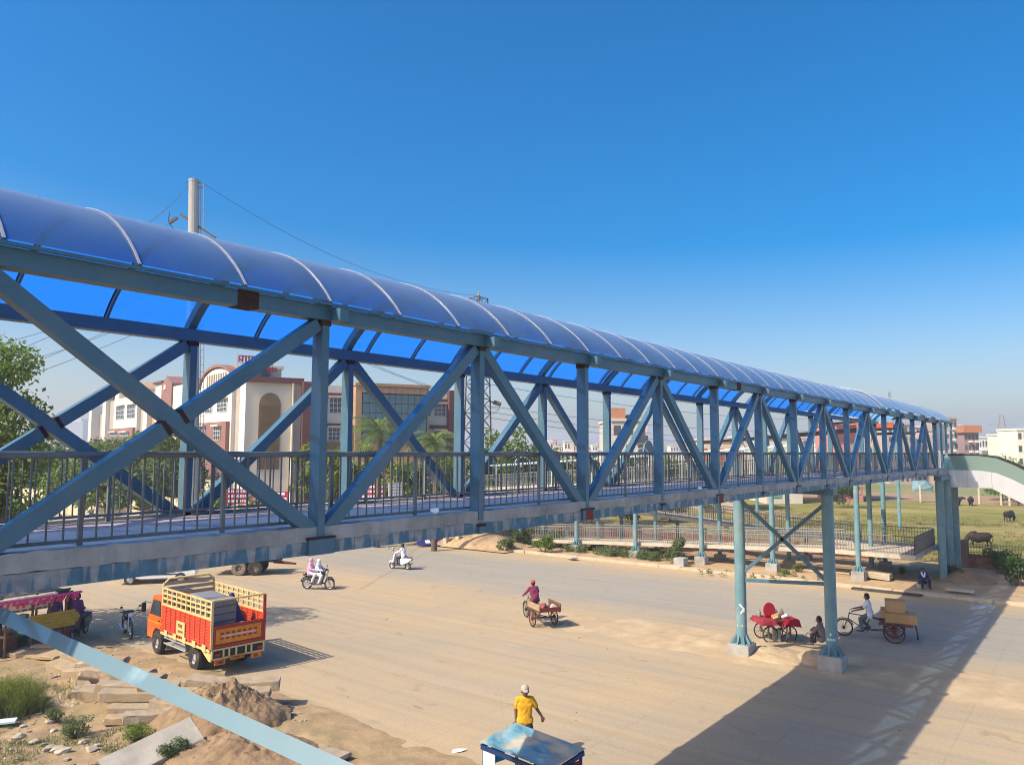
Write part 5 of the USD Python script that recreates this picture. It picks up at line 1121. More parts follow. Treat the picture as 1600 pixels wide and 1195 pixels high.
for i, (px, py, s_, c_) in enumerate(spots):
    P = bk(px, py); t_ = r.normal(0, 1, (18, 3)); t_ /= np.linalg.norm(t_, axis=1)[:, None]; q = t_ * v(1.2, .8, .5) * s_ + P + v(0, 0, s_ * .25)
    near = ('by the dull weed clump' if 75 < px < 145 and py > 1120 else 'at the right foot of the feathery bush' if px < 75 and py > 1100 else 'near the kerb stone heap' if px < 300 else '')
    tone = ('pale', 'greyish', 'brown')[c_]; sz = 'large' if s_ > .15 else 'medium' if s_ > .09 else 'small'
    lb = f'{sz} {tone} broken stone on the dirt bank {near}' if px < 300 else 'small brown stone lying on the dusty road beyond the tricycle' if px > 700 else 'stone by the far kerb left of the white scooter'
    MB().hull(q).build('rubble_stone', ROCKS[c_], None, label=lb, cat='stone', group=lb + 's')
q = at(712, 1174, .004); rr = np.random.default_rng(4); MB().hull(rr.normal(0, 1, (16, 3)) * v(.1, .09, .02) + q + v(0, 0, .03)).build('crumpled_paper', WHITE, None, label='crumpled white paper on the road near the kiosk', cat='paper')
q = at(855, 946, .004); MB().hull(rr.normal(0, 1, (12, 3)) * v(.14, .07, .012) + q + v(0, 0, .03)).build('litter', WHITE, None, label='pale scrap of litter on the road beyond the flatbed tricycle', cat='litter')
q = bk(8, 1133); MB().box(q + v(0, 0, .1), (.5, .34, .05), b0 + .4).build('foam_sheet', C((.55, .68, .78), .6, .08, 5, name='pale_foam'), None, label='pale blue flat sheet lying at the left edge of the bank', cat='foam sheet')
# slabs by the far kerb
def vslab(label, px, py, L, W_, Hh, rz, ti=0.0, lift=0.0, n=1):
    P = at(px, py, .16); t_ = thing('loose_slab', label, 'slab', P + v(0, 0, lift), rz)
    for k in range(n):
        MB().frame((0, .03 * k, Hh / 2 + k * (Hh + .015)), norm(v(math.cos(ti), 0, math.sin(ti))), v(0, 1, 0), norm(v(-math.sin(ti), 0, math.cos(ti))), L, W_ - .06 * k, Hh).build('slab', CONCW, t_)
vslab('stack of pale flat slabs on the far verge right of the braced column', 1368, 903, 1.7, 1.1, .1, 1.6, .06, .06, 3)
vslab('low flat slab left of the pale slab stack', 1312, 894, 1.4, .8, .08, 1.5)
vslab('slab set askew on the kerb left of the braced column', 1278, 893, 1.6, .6, .07, 1.3)
vslab('tilted concrete drain cover lifted at the kerb beside the soil mound', 1500, 926, 1.3, .5, .1, 1.62, .02, .1)
vslab('fallen slab lying by the kerb under the far bush', 893, 871, .9, .5, .08, 1.1, .05)
MB().b2((44.95, 8.2, .02), (45.38, 11.6, .1)).build('drain_bar', C((.05, .045, .04), .8, .2, 5, name='dark_drain'), None, label='dark bar lying along the kerb left of the seated man', cat='drain bar')
blk = thing('concrete_block', 'weathered concrete block with leafy bush under the ramp', 'concrete block', vg(1064, 884)); MB().rbox((0, 0, .25), (.7, .7, .6), .03).build('block', CONC, blk)
for i, (px, py, z_, l_) in enumerate(((1005, 860, 1.0, 'reddish stone rubble line under the lower ramp, left'), (1130, 865, .8, 'reddish stone rubble line under the lower ramp, right'))):
    heap(l_, px, py, 1.2, .5, C((.26, .16, .1), .9, .3, 4, name='red_rubble', bump=.8), 50 + i, 2.6, 1.57, rough=1.4, name='rubble_bank', cat='rubble')
# bollards and lying board beyond the scooter
for px, hh in ((697, .8), (716, .9)):
    P = at(px, 852, .1); MB().rbox(P + v(0, 0, hh / 2), (.35, .35, hh + .1), .03).build('bollard', CONCW, None, label='%s concrete bollard post beyond the white scooter' % ('left squat' if px < 700 else 'right taller'), cat='bollard')
P = at(672, 851, .1); sb = thing('fallen_board', 'blue sign board with white mark lying beyond the white scooter', 'sign', P, 1.2)
MB().frame((0, 0, .3), norm(v(0, 1, 0)), norm(v(1, 0, .8)), norm(v(-.8, 0, 1)), 2.3, .9, .05).build('board', C((.03, .03, .16), .5, .1, 4, name='navy_board'), sb)
m_ = MB().ring((0, 0, 0), .2, .05, (0, 0, 1), 14, 4); vv, ff = m_.mesh(); MB().frame((-.03, .25, .33), v(0, 1, 0), norm(v(1, 0, .8)), norm(v(-.8, 0, 1)), .4, .5, .02).build('white_mark', WHITE, sb)
for i, (px, py, D) in enumerate(((1435, 0, 0), (1526, 0, 0), (1573, 0, 0), (1352, 0, 0), (1560, 0, 0), (1300, 0, 0))):
    d = ray(px, 704); P = EYE + d * (127.0 / d[0]); MB().b2((127 - .12, P[1] - .12, 0), (127 + .12, P[1] + .12, 2.6)).build('fence_post', CONCW, None, label='pale concrete fence post at the back of the field, ' + ('just right of the end columns', 'right of the two grazing buffaloes', 'below the escalator slope', 'left of the end columns', 'half way to the escalator slope', 'seen between bridge columns')[i], cat='fence post', group=None)
tt = thing('blue_tarp_shelter', 'small blue tarp shelter at the back of the field left of the end columns', 'shelter', hitA(1441, 750, 166) * v(1, 1, 0)); rr = np.random.default_rng(5); MB().hull(rr.uniform(-1, 1, (20, 3)) * v(1.4, 1.8, 1.2) + v(0, 0, 1.0)).build('tarp', C((.13, .22, .25), .7, .3, 2, name='teal_tarp'), tt)
# ================================================================ PEOPLE
ICO1 = np.array(trimesh.creation.icosphere(subdivisions=1).vertices); ICO2 = np.array(trimesh.creation.icosphere(subdivisions=2).vertices)
def bone(*sp): return m3.Manifold.hull_points(np.vstack([ICO2 * r + np.asarray(p, float) for p, r in sp]))
def fuse(bones, edge=.035, it=6):
    m = m3.Manifold.batch_boolean(bones, m3.OpType.Add).refine_to_length(edge).to_mesh()
    t = trimesh.Trimesh(m.vert_properties[:, :3], m.tri_verts, process=True); trimesh.smoothing.filter_taubin(t, iterations=it); return t
def mirror(J):   # joints given for the left side ('l' suffix) unless the right side is given
    K = dict(J)
    for k in list(J):
        if k.endswith('_l') and k[:-2] + '_r' not in J: K[k[:-2] + '_r'] = tuple(np.array(J[k], float) * v(1, -1, 1))
    return {k: v(*x) for k, x in K.items()}
def hand(wr, d, side, grip=0.0, s=1.0):
    """palm, four unequal fingers bent by grip, thumb leaving the side"""
    d = norm(d); q = norm(np.cross(d, v(0, 0, 1)) if abs(d[2]) < .9 else np.cross(d, v(1, 0, 0))); nn = np.cross(q, d); out = []
    c = wr + d * .085 * s
    out.append(bone((wr, .024 * s), (wr + d * .02 + q * .012, .02 * s), (c + q * .028 * s, .014 * s), (c - q * .028 * s, .014 * s)))
    for k, (o, l) in enumerate(((-.028, .062), (-.01, .075), (.009, .078), (.027, .068))):
        a = c + q * o * s; d1 = norm(d - nn * grip * 1.0); d2 = norm(d - nn * grip * 3.0)
        b = a + d1 * l * .5 * s; e = b + d2 * l * .5 * s
        out += [bone((a, .011 * s), (b, .0095 * s)), bone((b, .0095 * s), (e, .008 * s))]
    a = wr + d * .03 * s - q * .026 * s * side; b = a + norm(d * .7 - q * .75 * side - nn * .2) * .04 * s; e = b + norm(d - q * .25 * side - nn * grip) * .034 * s
    out += [bone((a, .013 * s), (b, .011 * s)), bone((b, .011 * s), (e, .009 * s))]
    return out
px_seed = lambda t: float(sum(map(ord, t)) % 97)
def folds(t, amp, sd):
    w = np.array(t.vertices); n_ = np.array(t.vertex_normals); f_ = meshkit.fbm(w * v(11, 11, 7) + sd, 3, 5) - .5
    t.vertices = w + n_ * (f_ * amp)[:, None]; return t
def person(label, loc, rz, J, shirt, pants, sleeve='short', hair=True, cap=None, scarf=None, shoes=(.05, .04, .035), skin=None, grip=.5, coat=False, group=None, beard=False):
    J = mirror(J); t_ = thing('person', label, 'person', loc, rz, group=group); B = []
    sk = skin or SKIN
    hd, nk, ch, pv = J['head'], J['neck'], J['chest'], J['pelvis']
    fw = norm(J.get('face', v(1, 0, 0))); upv = norm(hd - nk); lt = norm(np.cross(upv, fw)); fw = np.cross(lt, upv)
    hb = [bone((hd + upv * .03 - fw * .015, .092), (hd - upv * .05 + fw * .02, .068)), bone((hd - upv * .095 + fw * .045, .034), (hd - upv * .04 + fw * .04, .05)),
          bone((hd + fw * .092 - upv * .005, .008), (hd + fw * .108 - upv * .035, .014)), bone((nk - upv * .02, .056), (hd - upv * .07 - fw * .01, .05))]
    for s_ in (-1, 1): hb.append(bone((hd + lt * .088 * s_ - upv * .005 - fw * .01, .018), (hd + lt * .088 * s_ - upv * .035 - fw * .005, .012)))
    cl, crr = J['shoulder_l'], J['shoulder_r']; hl, hr = J['hip_l'], J['hip_r']
    def torso(o): return [bone((ch + (cl - crr) * .24, .105 + o), (ch - (cl - crr) * .24, .105 + o), (hl * .6 + pv * .4 + v(0, 0, .03), .1 + o), (hr * .6 + pv * .4 + v(0, 0, .03), .1 + o)), bone((cl * .8 + crr * .2, .07 + o), (crr * .8 + cl * .2, .07 + o), (ch, .115 + o)), bone((nk - v(0, 0, .03), .05 + o), (cl, .056 + o)), bone((nk - v(0, 0, .03), .05 + o), (crr, .056 + o))]
    def arm(s_, o, long_):
        sh, el, wr = J['shoulder_' + s_], J['elbow_' + s_], J['wrist_' + s_]
        out = [bone((sh, .056 + o), (el if long_ else sh + (el - sh) * .72, .041 + o if long_ else .05 + o))]
        if long_: out.append(bone((el, .041 + o), (wr - norm(wr - el) * .02, .031 + o)))
        return out
    def leg(s_, o, end=1.0):
        h, kn, an = J['hip_' + s_], J['knee_' + s_], J['ankle_' + s_]
        return [bone((pv, .105 + o), (h, .088 + o)), bone((h, .088 + o), (kn, .06 + o)), bone((kn, .06 + o), (kn + (an - kn) * .35, .058 + o)), bone((kn + (an - kn) * .35, .056 + o), (kn + (an - kn) * end, .04 + o))]
    B += hb + torso(0)
    for s_ in 'lr':
        B += arm(s_, 0, True) + leg(s_, 0)
        wr, el = J['wrist_' + s_], J['elbow_' + s_]; B += hand(wr, J.get('hand_' + s_, wr - el), 1 if s_ == 'l' else -1, grip)
        an = J['ankle_' + s_]; td = norm(J.get('toe_' + s_, v(1, 0, -.05))); B.append(bone((an - v(0, 0, .03), .042), (an - v(0, 0, .045) + td * .15, .028)))
    MB().tm(fuse(B)).build('body', sk, t_, smooth=True)
    shb = torso(.016)
    for s_ in 'lr': shb += arm(s_, .015, sleeve == 'long')
    if coat: shb += [bone((hl, .125), (hr, .125), (pv - v(0, 0, .12), .13))]
    else: shb += [bone((hl + v(0, 0, -.03), .13), (hr + v(0, 0, -.03), .13), (pv + v(0, 0, .06), .13))]
    MB().tm(folds(fuse(shb, .03, 4), .045, px_seed(label))).build('shirt', C(shirt, .85, .1, 9, name='cloth', bump=.2), t_, smooth=True)
    MB().tm(folds(fuse(leg('l', .016, .97) + leg('r', .016, .97), .035, 4), .03, px_seed(label) + 3)).build('trousers', C(pants, .85, .12, 9, name='cloth', bump=.2), t_, smooth=True)
    for s_ in 'lr':
        an = J['ankle_' + s_]; td = norm(J.get('toe_' + s_, v(1, 0, -.05)))
        MB().tm(bone((an - v(0, 0, .04) - td * .04, .046), (an - v(0, 0, .052) + td * .16, .033))).build('shoe', C(shoes, .6, .1, 9, name='shoe_leather'), t_, smooth=True)
    if scarf is not None:
        sc = [bone((hd + upv * .03 - fw * .02, .108), (hd - upv * .04 - fw * .02, .092)), bone((hd - upv * .05 + fw * .035, .066), (nk, .085)), bone((nk, .09), (nk - v(0, 0, .06), .11))]
        MB().tm(fuse(sc, .04, 4)).build('head_scarf', C(scarf, .85, .08, 9, name='scarf_cloth'), t_, smooth=True)
    elif hair or cap is not None:
        MB().tm(bone((hd + upv * .045 - fw * .028, .097), (hd - fw * .05 - upv * .03, .075))).build('hair', HAIR, t_, smooth=True)
    if cap is not None:
        cm = C(cap, .8, .08, 9, name='cap_cloth'); MB().tm(bone((hd + upv * .055 - fw * .01, .102), (hd + upv * .05 - fw * .03, .1))).build('cap', cm, t_, smooth=True)
        MB().tm(bone((hd + upv * .055 + fw * .08 + lt * .05, .014), (hd + upv * .055 + fw * .08 - lt * .05, .014), (hd + upv * .045 + fw * .17 + lt * .03, .008), (hd + upv * .045 + fw * .17 - lt * .03, .008))).build('cap_peak', cm, t_, smooth=True)
    for s_ in (-1, 1):
        MB().ell(hd + fw * .087 + lt * .033 * s_ + upv * .012, (.009, .013, .008), 1).build('eye', HAIR, t_)
    MB().ell(hd + fw * .086 - upv * .062, (.012, .022, .006), 1).build('mouth', C((.10, .035, .03), .6, .1, 9, name='lips'), t_)
    return t_
STAND = dict(pelvis=(0, 0, .93), chest=(0, 0, 1.24), neck=(0, 0, 1.43), head=(.02, 0, 1.575), shoulder_l=(0, .17, 1.38), elbow_l=(-.03, .24, 1.12), wrist_l=(.03, .27, .88), hip_l=(0, .09, .9), knee_l=(.02, .1, .49), ankle_l=(0, .11, .09))
WALK = dict(STAND, elbow_l=(-.02, .27, 1.12), wrist_l=(.0, .42, .92), hand_l=(.1, .2, -1), elbow_r=(-.05, -.22, 1.11), wrist_r=(.0, -.22, .87), knee_l=(.16, .1, .5), ankle_l=(.2, .1, .1), knee_r=(.0, -.09, .5), ankle_r=(-.24, -.09, .13))
RIDE = dict(pelvis=(-.12, 0, .86), chest=(-.04, 0, 1.15), neck=(-.01, 0, 1.34), head=(.02, 0, 1.48), shoulder_l=(-.01, .18, 1.28), elbow_l=(.14, .28, 1.06), wrist_l=(.36, .27, 1.03), hip_l=(-.1, .1, .84), knee_l=(.26, .2, .76), ankle_l=(.1, .2, .36))
# ================================================================ TWO AND THREE WHEELERS
def wheel(par, c, R, w=.05, ax=(0, 1, 0), spokes=12, rimc=None, hubr=.06, name='wheel', sp=.006, tyre=RUBBER):
    w_ = MB().ring(c, R - w * .5, w * .5, ax, 28, 8).build(name, tyre, par, smooth=True)
    MB().ring(c, R - w * 1.05, w * .3, ax, 24, 6).build('rim', rimc or CHROME, w_, smooth=True)
    a = norm(ax); x = norm(np.cross(a, v(0, 0, 1))); z = np.cross(x, a); m_ = MB()
    for k in range(spokes):
        t = 2 * np.pi * k / spokes; d = x * math.cos(t) + z * math.sin(t); m_.tube(np.asarray(c) + d * hubr * .7 + a * .02 * (-1) ** k, np.asarray(c) + d * (R - w), sp, 4, cap=False)
    m_.tube(np.asarray(c) - a * .05, np.asarray(c) + a * .05, hubr, 10).build('spokes', rimc or CHROME, w_, kind='stuff'); return w_
def bulge(pts_r): return m3.Manifold.hull_points(np.vstack([ICO2 * r + np.asarray(p, float) for p, r in pts_r]))
def motorcycle(label, loc, rz, tank=(.02, .02, .022), lean=0.0):
    t_ = thing('motorcycle', label, 'motorcycle', loc, rz); paint = C(tank, .25, .1, 5, name='bike_paint', spec=.6)
    wheel(t_, (.64, 0, .3), .3, .075, spokes=10); wheel(t_, (-.62, 0, .3), .3, .09, spokes=10)
    for s_ in (-1, 1): MB().tube((.64, .07 * s_, .3), (.42, .08 * s_, .92), .02, 8).build('fork', CHROME, t_, smooth=40)
    MB().path([(.42 + .22 * 0 + .27 * math.cos(q) + .22, 0, .3 + .36 * math.sin(q)) for q in np.linspace(.3, 2.4, 9)], .045, 6).build('front_mudguard', paint, t_, smooth=40)
    MB().tm(bulge([((.3, .09, .86), .07), ((.3, -.09, .86), .07), ((-.06, .05, .8), .07), ((-.06, -.05, .8), .07), ((.1, 0, .93), .07)])).build('fuel_tank', paint, t_, smooth=40)
    MB().tm(bulge([((-.1, .1, .78), .05), ((-.1, -.1, .78), .05), ((-.68, .08, .84), .045), ((-.68, -.08, .84), .045)])).build('seat', BLACK, t_, smooth=40)
    MB().tm(bulge([((-.4, .09, .68), .05), ((-.4, -.09, .68), .05), ((-.78, .05, .76), .05), ((-.78, -.05, .76), .05), ((-.2, .08, .6), .06), ((-.2, -.08, .6), .06)])).build('tail_cowl', paint, t_, smooth=40)
    MB().rbox((.02, 0, .45), (.36, .3, .34), .06).build('engine', GREYM, t_, smooth=40)
    MB().path([(.16, -.14, .4), (.1, -.16, .27), (-.2, -.17, .26), (-.75, -.19, .36)], [.022, .025, .04, .05], 8).build('exhaust', CHROME, t_, smooth=40)
    m_ = MB().tube((.4, 0, .95), (-.1, 0, .72), .03).tube((.36, 0, .86), (.2, 0, .3), .025).tube((.2, 0, .3), (-.3, 0, .3), .025)
    for s_ in (-1, 1): m_.tube((-.62, .1 * s_, .3), (-.15, .1 * s_, .34), .02).tube((-.55, .12 * s_, .36), (-.5, .12 * s_, .74), .025)
    m_.build('frame', BLACK, t_, kind='stuff')
    MB().path([(.3, .36, 1.02), (.38, .22, 1.05), (.42, 0, .98), (.38, -.22, 1.05), (.3, -.36, 1.02)], .014, 8).build('handlebar', BLACK, t_, smooth=40)
    for s_ in (-1, 1):
        MB().tube((.28, .3 * s_, 1.02), (.3, .38 * s_, 1.02), .022).build('grip', BLACK, t_)
        mr = MB().tube((.36, .22 * s_, 1.05), (.36, .32 * s_, 1.2), .008, 5).ell((.37, .34 * s_, 1.22), (.015, .06, .04), 1).build('mirror', BLACK, t_)
        MB().ell((.45, .17 * s_, .9), (.03, .03, .03), 1).build('indicator', C((.5, .2, .02), .3, .1, 5, name='amber_lens'), t_)
    MB().ell((.5, 0, .92), (.08, .11, .1), 2).build('headlight', C((.5, .52, .54), .1, .1, 5, name='lamp_glass'), t_, smooth=True)
    MB().rbox((.45, 0, 1.05), (.1, .2, .1), .03).build('instrument_cowl', BLACK, t_)
    MB().rbox((-.84, 0, .78), (.05, .14, .08), .02).build('tail_lamp', C((.35, .02, .015), .3, .1, 5, name='red_lens'), t_)
    MB().box((-.88, 0, .58), (.01, .2, .1)).build('number_plate', WHITE, t_)
    MB().path([(-.62 + .36 * math.cos(q), 0, .3 + .36 * math.sin(q)) for q in np.linspace(1.2, 2.9, 7)], .05, 6).build('rear_mudguard', BLACK, t_, smooth=40)
    return t_
def scooter(label, loc, rz, col):
    t_ = thing('scooter', label, 'scooter', loc, rz); paint = C(col, .25, .06, 5, name='scooter_paint', spec=.6)
    wheel(t_, (.58, 0, .23), .23, .09, spokes=6, sp=.015); wheel(t_, (-.58, 0, .23), .23, .1, spokes=6, sp=.015)
    MB().tm(bulge([((.42, .17, .42), .03), ((.42, -.17, .42), .03), ((.34, .14, .86), .035), ((.34, -.14, .86), .035), ((.5, 0, .5), .06), ((.46, 0, .84), .06)])).build('front_apron', paint, t_, smooth=40)
    MB().tm(bulge([((.78, 0, .43), .06), ((.42, .05, .48), .07), ((.42, -.05, .48), .07)])).build('front_mudguard', paint, t_, smooth=40)
    MB().rbox((.12, 0, .3), (.6, .34, .1), .03).build('floorboard', BLACK, t_)
    MB().tm(bulge([((-.2, .12, .35), .07), ((-.2, -.12, .35), .07), ((-.15, .1, .66), .06), ((-.15, -.1, .66), .06), ((-.62, .14, .5), .07), ((-.62, -.14, .5), .07), ((-.86, .08, .68), .05), ((-.86, -.08, .68), .05)])).build('rear_body', paint, t_, smooth=40)
    MB().tm(bulge([((-.1, .11, .75), .045), ((-.1, -.11, .75), .045), ((-.8, .09, .79), .045), ((-.8, -.09, .79), .045)])).build('seat', BLACK, t_, smooth=40)
    MB().tm(bulge([((.34, .09, .98), .06), ((.34, -.09, .98), .06), ((.42, 0, .92), .06)])).build('headlamp_cowl', paint, t_, smooth=40)
    MB().ell((.475, 0, .95), (.03, .09, .055), 2).build('headlight', C((.5, .52, .54), .1, .1, 5, name='lamp_glass'), t_, smooth=True)
    MB().path([(.24, .34, 1.0), (.32, .15, 1.03), (.32, -.15, 1.03), (.24, -.34, 1.0)], .016, 8).build('handlebar', BLACK, t_, smooth=40)
    for s_ in (-1, 1): MB().tube((.3, .2 * s_, 1.02), (.3, .28 * s_, 1.18), .008, 5).ell((.31, .3 * s_, 1.2), (.015, .06, .045), 1).build('mirror', BLACK, t_)
    MB().tube((-.2, -.17, .3), (-.78, -.19, .36), .05, 8).build('exhaust', GREYM, t_); MB().path([(-.7, .13, .84), (-.92, .13, .84), (-.92, -.13, .84), (-.7, -.13, .84)], .014, 6).build('grab_rail', GREYM, t_)
    MB().rbox((-.91, 0, .66), (.04, .18, .07), .015).build('tail_lamp', C((.35, .02, .015), .3, .1, 5, name='red_lens'), t_); MB().box((-.88, 0, .45), (.01, .2, .1)).build('number_plate', WHITE, t_)
    MB().tube((.38, 0, .95), (.58, .0, .23), .04, 8).build('fork', BLACK, t_); return t_
def head(a, b): d = b - a; return math.atan2(d[1], d[0])
pf, pr_ = at(514, 921), at(480, 920); hz = head(pr_, pf); mid = (pf + pr_) / 2
motorcycle('dark motorcycle carrying two riders wrapped in pink and white', mid, hz, (.02, .02, .022))
def onseat(P, hz, x=0, z=0): return P + v(math.cos(hz) * x, math.sin(hz) * x, z)
person('rider in white with a white head wrap steering the dark motorcycle', onseat(mid, hz), hz, RIDE, (.62, .64, .70), (.55, .56, .60), 'long', scarf=(.70, .72, .76))
PILL = dict(RIDE, pelvis=(-.5, 0, .9), chest=(-.47, 0, 1.2), neck=(-.45, 0, 1.39), head=(-.42, 0, 1.53), shoulder_l=(-.45, .18, 1.33), elbow_l=(-.34, .25, 1.1), wrist_l=(-.15, .2, 1.02), hip_l=(-.48, .1, .88), knee_l=(-.1, .22, .82), ankle_l=(-.28, .22, .42))
person('pillion passenger in a pink shawl on the dark motorcycle', onseat(mid, hz), hz, PILL, (.66, .36, .50), (.55, .52, .55), 'long', scarf=(.62, .28, .42), coat=True)
pf, pr_ = at(613, 888), at(637, 890); hz = head(pr_, pf); mid = (pf + pr_) / 2
scooter('white scooter ridden away on the far carriageway', mid, hz, (.74, .74, .73))
person('bare headed rider in a white shirt on the white scooter', onseat(mid, hz), hz, dict(RIDE, pelvis=(-.3, 0, .86), hip_l=(-.28, .1, .84), knee_l=(.1, .16, .72), ankle_l=(.08, .15, .38), chest=(-.24, 0, 1.15), neck=(-.2, 0, 1.34), head=(-.17, 0, 1.48), shoulder_l=(-.2, .18, 1.28), elbow_l=(-.02, .26, 1.1), wrist_l=(.22, .28, 1.02)), (.68, .70, .74), (.03, .03, .035), 'long')
pf, pr_ = at(204, 998), at(186, 979); hz = head(pr_, pf); mid = (pf + pr_) / 2
motorcycle('parked black motorcycle facing the viewer left of the orange truck', pf - v(math.cos(hz), math.sin(hz), 0) * .62, hz, (.03, .025, .03))
pf, pr_ = at(112, 1000), at(141, 985); hz = head(pr_, pf)
scooter('dark scooter parked at the right end of the roadside stall', pf - v(math.cos(hz), math.sin(hz), 0) * .58, hz, (.035, .04, .055))
pf = at(142, 816); motorcycle('tiny motorcycle coming along the cream compound wall', pf, math.atan2(-FW0[1], -FW0[0]))
person('tiny rider on the motorcycle by the cream compound wall', pf, math.atan2(-FW0[1], -FW0[0]), RIDE, (.12, .12, .16), (.05, .05, .06), 'long')
# ---- cargo tricycles
BIKEP = C((.03, .02, .02), .45, .2, 6, name='cycle_enamel', dirt=(.14, .06, .03), dirt_amt=.3)
REDRUST = C((.13, .03, .022), .8, .25, 6, name='red_oxide', dirt=(.2, .12, .07), dirt_amt=.2)
def tricycle(label, loc, rz, rw=.36, side=True, slats=True):
    t_ = thing('cargo_tricycle', label, 'cargo tricycle', loc, rz)
    wheel(t_, (1.85, 0, .35), .35, .045, spokes=20, rimc=BIKEP)
    for s_ in (-1, 1): wheel(t_, (0, .52 * s_, rw), rw, .05, spokes=16, rimc=REDRUST, sp=.011)
    MB().tube((0, -.56, rw), (0, .56, rw), .03).build('axle', BIKEP, t_)
    m_ = MB(); hd0, hd1 = v(1.62, 0, .98), v(1.68, 0, .72); bb = v(1.05, 0, .33); st = v(.86, 0, .86)
    for a, b in ((hd0, hd1), (hd1, bb), (hd0 - v(0, 0, .05), st), (bb, st + v(-.02, 0, .06)), (bb, v(.1, .2, rw)), (bb, v(.1, -.2, rw)), (st, v(.2, .3, .72)), (st, v(.2, -.3, .72))): m_.tube(a, b, .02, 7)
    for s_ in (-1, 1): m_.tube(hd1, v(1.85, .06 * s_, .35), .014, 6)
    m_.build('frame', BIKEP, t_, kind='stuff')
    MB().path([(1.45, .3, 1.06), (1.56, .24, 1.08), (1.62, 0, 1.04), (1.56, -.24, 1.08), (1.45, -.3, 1.06)], .013, 7).build('handlebar', CHROME, t_, smooth=40)
    MB().ring(bb, .1, .012, (0, 1, 0), 16, 5).build('chain_ring', BIKEP, t_); MB().tube(bb + v(.16, .12, -.06), bb + v(.16, .22, -.06), .02).tube(bb + v(-.16, -.12, .06), bb + v(-.16, -.22, .06), .02).tube(bb + v(.16, .12, -.06), bb + v(-.16, -.12, .06), .012).build('pedals', BIKEP, t_, kind='stuff')
    MB().tm(bulge([((.98, 0, .92), .03), ((.76, .07, .92), .04), ((.76, -.07, .92), .04)])).build('saddle', BLACK, t_, smooth=40)
    MB().path([(1.85 + .38 * math.cos(q), 0, .35 + .38 * math.sin(q)) for q in np.linspace(.4, 2.8, 9)], .02, 5).build('front_mudguard', BIKEP, t_)
    for k in range(6): MB().b2((-.66 + k * .2, -.5, .74), (-.48 + k * .2, .5, .765)).build('floor_plank', WOOD, t_)
    m_ = MB()
    for s_ in (-1, 1): m_.b2((-.68, .47 * s_ - .025, .67), (.56, .47 * s_ + .025, .738)).tube((0, .3 * s_, rw), (.3, .3 * s_, .7), .02).tube((0, .3 * s_, rw), (-.4, .3 * s_, .7), .02)
    m_.build('bed_frame', REDRUST, t_, kind='stuff')
    if side:
        for s_ in (-1, 1):
            for k in range(2): MB().b2((-.68, .5 * s_ - .015, .775 + k * .13), (.54, .5 * s_ + .015, .895 + k * .13)).build('side_board', WOODL if s_ > 0 else WOOD, t_)
        MB().b2((-.71, -.5, .72), (-.68, .5, .9)).build('tail_board', REDRUST, t_)
    return t_
pl_, pr_ = at(833, 979), at(865, 976); ax = pr_ - pl_; hz = math.atan2(ax[1], ax[0]) + math.pi / 2
ctr = (pl_ + pr_) / 2; tricycle('flatbed cargo tricycle with low wooden sides ridden away on the dusty middle strip', ctr, hz)
CYC = dict(pelvis=(.86, 0, 1.0), chest=(1.0, 0, 1.3), neck=(1.06, 0, 1.48), head=(1.1, 0, 1.62), shoulder_l=(1.05, .18, 1.42), elbow_l=(1.2, .29, 1.22), wrist_l=(1.44, .28, 1.1), hip_l=(.88, .1, .97), knee_l=(1.22, .13, .78), ankle_l=(1.18, .16, .36), knee_r=(1.18, -.13, .66), ankle_r=(.92, -.16, .44))
person('cyclist in a maroon sweater and red cap pedalling the flatbed tricycle', ctr, hz, CYC, (.17, .02, .06), (.06, .06, .065), 'long', cap=(.45, .04, .05))
sk = thing('sack', 'reddish bundle lying on the flatbed tricycle', 'sack', ctr + v(0, 0, .77), hz); MB().tm(bulge([((-.3, .15, .07), .08), ((.2, .2, .06), .07), ((.1, -.1, .09), .09)])).build('cloth', C((.28, .08, .07), .9, .2, 6, name='red_cloth', bump=.4), sk, smooth=40)
sk = thing('sack', 'pale pinkish sack lying at the back of the flatbed tricycle', 'sack', ctr + v(0, 0, .77), hz); MB().tm(bulge([((-.5, -.15, .07), .08), ((-.3, -.3, .1), .1), ((-.45, -.38, .06), .06)])).build('cloth', C((.5, .38, .36), .9, .2, 6, name='pale_sack', bump=.4), sk, smooth=40)
w0, w1 = at(1319, 993), at(1398, 1001); hz = head(w1, w0); hz = hz; d = norm(w0 - w1)
rear = w0 - d * 1.85
tricycle('cargo tricycle with a stack of cardboard boxes ridden to the left', rear, hz, rw=.40, side=False)
person('cyclist in a white shirt and grey trousers on the carton tricycle', rear, hz, dict(CYC, chest=(.92, 0, 1.32), neck=(.93, 0, 1.51), head=(.97, 0, 1.65), shoulder_l=(.93, .18, 1.45), elbow_l=(1.1, .24, 1.2), wrist_l=(1.43, .28, 1.1)), (.62, .62, .64), (.11, .11, .12), 'short')
CARD = [C(c_, .8, .08, 3, name='cardboard') for c_ in ((.36, .21, .085), (.40, .25, .11), (.31, .18, .075))]
def onb(x, y, z=0): return rear + v(math.cos(hz) * x - math.sin(hz) * y, math.sin(hz) * x + math.cos(hz) * y, z)
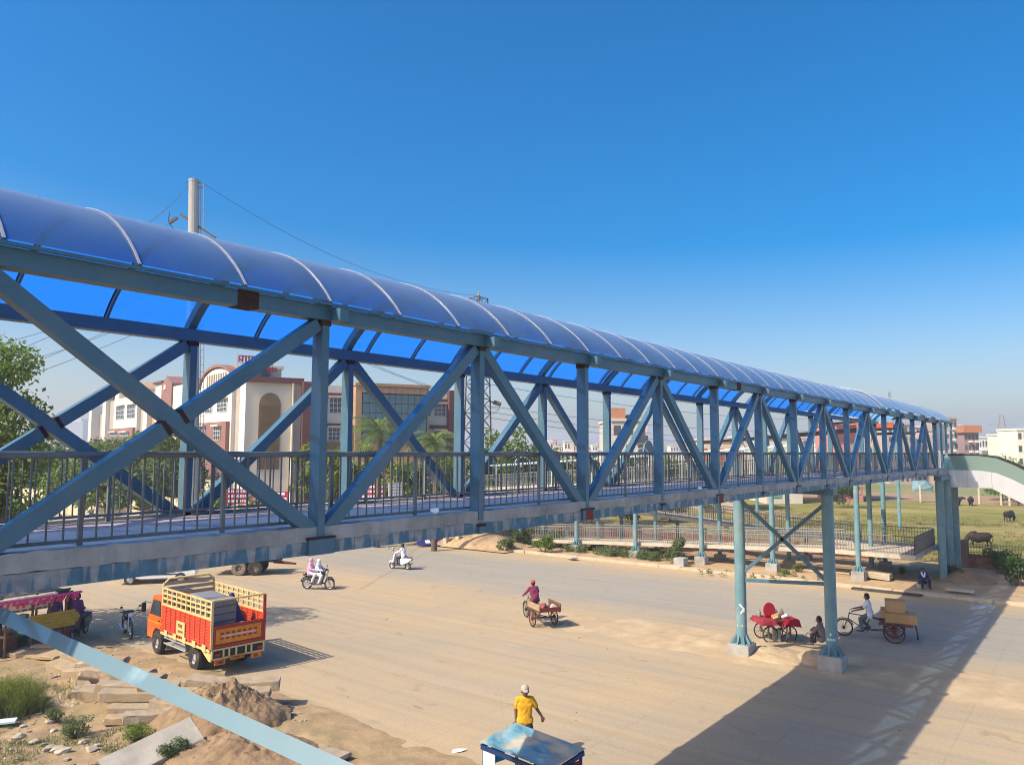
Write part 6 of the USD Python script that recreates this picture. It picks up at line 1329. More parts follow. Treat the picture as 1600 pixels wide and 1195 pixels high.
for (x, y, z, L, W_, H_, c_, lab, a) in ((-.12, 0, .77, .86, .86, .36, 0, 'wide carton at the bottom front of the tricycle load', 0), (-.68, 0, .77, .3, .86, .34, 1, 'narrow carton at the rear of the tricycle load', 0), (-.06, -.08, 1.14, .72, .6, .46, 1, 'tall carton on top of the tricycle load', .03), (.38, .1, .95, .18, .6, .32, 2, 'small carton wedged behind the cyclist saddle', 0)):
    b_ = thing('carton', lab, 'carton', onb(x, y, z), hz + a); MB().rbox((0, 0, H_ / 2), (L, W_, H_), .012).build('box', CARD[c_], b_); MB().b2((-L / 2 + .02, -.03, H_ + .001), (L / 2 - .02, .03, H_ + .004)).build('tape', C((.30, .2, .1), .3, .05, 4, name='brown_tape'), b_)
    MB().b2((-.012, -W_ / 2 - .004, .02), (.0, W_ / 2 + .004, H_ - .02)).build('edge_seam', CARD[2], b_)
MB().path([onb(-.76, .3, .75), onb(-.8, .32, .5), onb(-.83, .3, .2)], [.03, .025, .04], 6).build('rope', BLACK, None, label='dark rope hanging from the back of the carton tricycle', cat='rope')
# ---- vendor cart
vc = at(1213, 1000); hz = math.atan2(RT0[1], RT0[0]) + .12
cart = thing('vendor_cart', 'four wheeled vendor cart draped in red cloth between the braced columns', 'vendor cart', vc, hz)
for x in (-.43, .36):
    for y in (-.40, .40): wheel(cart, (x, y, .33), .33, .04, spokes=14, rimc=BIKEP, tyre=RUBBER)
m_ = MB()
for x in (-.43, .36): m_.tube((x, -.45, .33), (x, .45, .33), .02)
for x in (-.48, .42):
    for y in (-.35, .35): m_.b2((x - .03, y - .03, .33), (x + .03, y + .03, .82))
m_.b2((-.68, -.4, .8), (.68, -.34, .86)).b2((-.68, .34, .8), (.68, .4, .86)).build('chassis', WOODL, cart, kind='stuff')
for k in range(5): MB().b2((-.7, -.5 + k * .2, .86), (.7, -.31 + k * .2, .885)).build('plank', WOOD, cart)
REDC = C((.30, .006, .016), .8, .2, 5, name='red_cloth', bump=.3)
def drape(x0, x1, y0, y1, z, drop, mat, seed, name):
    n = 26; g = np.linspace(-.25, 1.25, n); X, Y = np.meshgrid(g, g, indexing='ij')
    ux, uy = np.clip(X, 0, 1), np.clip(Y, 0, 1); o = np.maximum(np.abs(X - ux), np.abs(Y - uy)) / .25
    f = meshkit.fbm(np.stack([X * 5, Y * 5, X * 0 + seed], -1), 3, seed) - .5
    px = x0 + (x1 - x0) * ux + np.sign(X - .5) * o * .05 + o * f * .15; py = y0 + (y1 - y0) * uy + np.sign(Y - .5) * o * .05 + o * f * .15; pz = z + f * .02 - o * drop * (1 + f)
    vv = np.stack([px, py, pz], -1).reshape(-1, 3); ff = [[i * n + j, (i + 1) * n + j, (i + 1) * n + j + 1, i * n + j + 1] for i in range(n - 1) for j in range(n - 1)]
    return MB().add(vv, ff), name, mat
for (x0, x1, sd, dz, mt, lab) in ((.08, .74, 3, .26, REDC, 'crimson cloth hanging over the right end of the vendor cart'), (-.76, -.24, 5, .2, C((.25, .02, .035), .8, .45, 16, name='patterned_red'), 'patterned red cloth over the left end of the vendor cart')):
    q, nm, mt = drape(x0, x1, -.5, .5, .90, dz, mt, sd, ''); o = thing('cloth', lab, 'cloth', vc, hz); q.build('drape', mt, o, smooth=40)
o = thing('chair_back', 'round crimson chair back standing on the vendor cart', 'chair back', vc + v(math.cos(hz), math.sin(hz), 0) * -.3 + v(0, 0, .9), hz); MB().prism([(.24 * math.cos(t), .30 + .30 * math.sin(t)) for t in np.linspace(0, 2 * math.pi, 24)[:-1]], (0, -.1, 0), (1, 0, 0), (0, 0, 1), -.06).build('cushion', REDC, o); MB().b2((-.2, -.1, -.01), (.2, .0, .1)).build('base', REDC, o)
for i, (x, y, s_, col, lab, kind) in enumerate(((-.05, -.2, .16, (.40, .20, .10), 'heap of orange brown goods on the vendor cart', 0), (.3, -.25, .13, (.72, .70, .66), 'white bundle on the vendor cart', 0), (.05, .15, .12, (.3, .36, .45), 'blue grey jug on the vendor cart', 1), (.35, .2, .1, (.2, .14, .1), 'dark brown pot on the vendor cart', 1), (-.15, -.42, .12, (.42, .30, .16), 'tan cloth heap at the edge of the vendor cart', 0), (-.6, .2, .1, (.25, .22, .2), 'small dark tins at the left end of the vendor cart', 1))):
    o = thing('goods', lab, 'goods', vc + v(math.cos(hz) * x - math.sin(hz) * y, math.sin(hz) * x + math.cos(hz) * y, .91), hz)
    if kind: MB().lathe([(.001, 0), (s_ * .7, 0), (s_ * .8, s_ * 1.6), (s_ * .4, s_ * 2.2), (s_ * .45, s_ * 2.6), (.001, s_ * 2.6)], (0, 0, 0)).build('vessel', C(col, .4, .1, 5, name='vessel'), o, smooth=40)
    else: MB().tm(bulge([((-s_, 0, s_ * .4), s_ * .45), ((s_, s_ * .4, s_ * .4), s_ * .4), ((0, -s_ * .4, s_ * .9), s_ * .45)])).build('bundle', C(col, .9, .25, 12, name='bundle', bump=.4), o, smooth=40)
o = thing('water_can', 'pale plastic can under the vendor cart', 'can', vc + v(math.cos(hz), math.sin(hz), 0) * -.05 - FW0 * .2, hz); MB().rbox((0, 0, .25), (.3, .2, .5), .05).build('can', C((.36, .38, .30), .5, .15, 6, name='pale_plastic'), o)
# ---- seated people
SITG = dict(pelvis=(0, 0, .30), chest=(.06, 0, .62), neck=(.1, 0, .81), head=(.13, 0, .95), shoulder_l=(.08, .18, .76), elbow_l=(.26, .26, .52), wrist_l=(.46, .2, .44), hip_l=(.02, .1, .28), knee_l=(.34, .16, .56), ankle_l=(.36, .16, .1))
q = at(1286, 1016); person('crouching man in a brown checked shirt seen from behind beside the braced column', v(q[0], q[1], .18), math.atan2(RT0[1], RT0[0]) + 2.5, dict(SITG, face=(1, .1, 0)), (.20, .14, .13), (.05, .045, .045), 'long')
q = at(1443, 919, .1); person('man in navy with a white scarf sitting on the far kerb', v(q[0] , q[1], .13), math.atan2(-FW0[1], -FW0[0]), dict(SITG, pelvis=(-.12, 0, .30), chest=(-.06, 0, .62), neck=(-.02, 0, .81), head=(.0, 0, .95), shoulder_l=(-.04, .18, .76), elbow_l=(.08, .25, .52), wrist_l=(.28, .08, .48), hand_l=(.3, -.3, -.2), hip_l=(-.08, .1, .3), knee_l=(.28, .2, .46), ankle_l=(.28, .2, .06)), (.02, .025, .10), (.018, .018, .024), 'long')
sc = thing('scarf', 'white scarf around the neck of the man on the far kerb', 'scarf', v(q[0], q[1], .13), math.atan2(-FW0[1], -FW0[0])); MB().tm(fuse([bone(((.02, .09, .8), .05), ((.1, .02, .6), .04)), bone(((.02, -.09, .8), .05), ((.1, -.02, .6), .04)), bone(((-.08, 0, .82), .05), ((.02, .09, .8), .05)), bone(((-.08, 0, .82), .05), ((.02, -.09, .8), .05))], .04, 3)).build('cloth', C((.6, .62, .68), .85, .08, 9, name='scarf_cloth'), sc, smooth=True)
seat = thing('kerb_seat', 'dark stone block the navy clad man sits on', 'stone block', v(q[0], q[1], .13) + FW0 * .12, math.atan2(-FW0[1], -FW0[0])); MB().rbox((0, 0, .1), (.35, .5, .22), .02).build('block', CONC, seat)
# ---- walking man and kiosk
q = at(820, 1182); person('man in a mustard shirt and white cap walking behind the tarp roofed kiosk', q, math.atan2(-FW0[1], -FW0[0]) + .12, dict(WALK, elbow_l=(-.03, .3, 1.13), wrist_l=(-.02, .43, .94)), (.62, .33, .015), (.02, .02, .022), 'short', cap=(.36, .33, .28))
zk = 1.72
kb, kr, kl = at(806, 1127, zk + .15), at(912, 1167, zk - .12), at(752, 1157, zk - .02); kf = kl + kr - kb
ki = thing('kiosk', 'small blue framed street kiosk with a sagging blue and sandy tarp roof', 'kiosk')
n = 40; vv = []
for i in range(n):
    for j in range(n):
        a, b = i / (n - 1), j / (n - 1); P = kb * (1 - a) * (1 - b) + kl * a * (1 - b) + kr * (1 - a) * b + kf * a * b
        f = meshkit.fbm(v(a * 4 + b * 1.5, b * 5, 2.2)[None], 4, 3)[0] - .5; ed = min(1, 6 * min(a, 1 - a, b, 1 - b)); P = P + v(0, 0, -.02 + .20 * f * ed - .06 * math.sin(math.pi * a) * math.sin(math.pi * b) + .04 * ed * math.sin(9 * (a - .7 * b) + 4 * f))
        P = P + (P - (kl + kr) / 2) * v(.04, .04, 0); vv.append(P)
TARP = usdkit.material(stage, '/World/Looks/dusty_tarp', {'g': ('geometry', {}), 'n': ('noise_texture', {'scale': 1.4, 'detail': 5.0, 'roughness': .55, 'distortion': .8}), 'r': ('rgb_ramp', {'ramp': [(.34, (.09, .24, .33)), (.45, (.15, .31, .39)), (.53, (.36, .35, .29)), (.7, (.47, .41, .30))]}), 'p': ('principled_bsdf', {'roughness': .6})},
    [('g.position', 'n.vector'), ('n.fac', 'r.fac'), ('r.color', 'p.base_color')], surface='p.BSDF')
MB().add(vv, [[i * n + j, (i + 1) * n + j, (i + 1) * n + j + 1, i * n + j + 1] for i in range(n - 1) for j in range(n - 1)]).build('tarp_roof', TARP, ki, smooth=True)
NAVY = C((.015, .04, .12), .45, .15, 5, name='navy_steel')
dn = v(0, 0, -.11); kc = (kl + kr) / 2
for a, b in ((kl, kb), (kl, kf), (kf, kr), (kr, kb)): MB().bar(a + dn, b + dn, .05, .08).build('roof_rail', NAVY, ki)
for c in (kl, kb, kf, kr): c2 = c * .94 + (kl + kr) * .03; MB().bar(v(c2[0], c2[1], 0), c2 + dn, .05, .05).build('corner_post', NAVY, ki)
MB().bar(kl * .5 + kf * .5 + dn * 4, kb * .5 + kr * .5 + dn * 4, .04, .06).build('roof_rail', NAVY, ki)
e = norm((kr - kf) * v(1, 1, 0)); f = Fac(kf[:2], e); f.n = f.n if f.n @ cam2w(1, -.2) > 0 else -f.n; wK = np.linalg.norm((kr - kf)[:2]); zt = kr[2] - .1
bo = f.slab(MB(), .1, wK - .16, zt - .62, zt - .1, .03, .06).build('sign_board', C((.16, .012, .02), .5, .1, 4, name='dark_red_board'), ki)
tm_ = meshkit.text_mesh('WULAM', .36, .01, bold=True); w = np.array(tm_.vertices); sx = (wK - .5) / (w[:, 0].max())
rd = 1 if (f.d @ cam2w(.3, 1)) > 0 else -1
MB().add(np.array([f.P(.2 + p[0] * sx if rd > 0 else wK - .25 - p[0] * sx, zt - .56 + p[1], .062 + p[2]) for p in w]), tm_.faces).build('lettering', WHITE, bo)
e = norm((kf - kl) * v(1, 1, 0)); q_ = kl + e * .06
MB().frame(v(q_[0], q_[1], kl[2] - .55) + e * .12 - v(0, 0, .0), e, np.cross(v(0, 0, 1), e), v(0, 0, 1), .26, .03, .85).build('white_banner', WHITE, ki)
MB().frame(v(q_[0], q_[1], kl[2] - .84) + e * .13 - np.cross(v(0, 0, 1), e) * .02, e, np.cross(v(0, 0, 1), e), v(0, 0, 1), .14, .005, .22).build('banner_picture', C((.05, .08, .2), .6, .4, 20, name='dark_picture'), ki)
MB().frame(v(q_[0], q_[1], kl[2] - .34) + norm(kb - kl) * .25 + e * .06, norm((kb - kl) * v(1, 1, 0)), np.cross(v(0, 0, 1), norm((kb - kl) * v(1, 1, 0))), v(0, 0, 1), .45, .02, .32).build('blue_panel', C((.02, .25, .5), .5, .1, 4, name='bright_blue'), ki)
MB().bar(kl * .5 + kf * .5 + v(0, 0, -1.15), kb * .5 + kr * .5 + v(0, 0, -1.15), .7, .06).build('counter', WOOD, ki)
# ---- roadside stall at the left
s0, s1 = at(-60, 1040), at(92, 1009); e = norm(s1 - s0); f = Fac(s0[:2], e); f.n = f.n if f.n @ (EYE - s0) > 0 else -f.n; L_ = np.linalg.norm(s1 - s0)
st = thing('roadside_stall', 'shady roadside stall with a pink lettered banner roof and a yellow plank front', 'stall')
zb0 = 1.86
BAN = C((.62, .58, .52), .7, .1, 4, name='banner_cloth')
MB().frame(f.P(L_ * .42, zb0, .45), f.d, norm(f.n * .7 - v(0, 0, .55)), norm(v(0, 0, .7) + f.n * .55), L_ * .86, .04, .75).build('banner_roof', BAN, st)
fb2 = Fac(f.P(0, 0, .45)[:2], f.d); PNK = C((.62, .05, .25), .6, .2, 8, name='pink_letters')
t = L_ * .12
dd = norm(f.n * .7 - v(0, 0, .55)); uu = norm(v(0, 0, .7) + f.n * .55)
class Tilt:
    d, n, O = f.d, dd, None
    @staticmethod
    def P(t_, z_, o=0): return f.P(t_, zb0, .45) + uu * z_ + dd * (.03 + o)
tl = deva(st, Tilt, L_ * .13, -.12, .38, [0, 4, 1, 2, 5, 3, 0, 2, 4, 1, 5], PNK, .07, 'pink_letter')
m_ = MB(); r = np.random.default_rng(8); t = L_ * .06
while t < L_ * .8:
    w_ = r.uniform(.1, .3); m_.bar(Tilt.P(t, -.28), Tilt.P(t + w_, -.28), .012, .07, up=uu); t += w_ + .07
m_.build('small_print', C((.12, .08, .1), .6, .1, 4, name='dark_print'), st, kind='stuff')
MB().frame(f.P(L_ * .93, zb0 + .1, .3), f.d, norm(f.n * .7 - v(0, 0, .75)), norm(v(0, 0, .7) + f.n * .75), L_ * .16, .04, .8).build('green_awning', C((.03, .10, .085), .7, .15, 4, name='green_tarp'), st)
for tt_ in (.05, .35, .62, .8, .985): MB().tube(f.P(L_ * tt_, 0, .45), f.P(L_ * tt_, zb0 - .1, .45), .045, 7).build('pole', WOOD, st)
for tt_ in (.1, .5, .95): MB().tube(f.P(L_ * tt_, 0, -1.5), f.P(L_ * tt_, zb0 + .3, -1.5), .045, 7).build('pole', WOOD, st)
f.slab(MB(), 0, L_ * .98, zb0 + .28, zb0 + .33, -1.7, .3).build('back_roof', C((.12, .11, .1), .8, .2, 3, name='old_tin'), st)
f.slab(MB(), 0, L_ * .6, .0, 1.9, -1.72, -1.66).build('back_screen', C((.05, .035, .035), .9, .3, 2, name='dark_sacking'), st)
YP = C((.36, .25, .03), .7, .25, 5, name='yellow_plank')
for k in range(5):
    z = .82 + k * .12; f.slab(MB(), L_ * .58, L_ * (1.14 - .02 * abs(k - 2) ** 1.5), z, z + .112, .5, .54).build('yellow_plank', YP, st)
f.slab(MB(), L_ * .7, L_ * 1.05, .1, .78, .35, .4).build('red_panel', C((.25, .03, .02), .7, .2, 5, name='red_panel'), st); f.slab(MB(), L_ * .82, L_ * .95, .2, .7, .42, .44).build('blue_panel', C((.06, .16, .25), .7, .2, 5, name='blue_panel'), st)
f.slab(MB(), L_ * .15, L_ * .55, .7, .76, -.9, .3).build('counter', WOOD, st); f.slab(MB(), L_ * .18, L_ * .52, 0, .7, -.8, .15).build('counter_front', C((.10, .05, .04), .8, .3, 4, name='counter_brown'), st)
r = np.random.default_rng(15)
for i in range(9):
    P = f.P(L_ * (.16 + .045 * i), .765, -.2 + r.uniform(-.2, .2)); o = thing('packet', '%s packet on the dark stall counter, number %s from the left' % (['red brown', 'sand coloured', 'grey'][i % 3], ['one', 'two', 'three', 'four', 'five', 'six', 'seven', 'eight', 'nine'][i]), 'packet', P, 0); MB().rbox((0, 0, .11), (.12, .12, .22), .02).build('packet', C([(.3, .1, .08), (.35, .3, .2), (.2, .2, .24)][i % 3], .5, .2, 5, name='packet'), o)
for i, (tt_, o_, sh, lab) in enumerate(((1.12, .1, (.16, .035, .20), 'person in a purple kurta standing at the right end of the stall'), (1.03, -.2, (.03, .02, .04), 'person in dark clothes standing close behind the one in purple'), (.85, -.5, (.12, .04, .14), 'person in violet standing under the green awning of the stall'))):
    P = at((119, 108, 84)[i], (994, 989, 992)[i]); person(lab, P, math.atan2(-f.d[1], -f.d[0]) + (.3, -.4, .6)[i], dict(STAND, elbow_r=(-.05, -.27, 1.14), wrist_r=(.06, -.16, 1.0)) if i == 0 else STAND, sh, (.03, .035, .06), 'long', coat=True)
tb = thing('green_tub', 'open green plastic tub at the left edge below the stall', 'tub', bk(8, 1008), b0); MB().lathe([(.001, 0), (.62, 0), (.78, .46), (.82, .46), (.82, .42), (.8, .42), (.66, .06), (.001, .06)], (0, 0, 0), n=24).build('tub', C((.01, .14, .06), .4, .12, 4, name='green_plastic'), tb, smooth=40)
pst = thing('grey_post', 'short grey concrete post beside the green tub', 'post', bk(35, 997), b0); MB().rbox((0, 0, .45), (.3, .2, .95), .02).build('post', CONC, pst)
br_ = thing('brushwood', 'heap of thin dry branches under the brace beam left end', 'brushwood', bk(70, 1006)); m_ = MB(); r = np.random.default_rng(3)
for k in range(40): a = r.uniform(-.6, .6, 2); b = a + r.normal(0, .5, 2); m_.path([v(*a, r.uniform(0, .3)), v(*((a + b) / 2 + r.normal(0, .06, 2)), r.uniform(.1, .5)), v(*b, r.uniform(0, .35))], [.016, .012, .006], 4)
m_.build('branches', BARK, br_, kind='stuff')
# ================================================================ TRUCK
TR = at(306, 1046); TF = at(249, 1021); hz = head(TR, TF); off_ = v(-math.sin(hz), math.cos(hz), 0) * -.82; TO = TR + off_ 
tk = thing('cargo_truck', 'orange and red cargo truck with cream slatted upper sides and decorated tailgate', 'truck', TO, hz)
ORG = C((.62, .12, .02), .35, .1, 1.2, name='orange_cab', spec=.5, dirt=(.45, .22, .1), dirt_amt=.1)
RED = C((.52, .06, .025), .45, .14, 2.5, name='truck_red', dirt=(.40, .12, .06), dirt_amt=.2); CRM = C((.62, .45, .19), .5, .1, 3, name='cream_yellow', dirt=(.5, .36, .2), dirt_amt=.15)
DRED = C((.30, .022, .015), .45, .12, 2.5, name='deep_red')
WB = 3.05
for x in (0, WB):
    for s_ in (-1, 1):
        w_ = MB().lathe([(.2, -.11), (.34, -.12), (.405, -.09), (.415, -.04), (.415, .04), (.405, .09), (.34, .12), (.2, .11)], (x, .82 * s_, .415), (0, s_, 0), 28).build('wheel', RUBBER, tk, smooth=40)
        MB().lathe([(.001, .06), (.1, .06), (.13, .03), (.2, .02), (.24, .09), (.26, .11), (.26, -.05)], (x, .82 * s_, .415), (0, s_, 0), 20).build('rim', C((.42, .41, .40), .5, .1, 4, metallic=.3, name='steel_rim'), w_, smooth=40)
        m_ = MB()
        for k in range(8): t = 2 * np.pi * k / 8; m_.tube((x + .17 * math.cos(t), (.82 + .02) * s_, .415 + .17 * math.sin(t)), (x + .17 * math.cos(t), (.82 + .045) * s_, .415 + .17 * math.sin(t)), .03, 6)
        m_.build('wheel_nuts', C((.12, .12, .12), .6, .1, 4, name='dark_steel'), w_, kind='stuff')
MB().b2((-1.25, -.42, .6), (WB + .6, -.3, .8)).build('chassis_rail', BLACK, tk); MB().b2((-1.25, .3, .6), (WB + .6, .42, .8)).build('chassis_rail', BLACK, tk)
MB().tube((0, -.8, .415), (0, .8, .415), .07).build('rear_axle', BLACK, tk); MB().tube((WB, -.8, .415), (WB, .8, .415), .06).build('front_axle', BLACK, tk)
MB().tube((.9, .62, .55), (1.9, .62, .55), .18, 12).build('fuel_tank', GREYM, tk); MB().rbox((1.3, -.62, .58), (.7, .3, .3), .03).build('battery_box', BLACK, tk)
for s_ in (-1, 1):
    MB().tube((.6, .93 * s_, .52), (2.35, .93 * s_, .52), .028).build('side_guard', GREYM, tk); MB().tube((.6, .93 * s_, .72), (2.35, .93 * s_, .72), .028).build('side_guard', GREYM, tk)
    MB().b2((-.62, .78 * s_ - .18, .25), (-.6, .78 * s_ + .18, .75)).build('mud_flap', BLACK, tk)
X0, X1, HW = -1.3, 2.55, .95; ZF, ZS, ZU = .92, 1.85, 2.48
for k in range(9): MB().b2((X0 + k * .428, -HW, ZF), (X0 + k * .428 + .42, HW, ZF + .05)).build('bed_plank', WOOD, tk)
for s_ in (-1, 1):   # corrugated red sides with ribs and short slats
    sd = MB().b2((X0, HW * s_ - .02, ZF), (X1, HW * s_ + .02, ZS)).build('side_panel', DRED, tk)
    nb = 10; bw = (X1 - X0) / nb
    for i in range(nb):
        xa = X0 + i * bw
        MB().b2((xa, s_ * HW - .05, ZF - .02), (xa + .09, s_ * HW + .05, ZS)).build('upright', RED, sd)
        for j in range(10):
            z = ZF + .03 + j * .092; MB().rbox((xa + .09 + (bw - .09) / 2, s_ * HW, z + .045), (bw - .1, .075, .072), .012).build('pressed_rib', RED, sd)
    MB().b2((X0, s_ * HW - .055, ZF - .09), (X1, s_ * HW + .055, ZF - .02)).build('lower_rail', CRM, tk)
    MB().b2((X0, s_ * HW - .035, ZS), (X1, s_ * HW + .035, ZS + .07)).build('mid_rail', CRM, tk)
    for z in (ZS + .22, ZS + .39, ZU - .06): MB().b2((X0, s_ * HW - .02, z), (X1, s_ * HW + .02, z + .06)).build('slat', CRM, tk)
    for i in range(11): xa = X0 + i * (X1 - X0 - .06) / 10; MB().b2((xa, s_ * HW - .03, ZS + .07), (xa + .06, s_ * HW + .03, ZU + .004)).build('upper_upright', CRM, tk)
    for i in range(5): MB().b2((X0 + .25 + i * .75, s_ * HW + .052, ZF - .1), (X0 + .5 + i * .75, s_ * HW + .075, ZF + .1)).build('cream_bracket', CRM, tk)
    MB().prism([(X0 - .02, ZF - .08), (X0 - .02, .52), (X0 + .12, .52), (X0 + .75, ZF - .08)], (0, s_ * .95 - .03, 0), (1, 0, 0), (0, 0, 1), -.04).build('rear_fender', CRM, tk)
bd = MB().b2((.55, HW + .052, 1.02), (1.2, HW + .075, 1.5)).build('signboard', CRM, tk)
class SideF:
    @staticmethod
    def P(t_, z_, o=0): return v(1.15 - t_, HW + .078 + o, z_)
deva(bd, SideF, .1, 1.3, .11, [2, 4, 0, 1], C((.3, .12, .03), .6, .1, 4, name='brown_ink'), .02, 'painted_letter'); deva(bd, SideF, .1, 1.12, .08, [0, 3, 1, 5, 2, 4], C((.3, .12, .03), .6, .1, 4, name='brown_ink'), .015, 'painted_letter')
MB().b2((X1 - .02, -HW, ZF), (X1 + .03, HW, ZS)).build('head_board', C((.36, .26, .15), .7, .2, 4, name='weathered_board'), tk)
for k in range(4): MB().b2((X1 - .03, -HW, ZS + .08 + k * .2), (X1 + .03, HW, ZS + .2 + k * .2)).build('head_slat', C((.36, .26, .15), .7, .2, 4, name='weathered_board'), tk)
MB().path([(X1, -HW, ZS), (X1, -HW, ZU + .1), (X1, -HW + .2, ZU + .28), (X1, HW - .2, ZU + .28), (X1, HW, ZU + .1), (X1, HW, ZS)], .045, 8).build('head_hoop', CRM, tk, smooth=40)
MB().tube((X0 + .03, -HW, ZU), (X0 + .03, HW, ZU), .035, 8).build('rear_crossbar', CRM, tk)
for s_ in (-1, 1): MB().b2((X0 - .04, s_ * HW - .04, ZF), (X0 + .04, s_ * HW + .04, ZU)).build('rear_post', CRM if s_ > 0 else DRED, tk)
# tailgate
tg = MB().b2((X0 - .04, -HW + .05, ZF + .02), (X0 + .01, HW - .05, ZF + .72)).build('tailgate', DRED, tk)
AMB = C((.60, .20, .015), .5, .2, 4, name='amber_paint')
MB().b2((X0 - .05, -HW + .14, ZF + .14), (X0 - .038, HW - .14, ZF + .62)).build('amber_panel', AMB, tg)
MB().b2((X0 - .058, -.62, ZF + .355), (X0 - .048, .62, ZF + .41)).build('pale_stripe', C((.62, .42, .3), .5, .1, 4, name='pale_stripe'), tg)
for k in range(7):
    for (za, zb) in ((.425, .50), (.27, .335)): MB().rbox((X0 - .053, .6 - .2 * k, ZF + (za + zb) / 2), (.01, .12, zb - za), .004).build('red_lozenge', DRED, tg)
for a, b, c, d in ((-HW + .05, HW - .05, ZF + .02, ZF + .1), (-HW + .05, HW - .05, ZF + .66, ZF + .74)): MB().b2((X0 - .07, a, c), (X0 - .03, b, d)).build('gate_rim', DRED, tg)
# rear bumper box with openings
RBX = X0 - .06
for z in (.86, .56): MB().b2((RBX, -HW, z), (RBX + .06, HW, z + .055)).build('bumper_bar', CRM, tk)
for y in (-HW, -.5, -.3, -.24 + .54, .5, HW - .06, .05): MB().b2((RBX, y, .56), (RBX + .06, y + .06, .9)).build('bumper_upright', CRM, tk)
MB().b2((RBX + .02, -.9, .6), (RBX + .05, .9, .86)).build('dark_backing', DARK, tk)
pl = MB().box((RBX - .01, .05, .54), (.02, .5, .13)).build('number_plate', AMB, tk)
tx = meshkit.text_mesh('CCTBMC 19', .075, .006, bold=True); w = np.array(tx.vertices); w[:, 0] *= .44 / w[:, 0].max()
MB().add(np.stack([np.full(len(w), RBX - .02) - w[:, 2], .05 + .22 - w[:, 0], .505 + w[:, 1]], -1), tx.faces).build('plate_text', C((.1, .03, .01), .6, .1, 4, name='plate_ink'), pl)
class RearF:
    @staticmethod
    def P(t_, z_, o=0): return v(RBX - .025 - o, .84 - t_, z_)
class RearF2(RearF):
    @staticmethod
    def P(t_, z_, o=0): return v(RBX - .025 - o, -.5 - t_, z_)
for y_, F_, sq in ((.66, RearF, [1, 4, 0, 1]), (-.64, RearF2, [3, 0])):
    bp = MB().box((RBX - .01, y_, .47), (.02, .38, .16)).build('slogan_plate', C((.62, .17, .02), .5, .1, 4, name='orange_plate'), tk); deva(bp, F_, .05, .42, .09, sq, DRED, .018, 'painted_letter')
for y in (-.78, .74): MB().rbox((RBX - .005, y, .72), (.03, .2, .1), .02).build('tail_lamp', C((.28, .02, .015), .3, .1, 5, name='red_lens'), tk)
# cab
cb = [(2.68, .62), (2.68, 1.98), (2.9, 2.1), (3.55, 2.06), (3.95, 1.32), (4.02, 1.2), (4.02, .5), (3.55, .5), (3.5, .72), (3.3, .9), (2.85, .9), (2.72, .72)]
cbm = MB().prism(Polygon(cb).buffer(-.04).buffer(.04), (0, .88, 0), (1, 0, 0), (0, 0, 1), 1.76); cbm.build('cab', ORG, tk)
for s_ in (-1, 1):
    MB().prism([(2.85, 1.36), (2.9, 1.92), (3.52, 1.92), (3.82, 1.36)], (0, s_ * .885 + .01, 0), (1, 0, 0), (0, 0, 1), .02).build('side_window', WGL, tk)
    dr = MB().prism([(2.8, .95), (2.8, 1.32), (3.84, 1.32), (3.9, 1.2), (3.6, .95)], (0, s_ * .888 + .01, 0), (1, 0, 0), (0, 0, 1), .02).build('door', ORG, tk); MB().b2((2.88, s_ * .905 - .01, 1.18), (3.02, s_ * .905 + .01, 1.22)).build('handle', BLACK, dr)
    MB().b2((2.72, s_ * .893 - .008, 1.08), (3.9, s_ * .893 + .008, 1.12)).build('trim_line', C((.75, .25, .03), .5, .1, 4, name='light_orange'), tk)
    MB().path([(3.75, s_ * .88, 1.75), (3.98, s_ * 1.02, 1.8), (4.0, s_ * 1.04, 1.5)], .015, 6).build('mirror_arm', BLACK, tk); MB().rbox((3.98, s_ * 1.06, 1.58), (.07, .17, .36), .03).build('mirror', BLACK, tk)
MB().hull([(3.57, y, 2.0) for y in (-.78, .78)] + [(3.955, y, 1.36) for y in (-.8, .8)] + [(3.60, y, 2.01) for y in (-.78, .78)] + [(3.985, y, 1.37) for y in (-.8, .8)]).build('windscreen', WGL, tk)
MB().b2((3.98, -.86, .42), (4.12, .86, .66)).build('front_bumper', BLACK, tk)
for s_ in (-1, 1): MB().rbox((4.03, s_ * .62, .88), (.06, .28, .18), .03).build('headlight', C((.5, .52, .54), .1, .1, 5, name='lamp_glass'), tk)
MB().rbox((3.2, 0, 2.12), (.5, .9, .08), .03).build('roof_carrier', BLACK, tk)
# load
def onT(x, y, z): return TO + v(math.cos(hz) * x - math.sin(hz) * y, math.sin(hz) * x + math.cos(hz) * y, z)
CUSH = C((.17, .175, .19), .75, .12, 4, name='grey_padding', bump=.3)
for (x, y, z, sx_, sy_, sz_, a, lab) in ((-.75, .40, .98, .46, 1.0, 1.46, .12, 'grey padded block standing at the back of the truck load'), (.75, .1, 1.35, 1.3, .9, 1.0, -.1, 'grey padded block in the middle of the truck load')):
    o = thing('padded_block', lab, 'padded block', onT(x, y, z), hz + a); bdm = MB().rbox((0, 0, sz_ / 2), (sx_, sy_, sz_), .07).build('padding', CUSH, o, smooth=40)
    for k in range(5): MB().b2((-sx_ / 2 - .012, -sy_ / 2 + .06, sz_ * (.15 + .17 * k)), (sx_ / 2 + .012, sy_ / 2 - .06, sz_ * (.15 + .17 * k) + .02)).build('seam', BLACK, bdm)
o = thing('tarpaulin', 'dark blue tarpaulin bundle leaning behind the grey padded block', 'tarpaulin', onT(-.55, -.25, .98), hz); MB().tm(bulge([((0, .1, .1), .1), ((0, -.5, .08), .08), ((.1, .1, 1.45), .09), ((.3, -.3, .3), .12)])).build('cloth', C((.012, .015, .12), .6, .3, 4, name='navy_tarp', bump=.4), o, smooth=40)
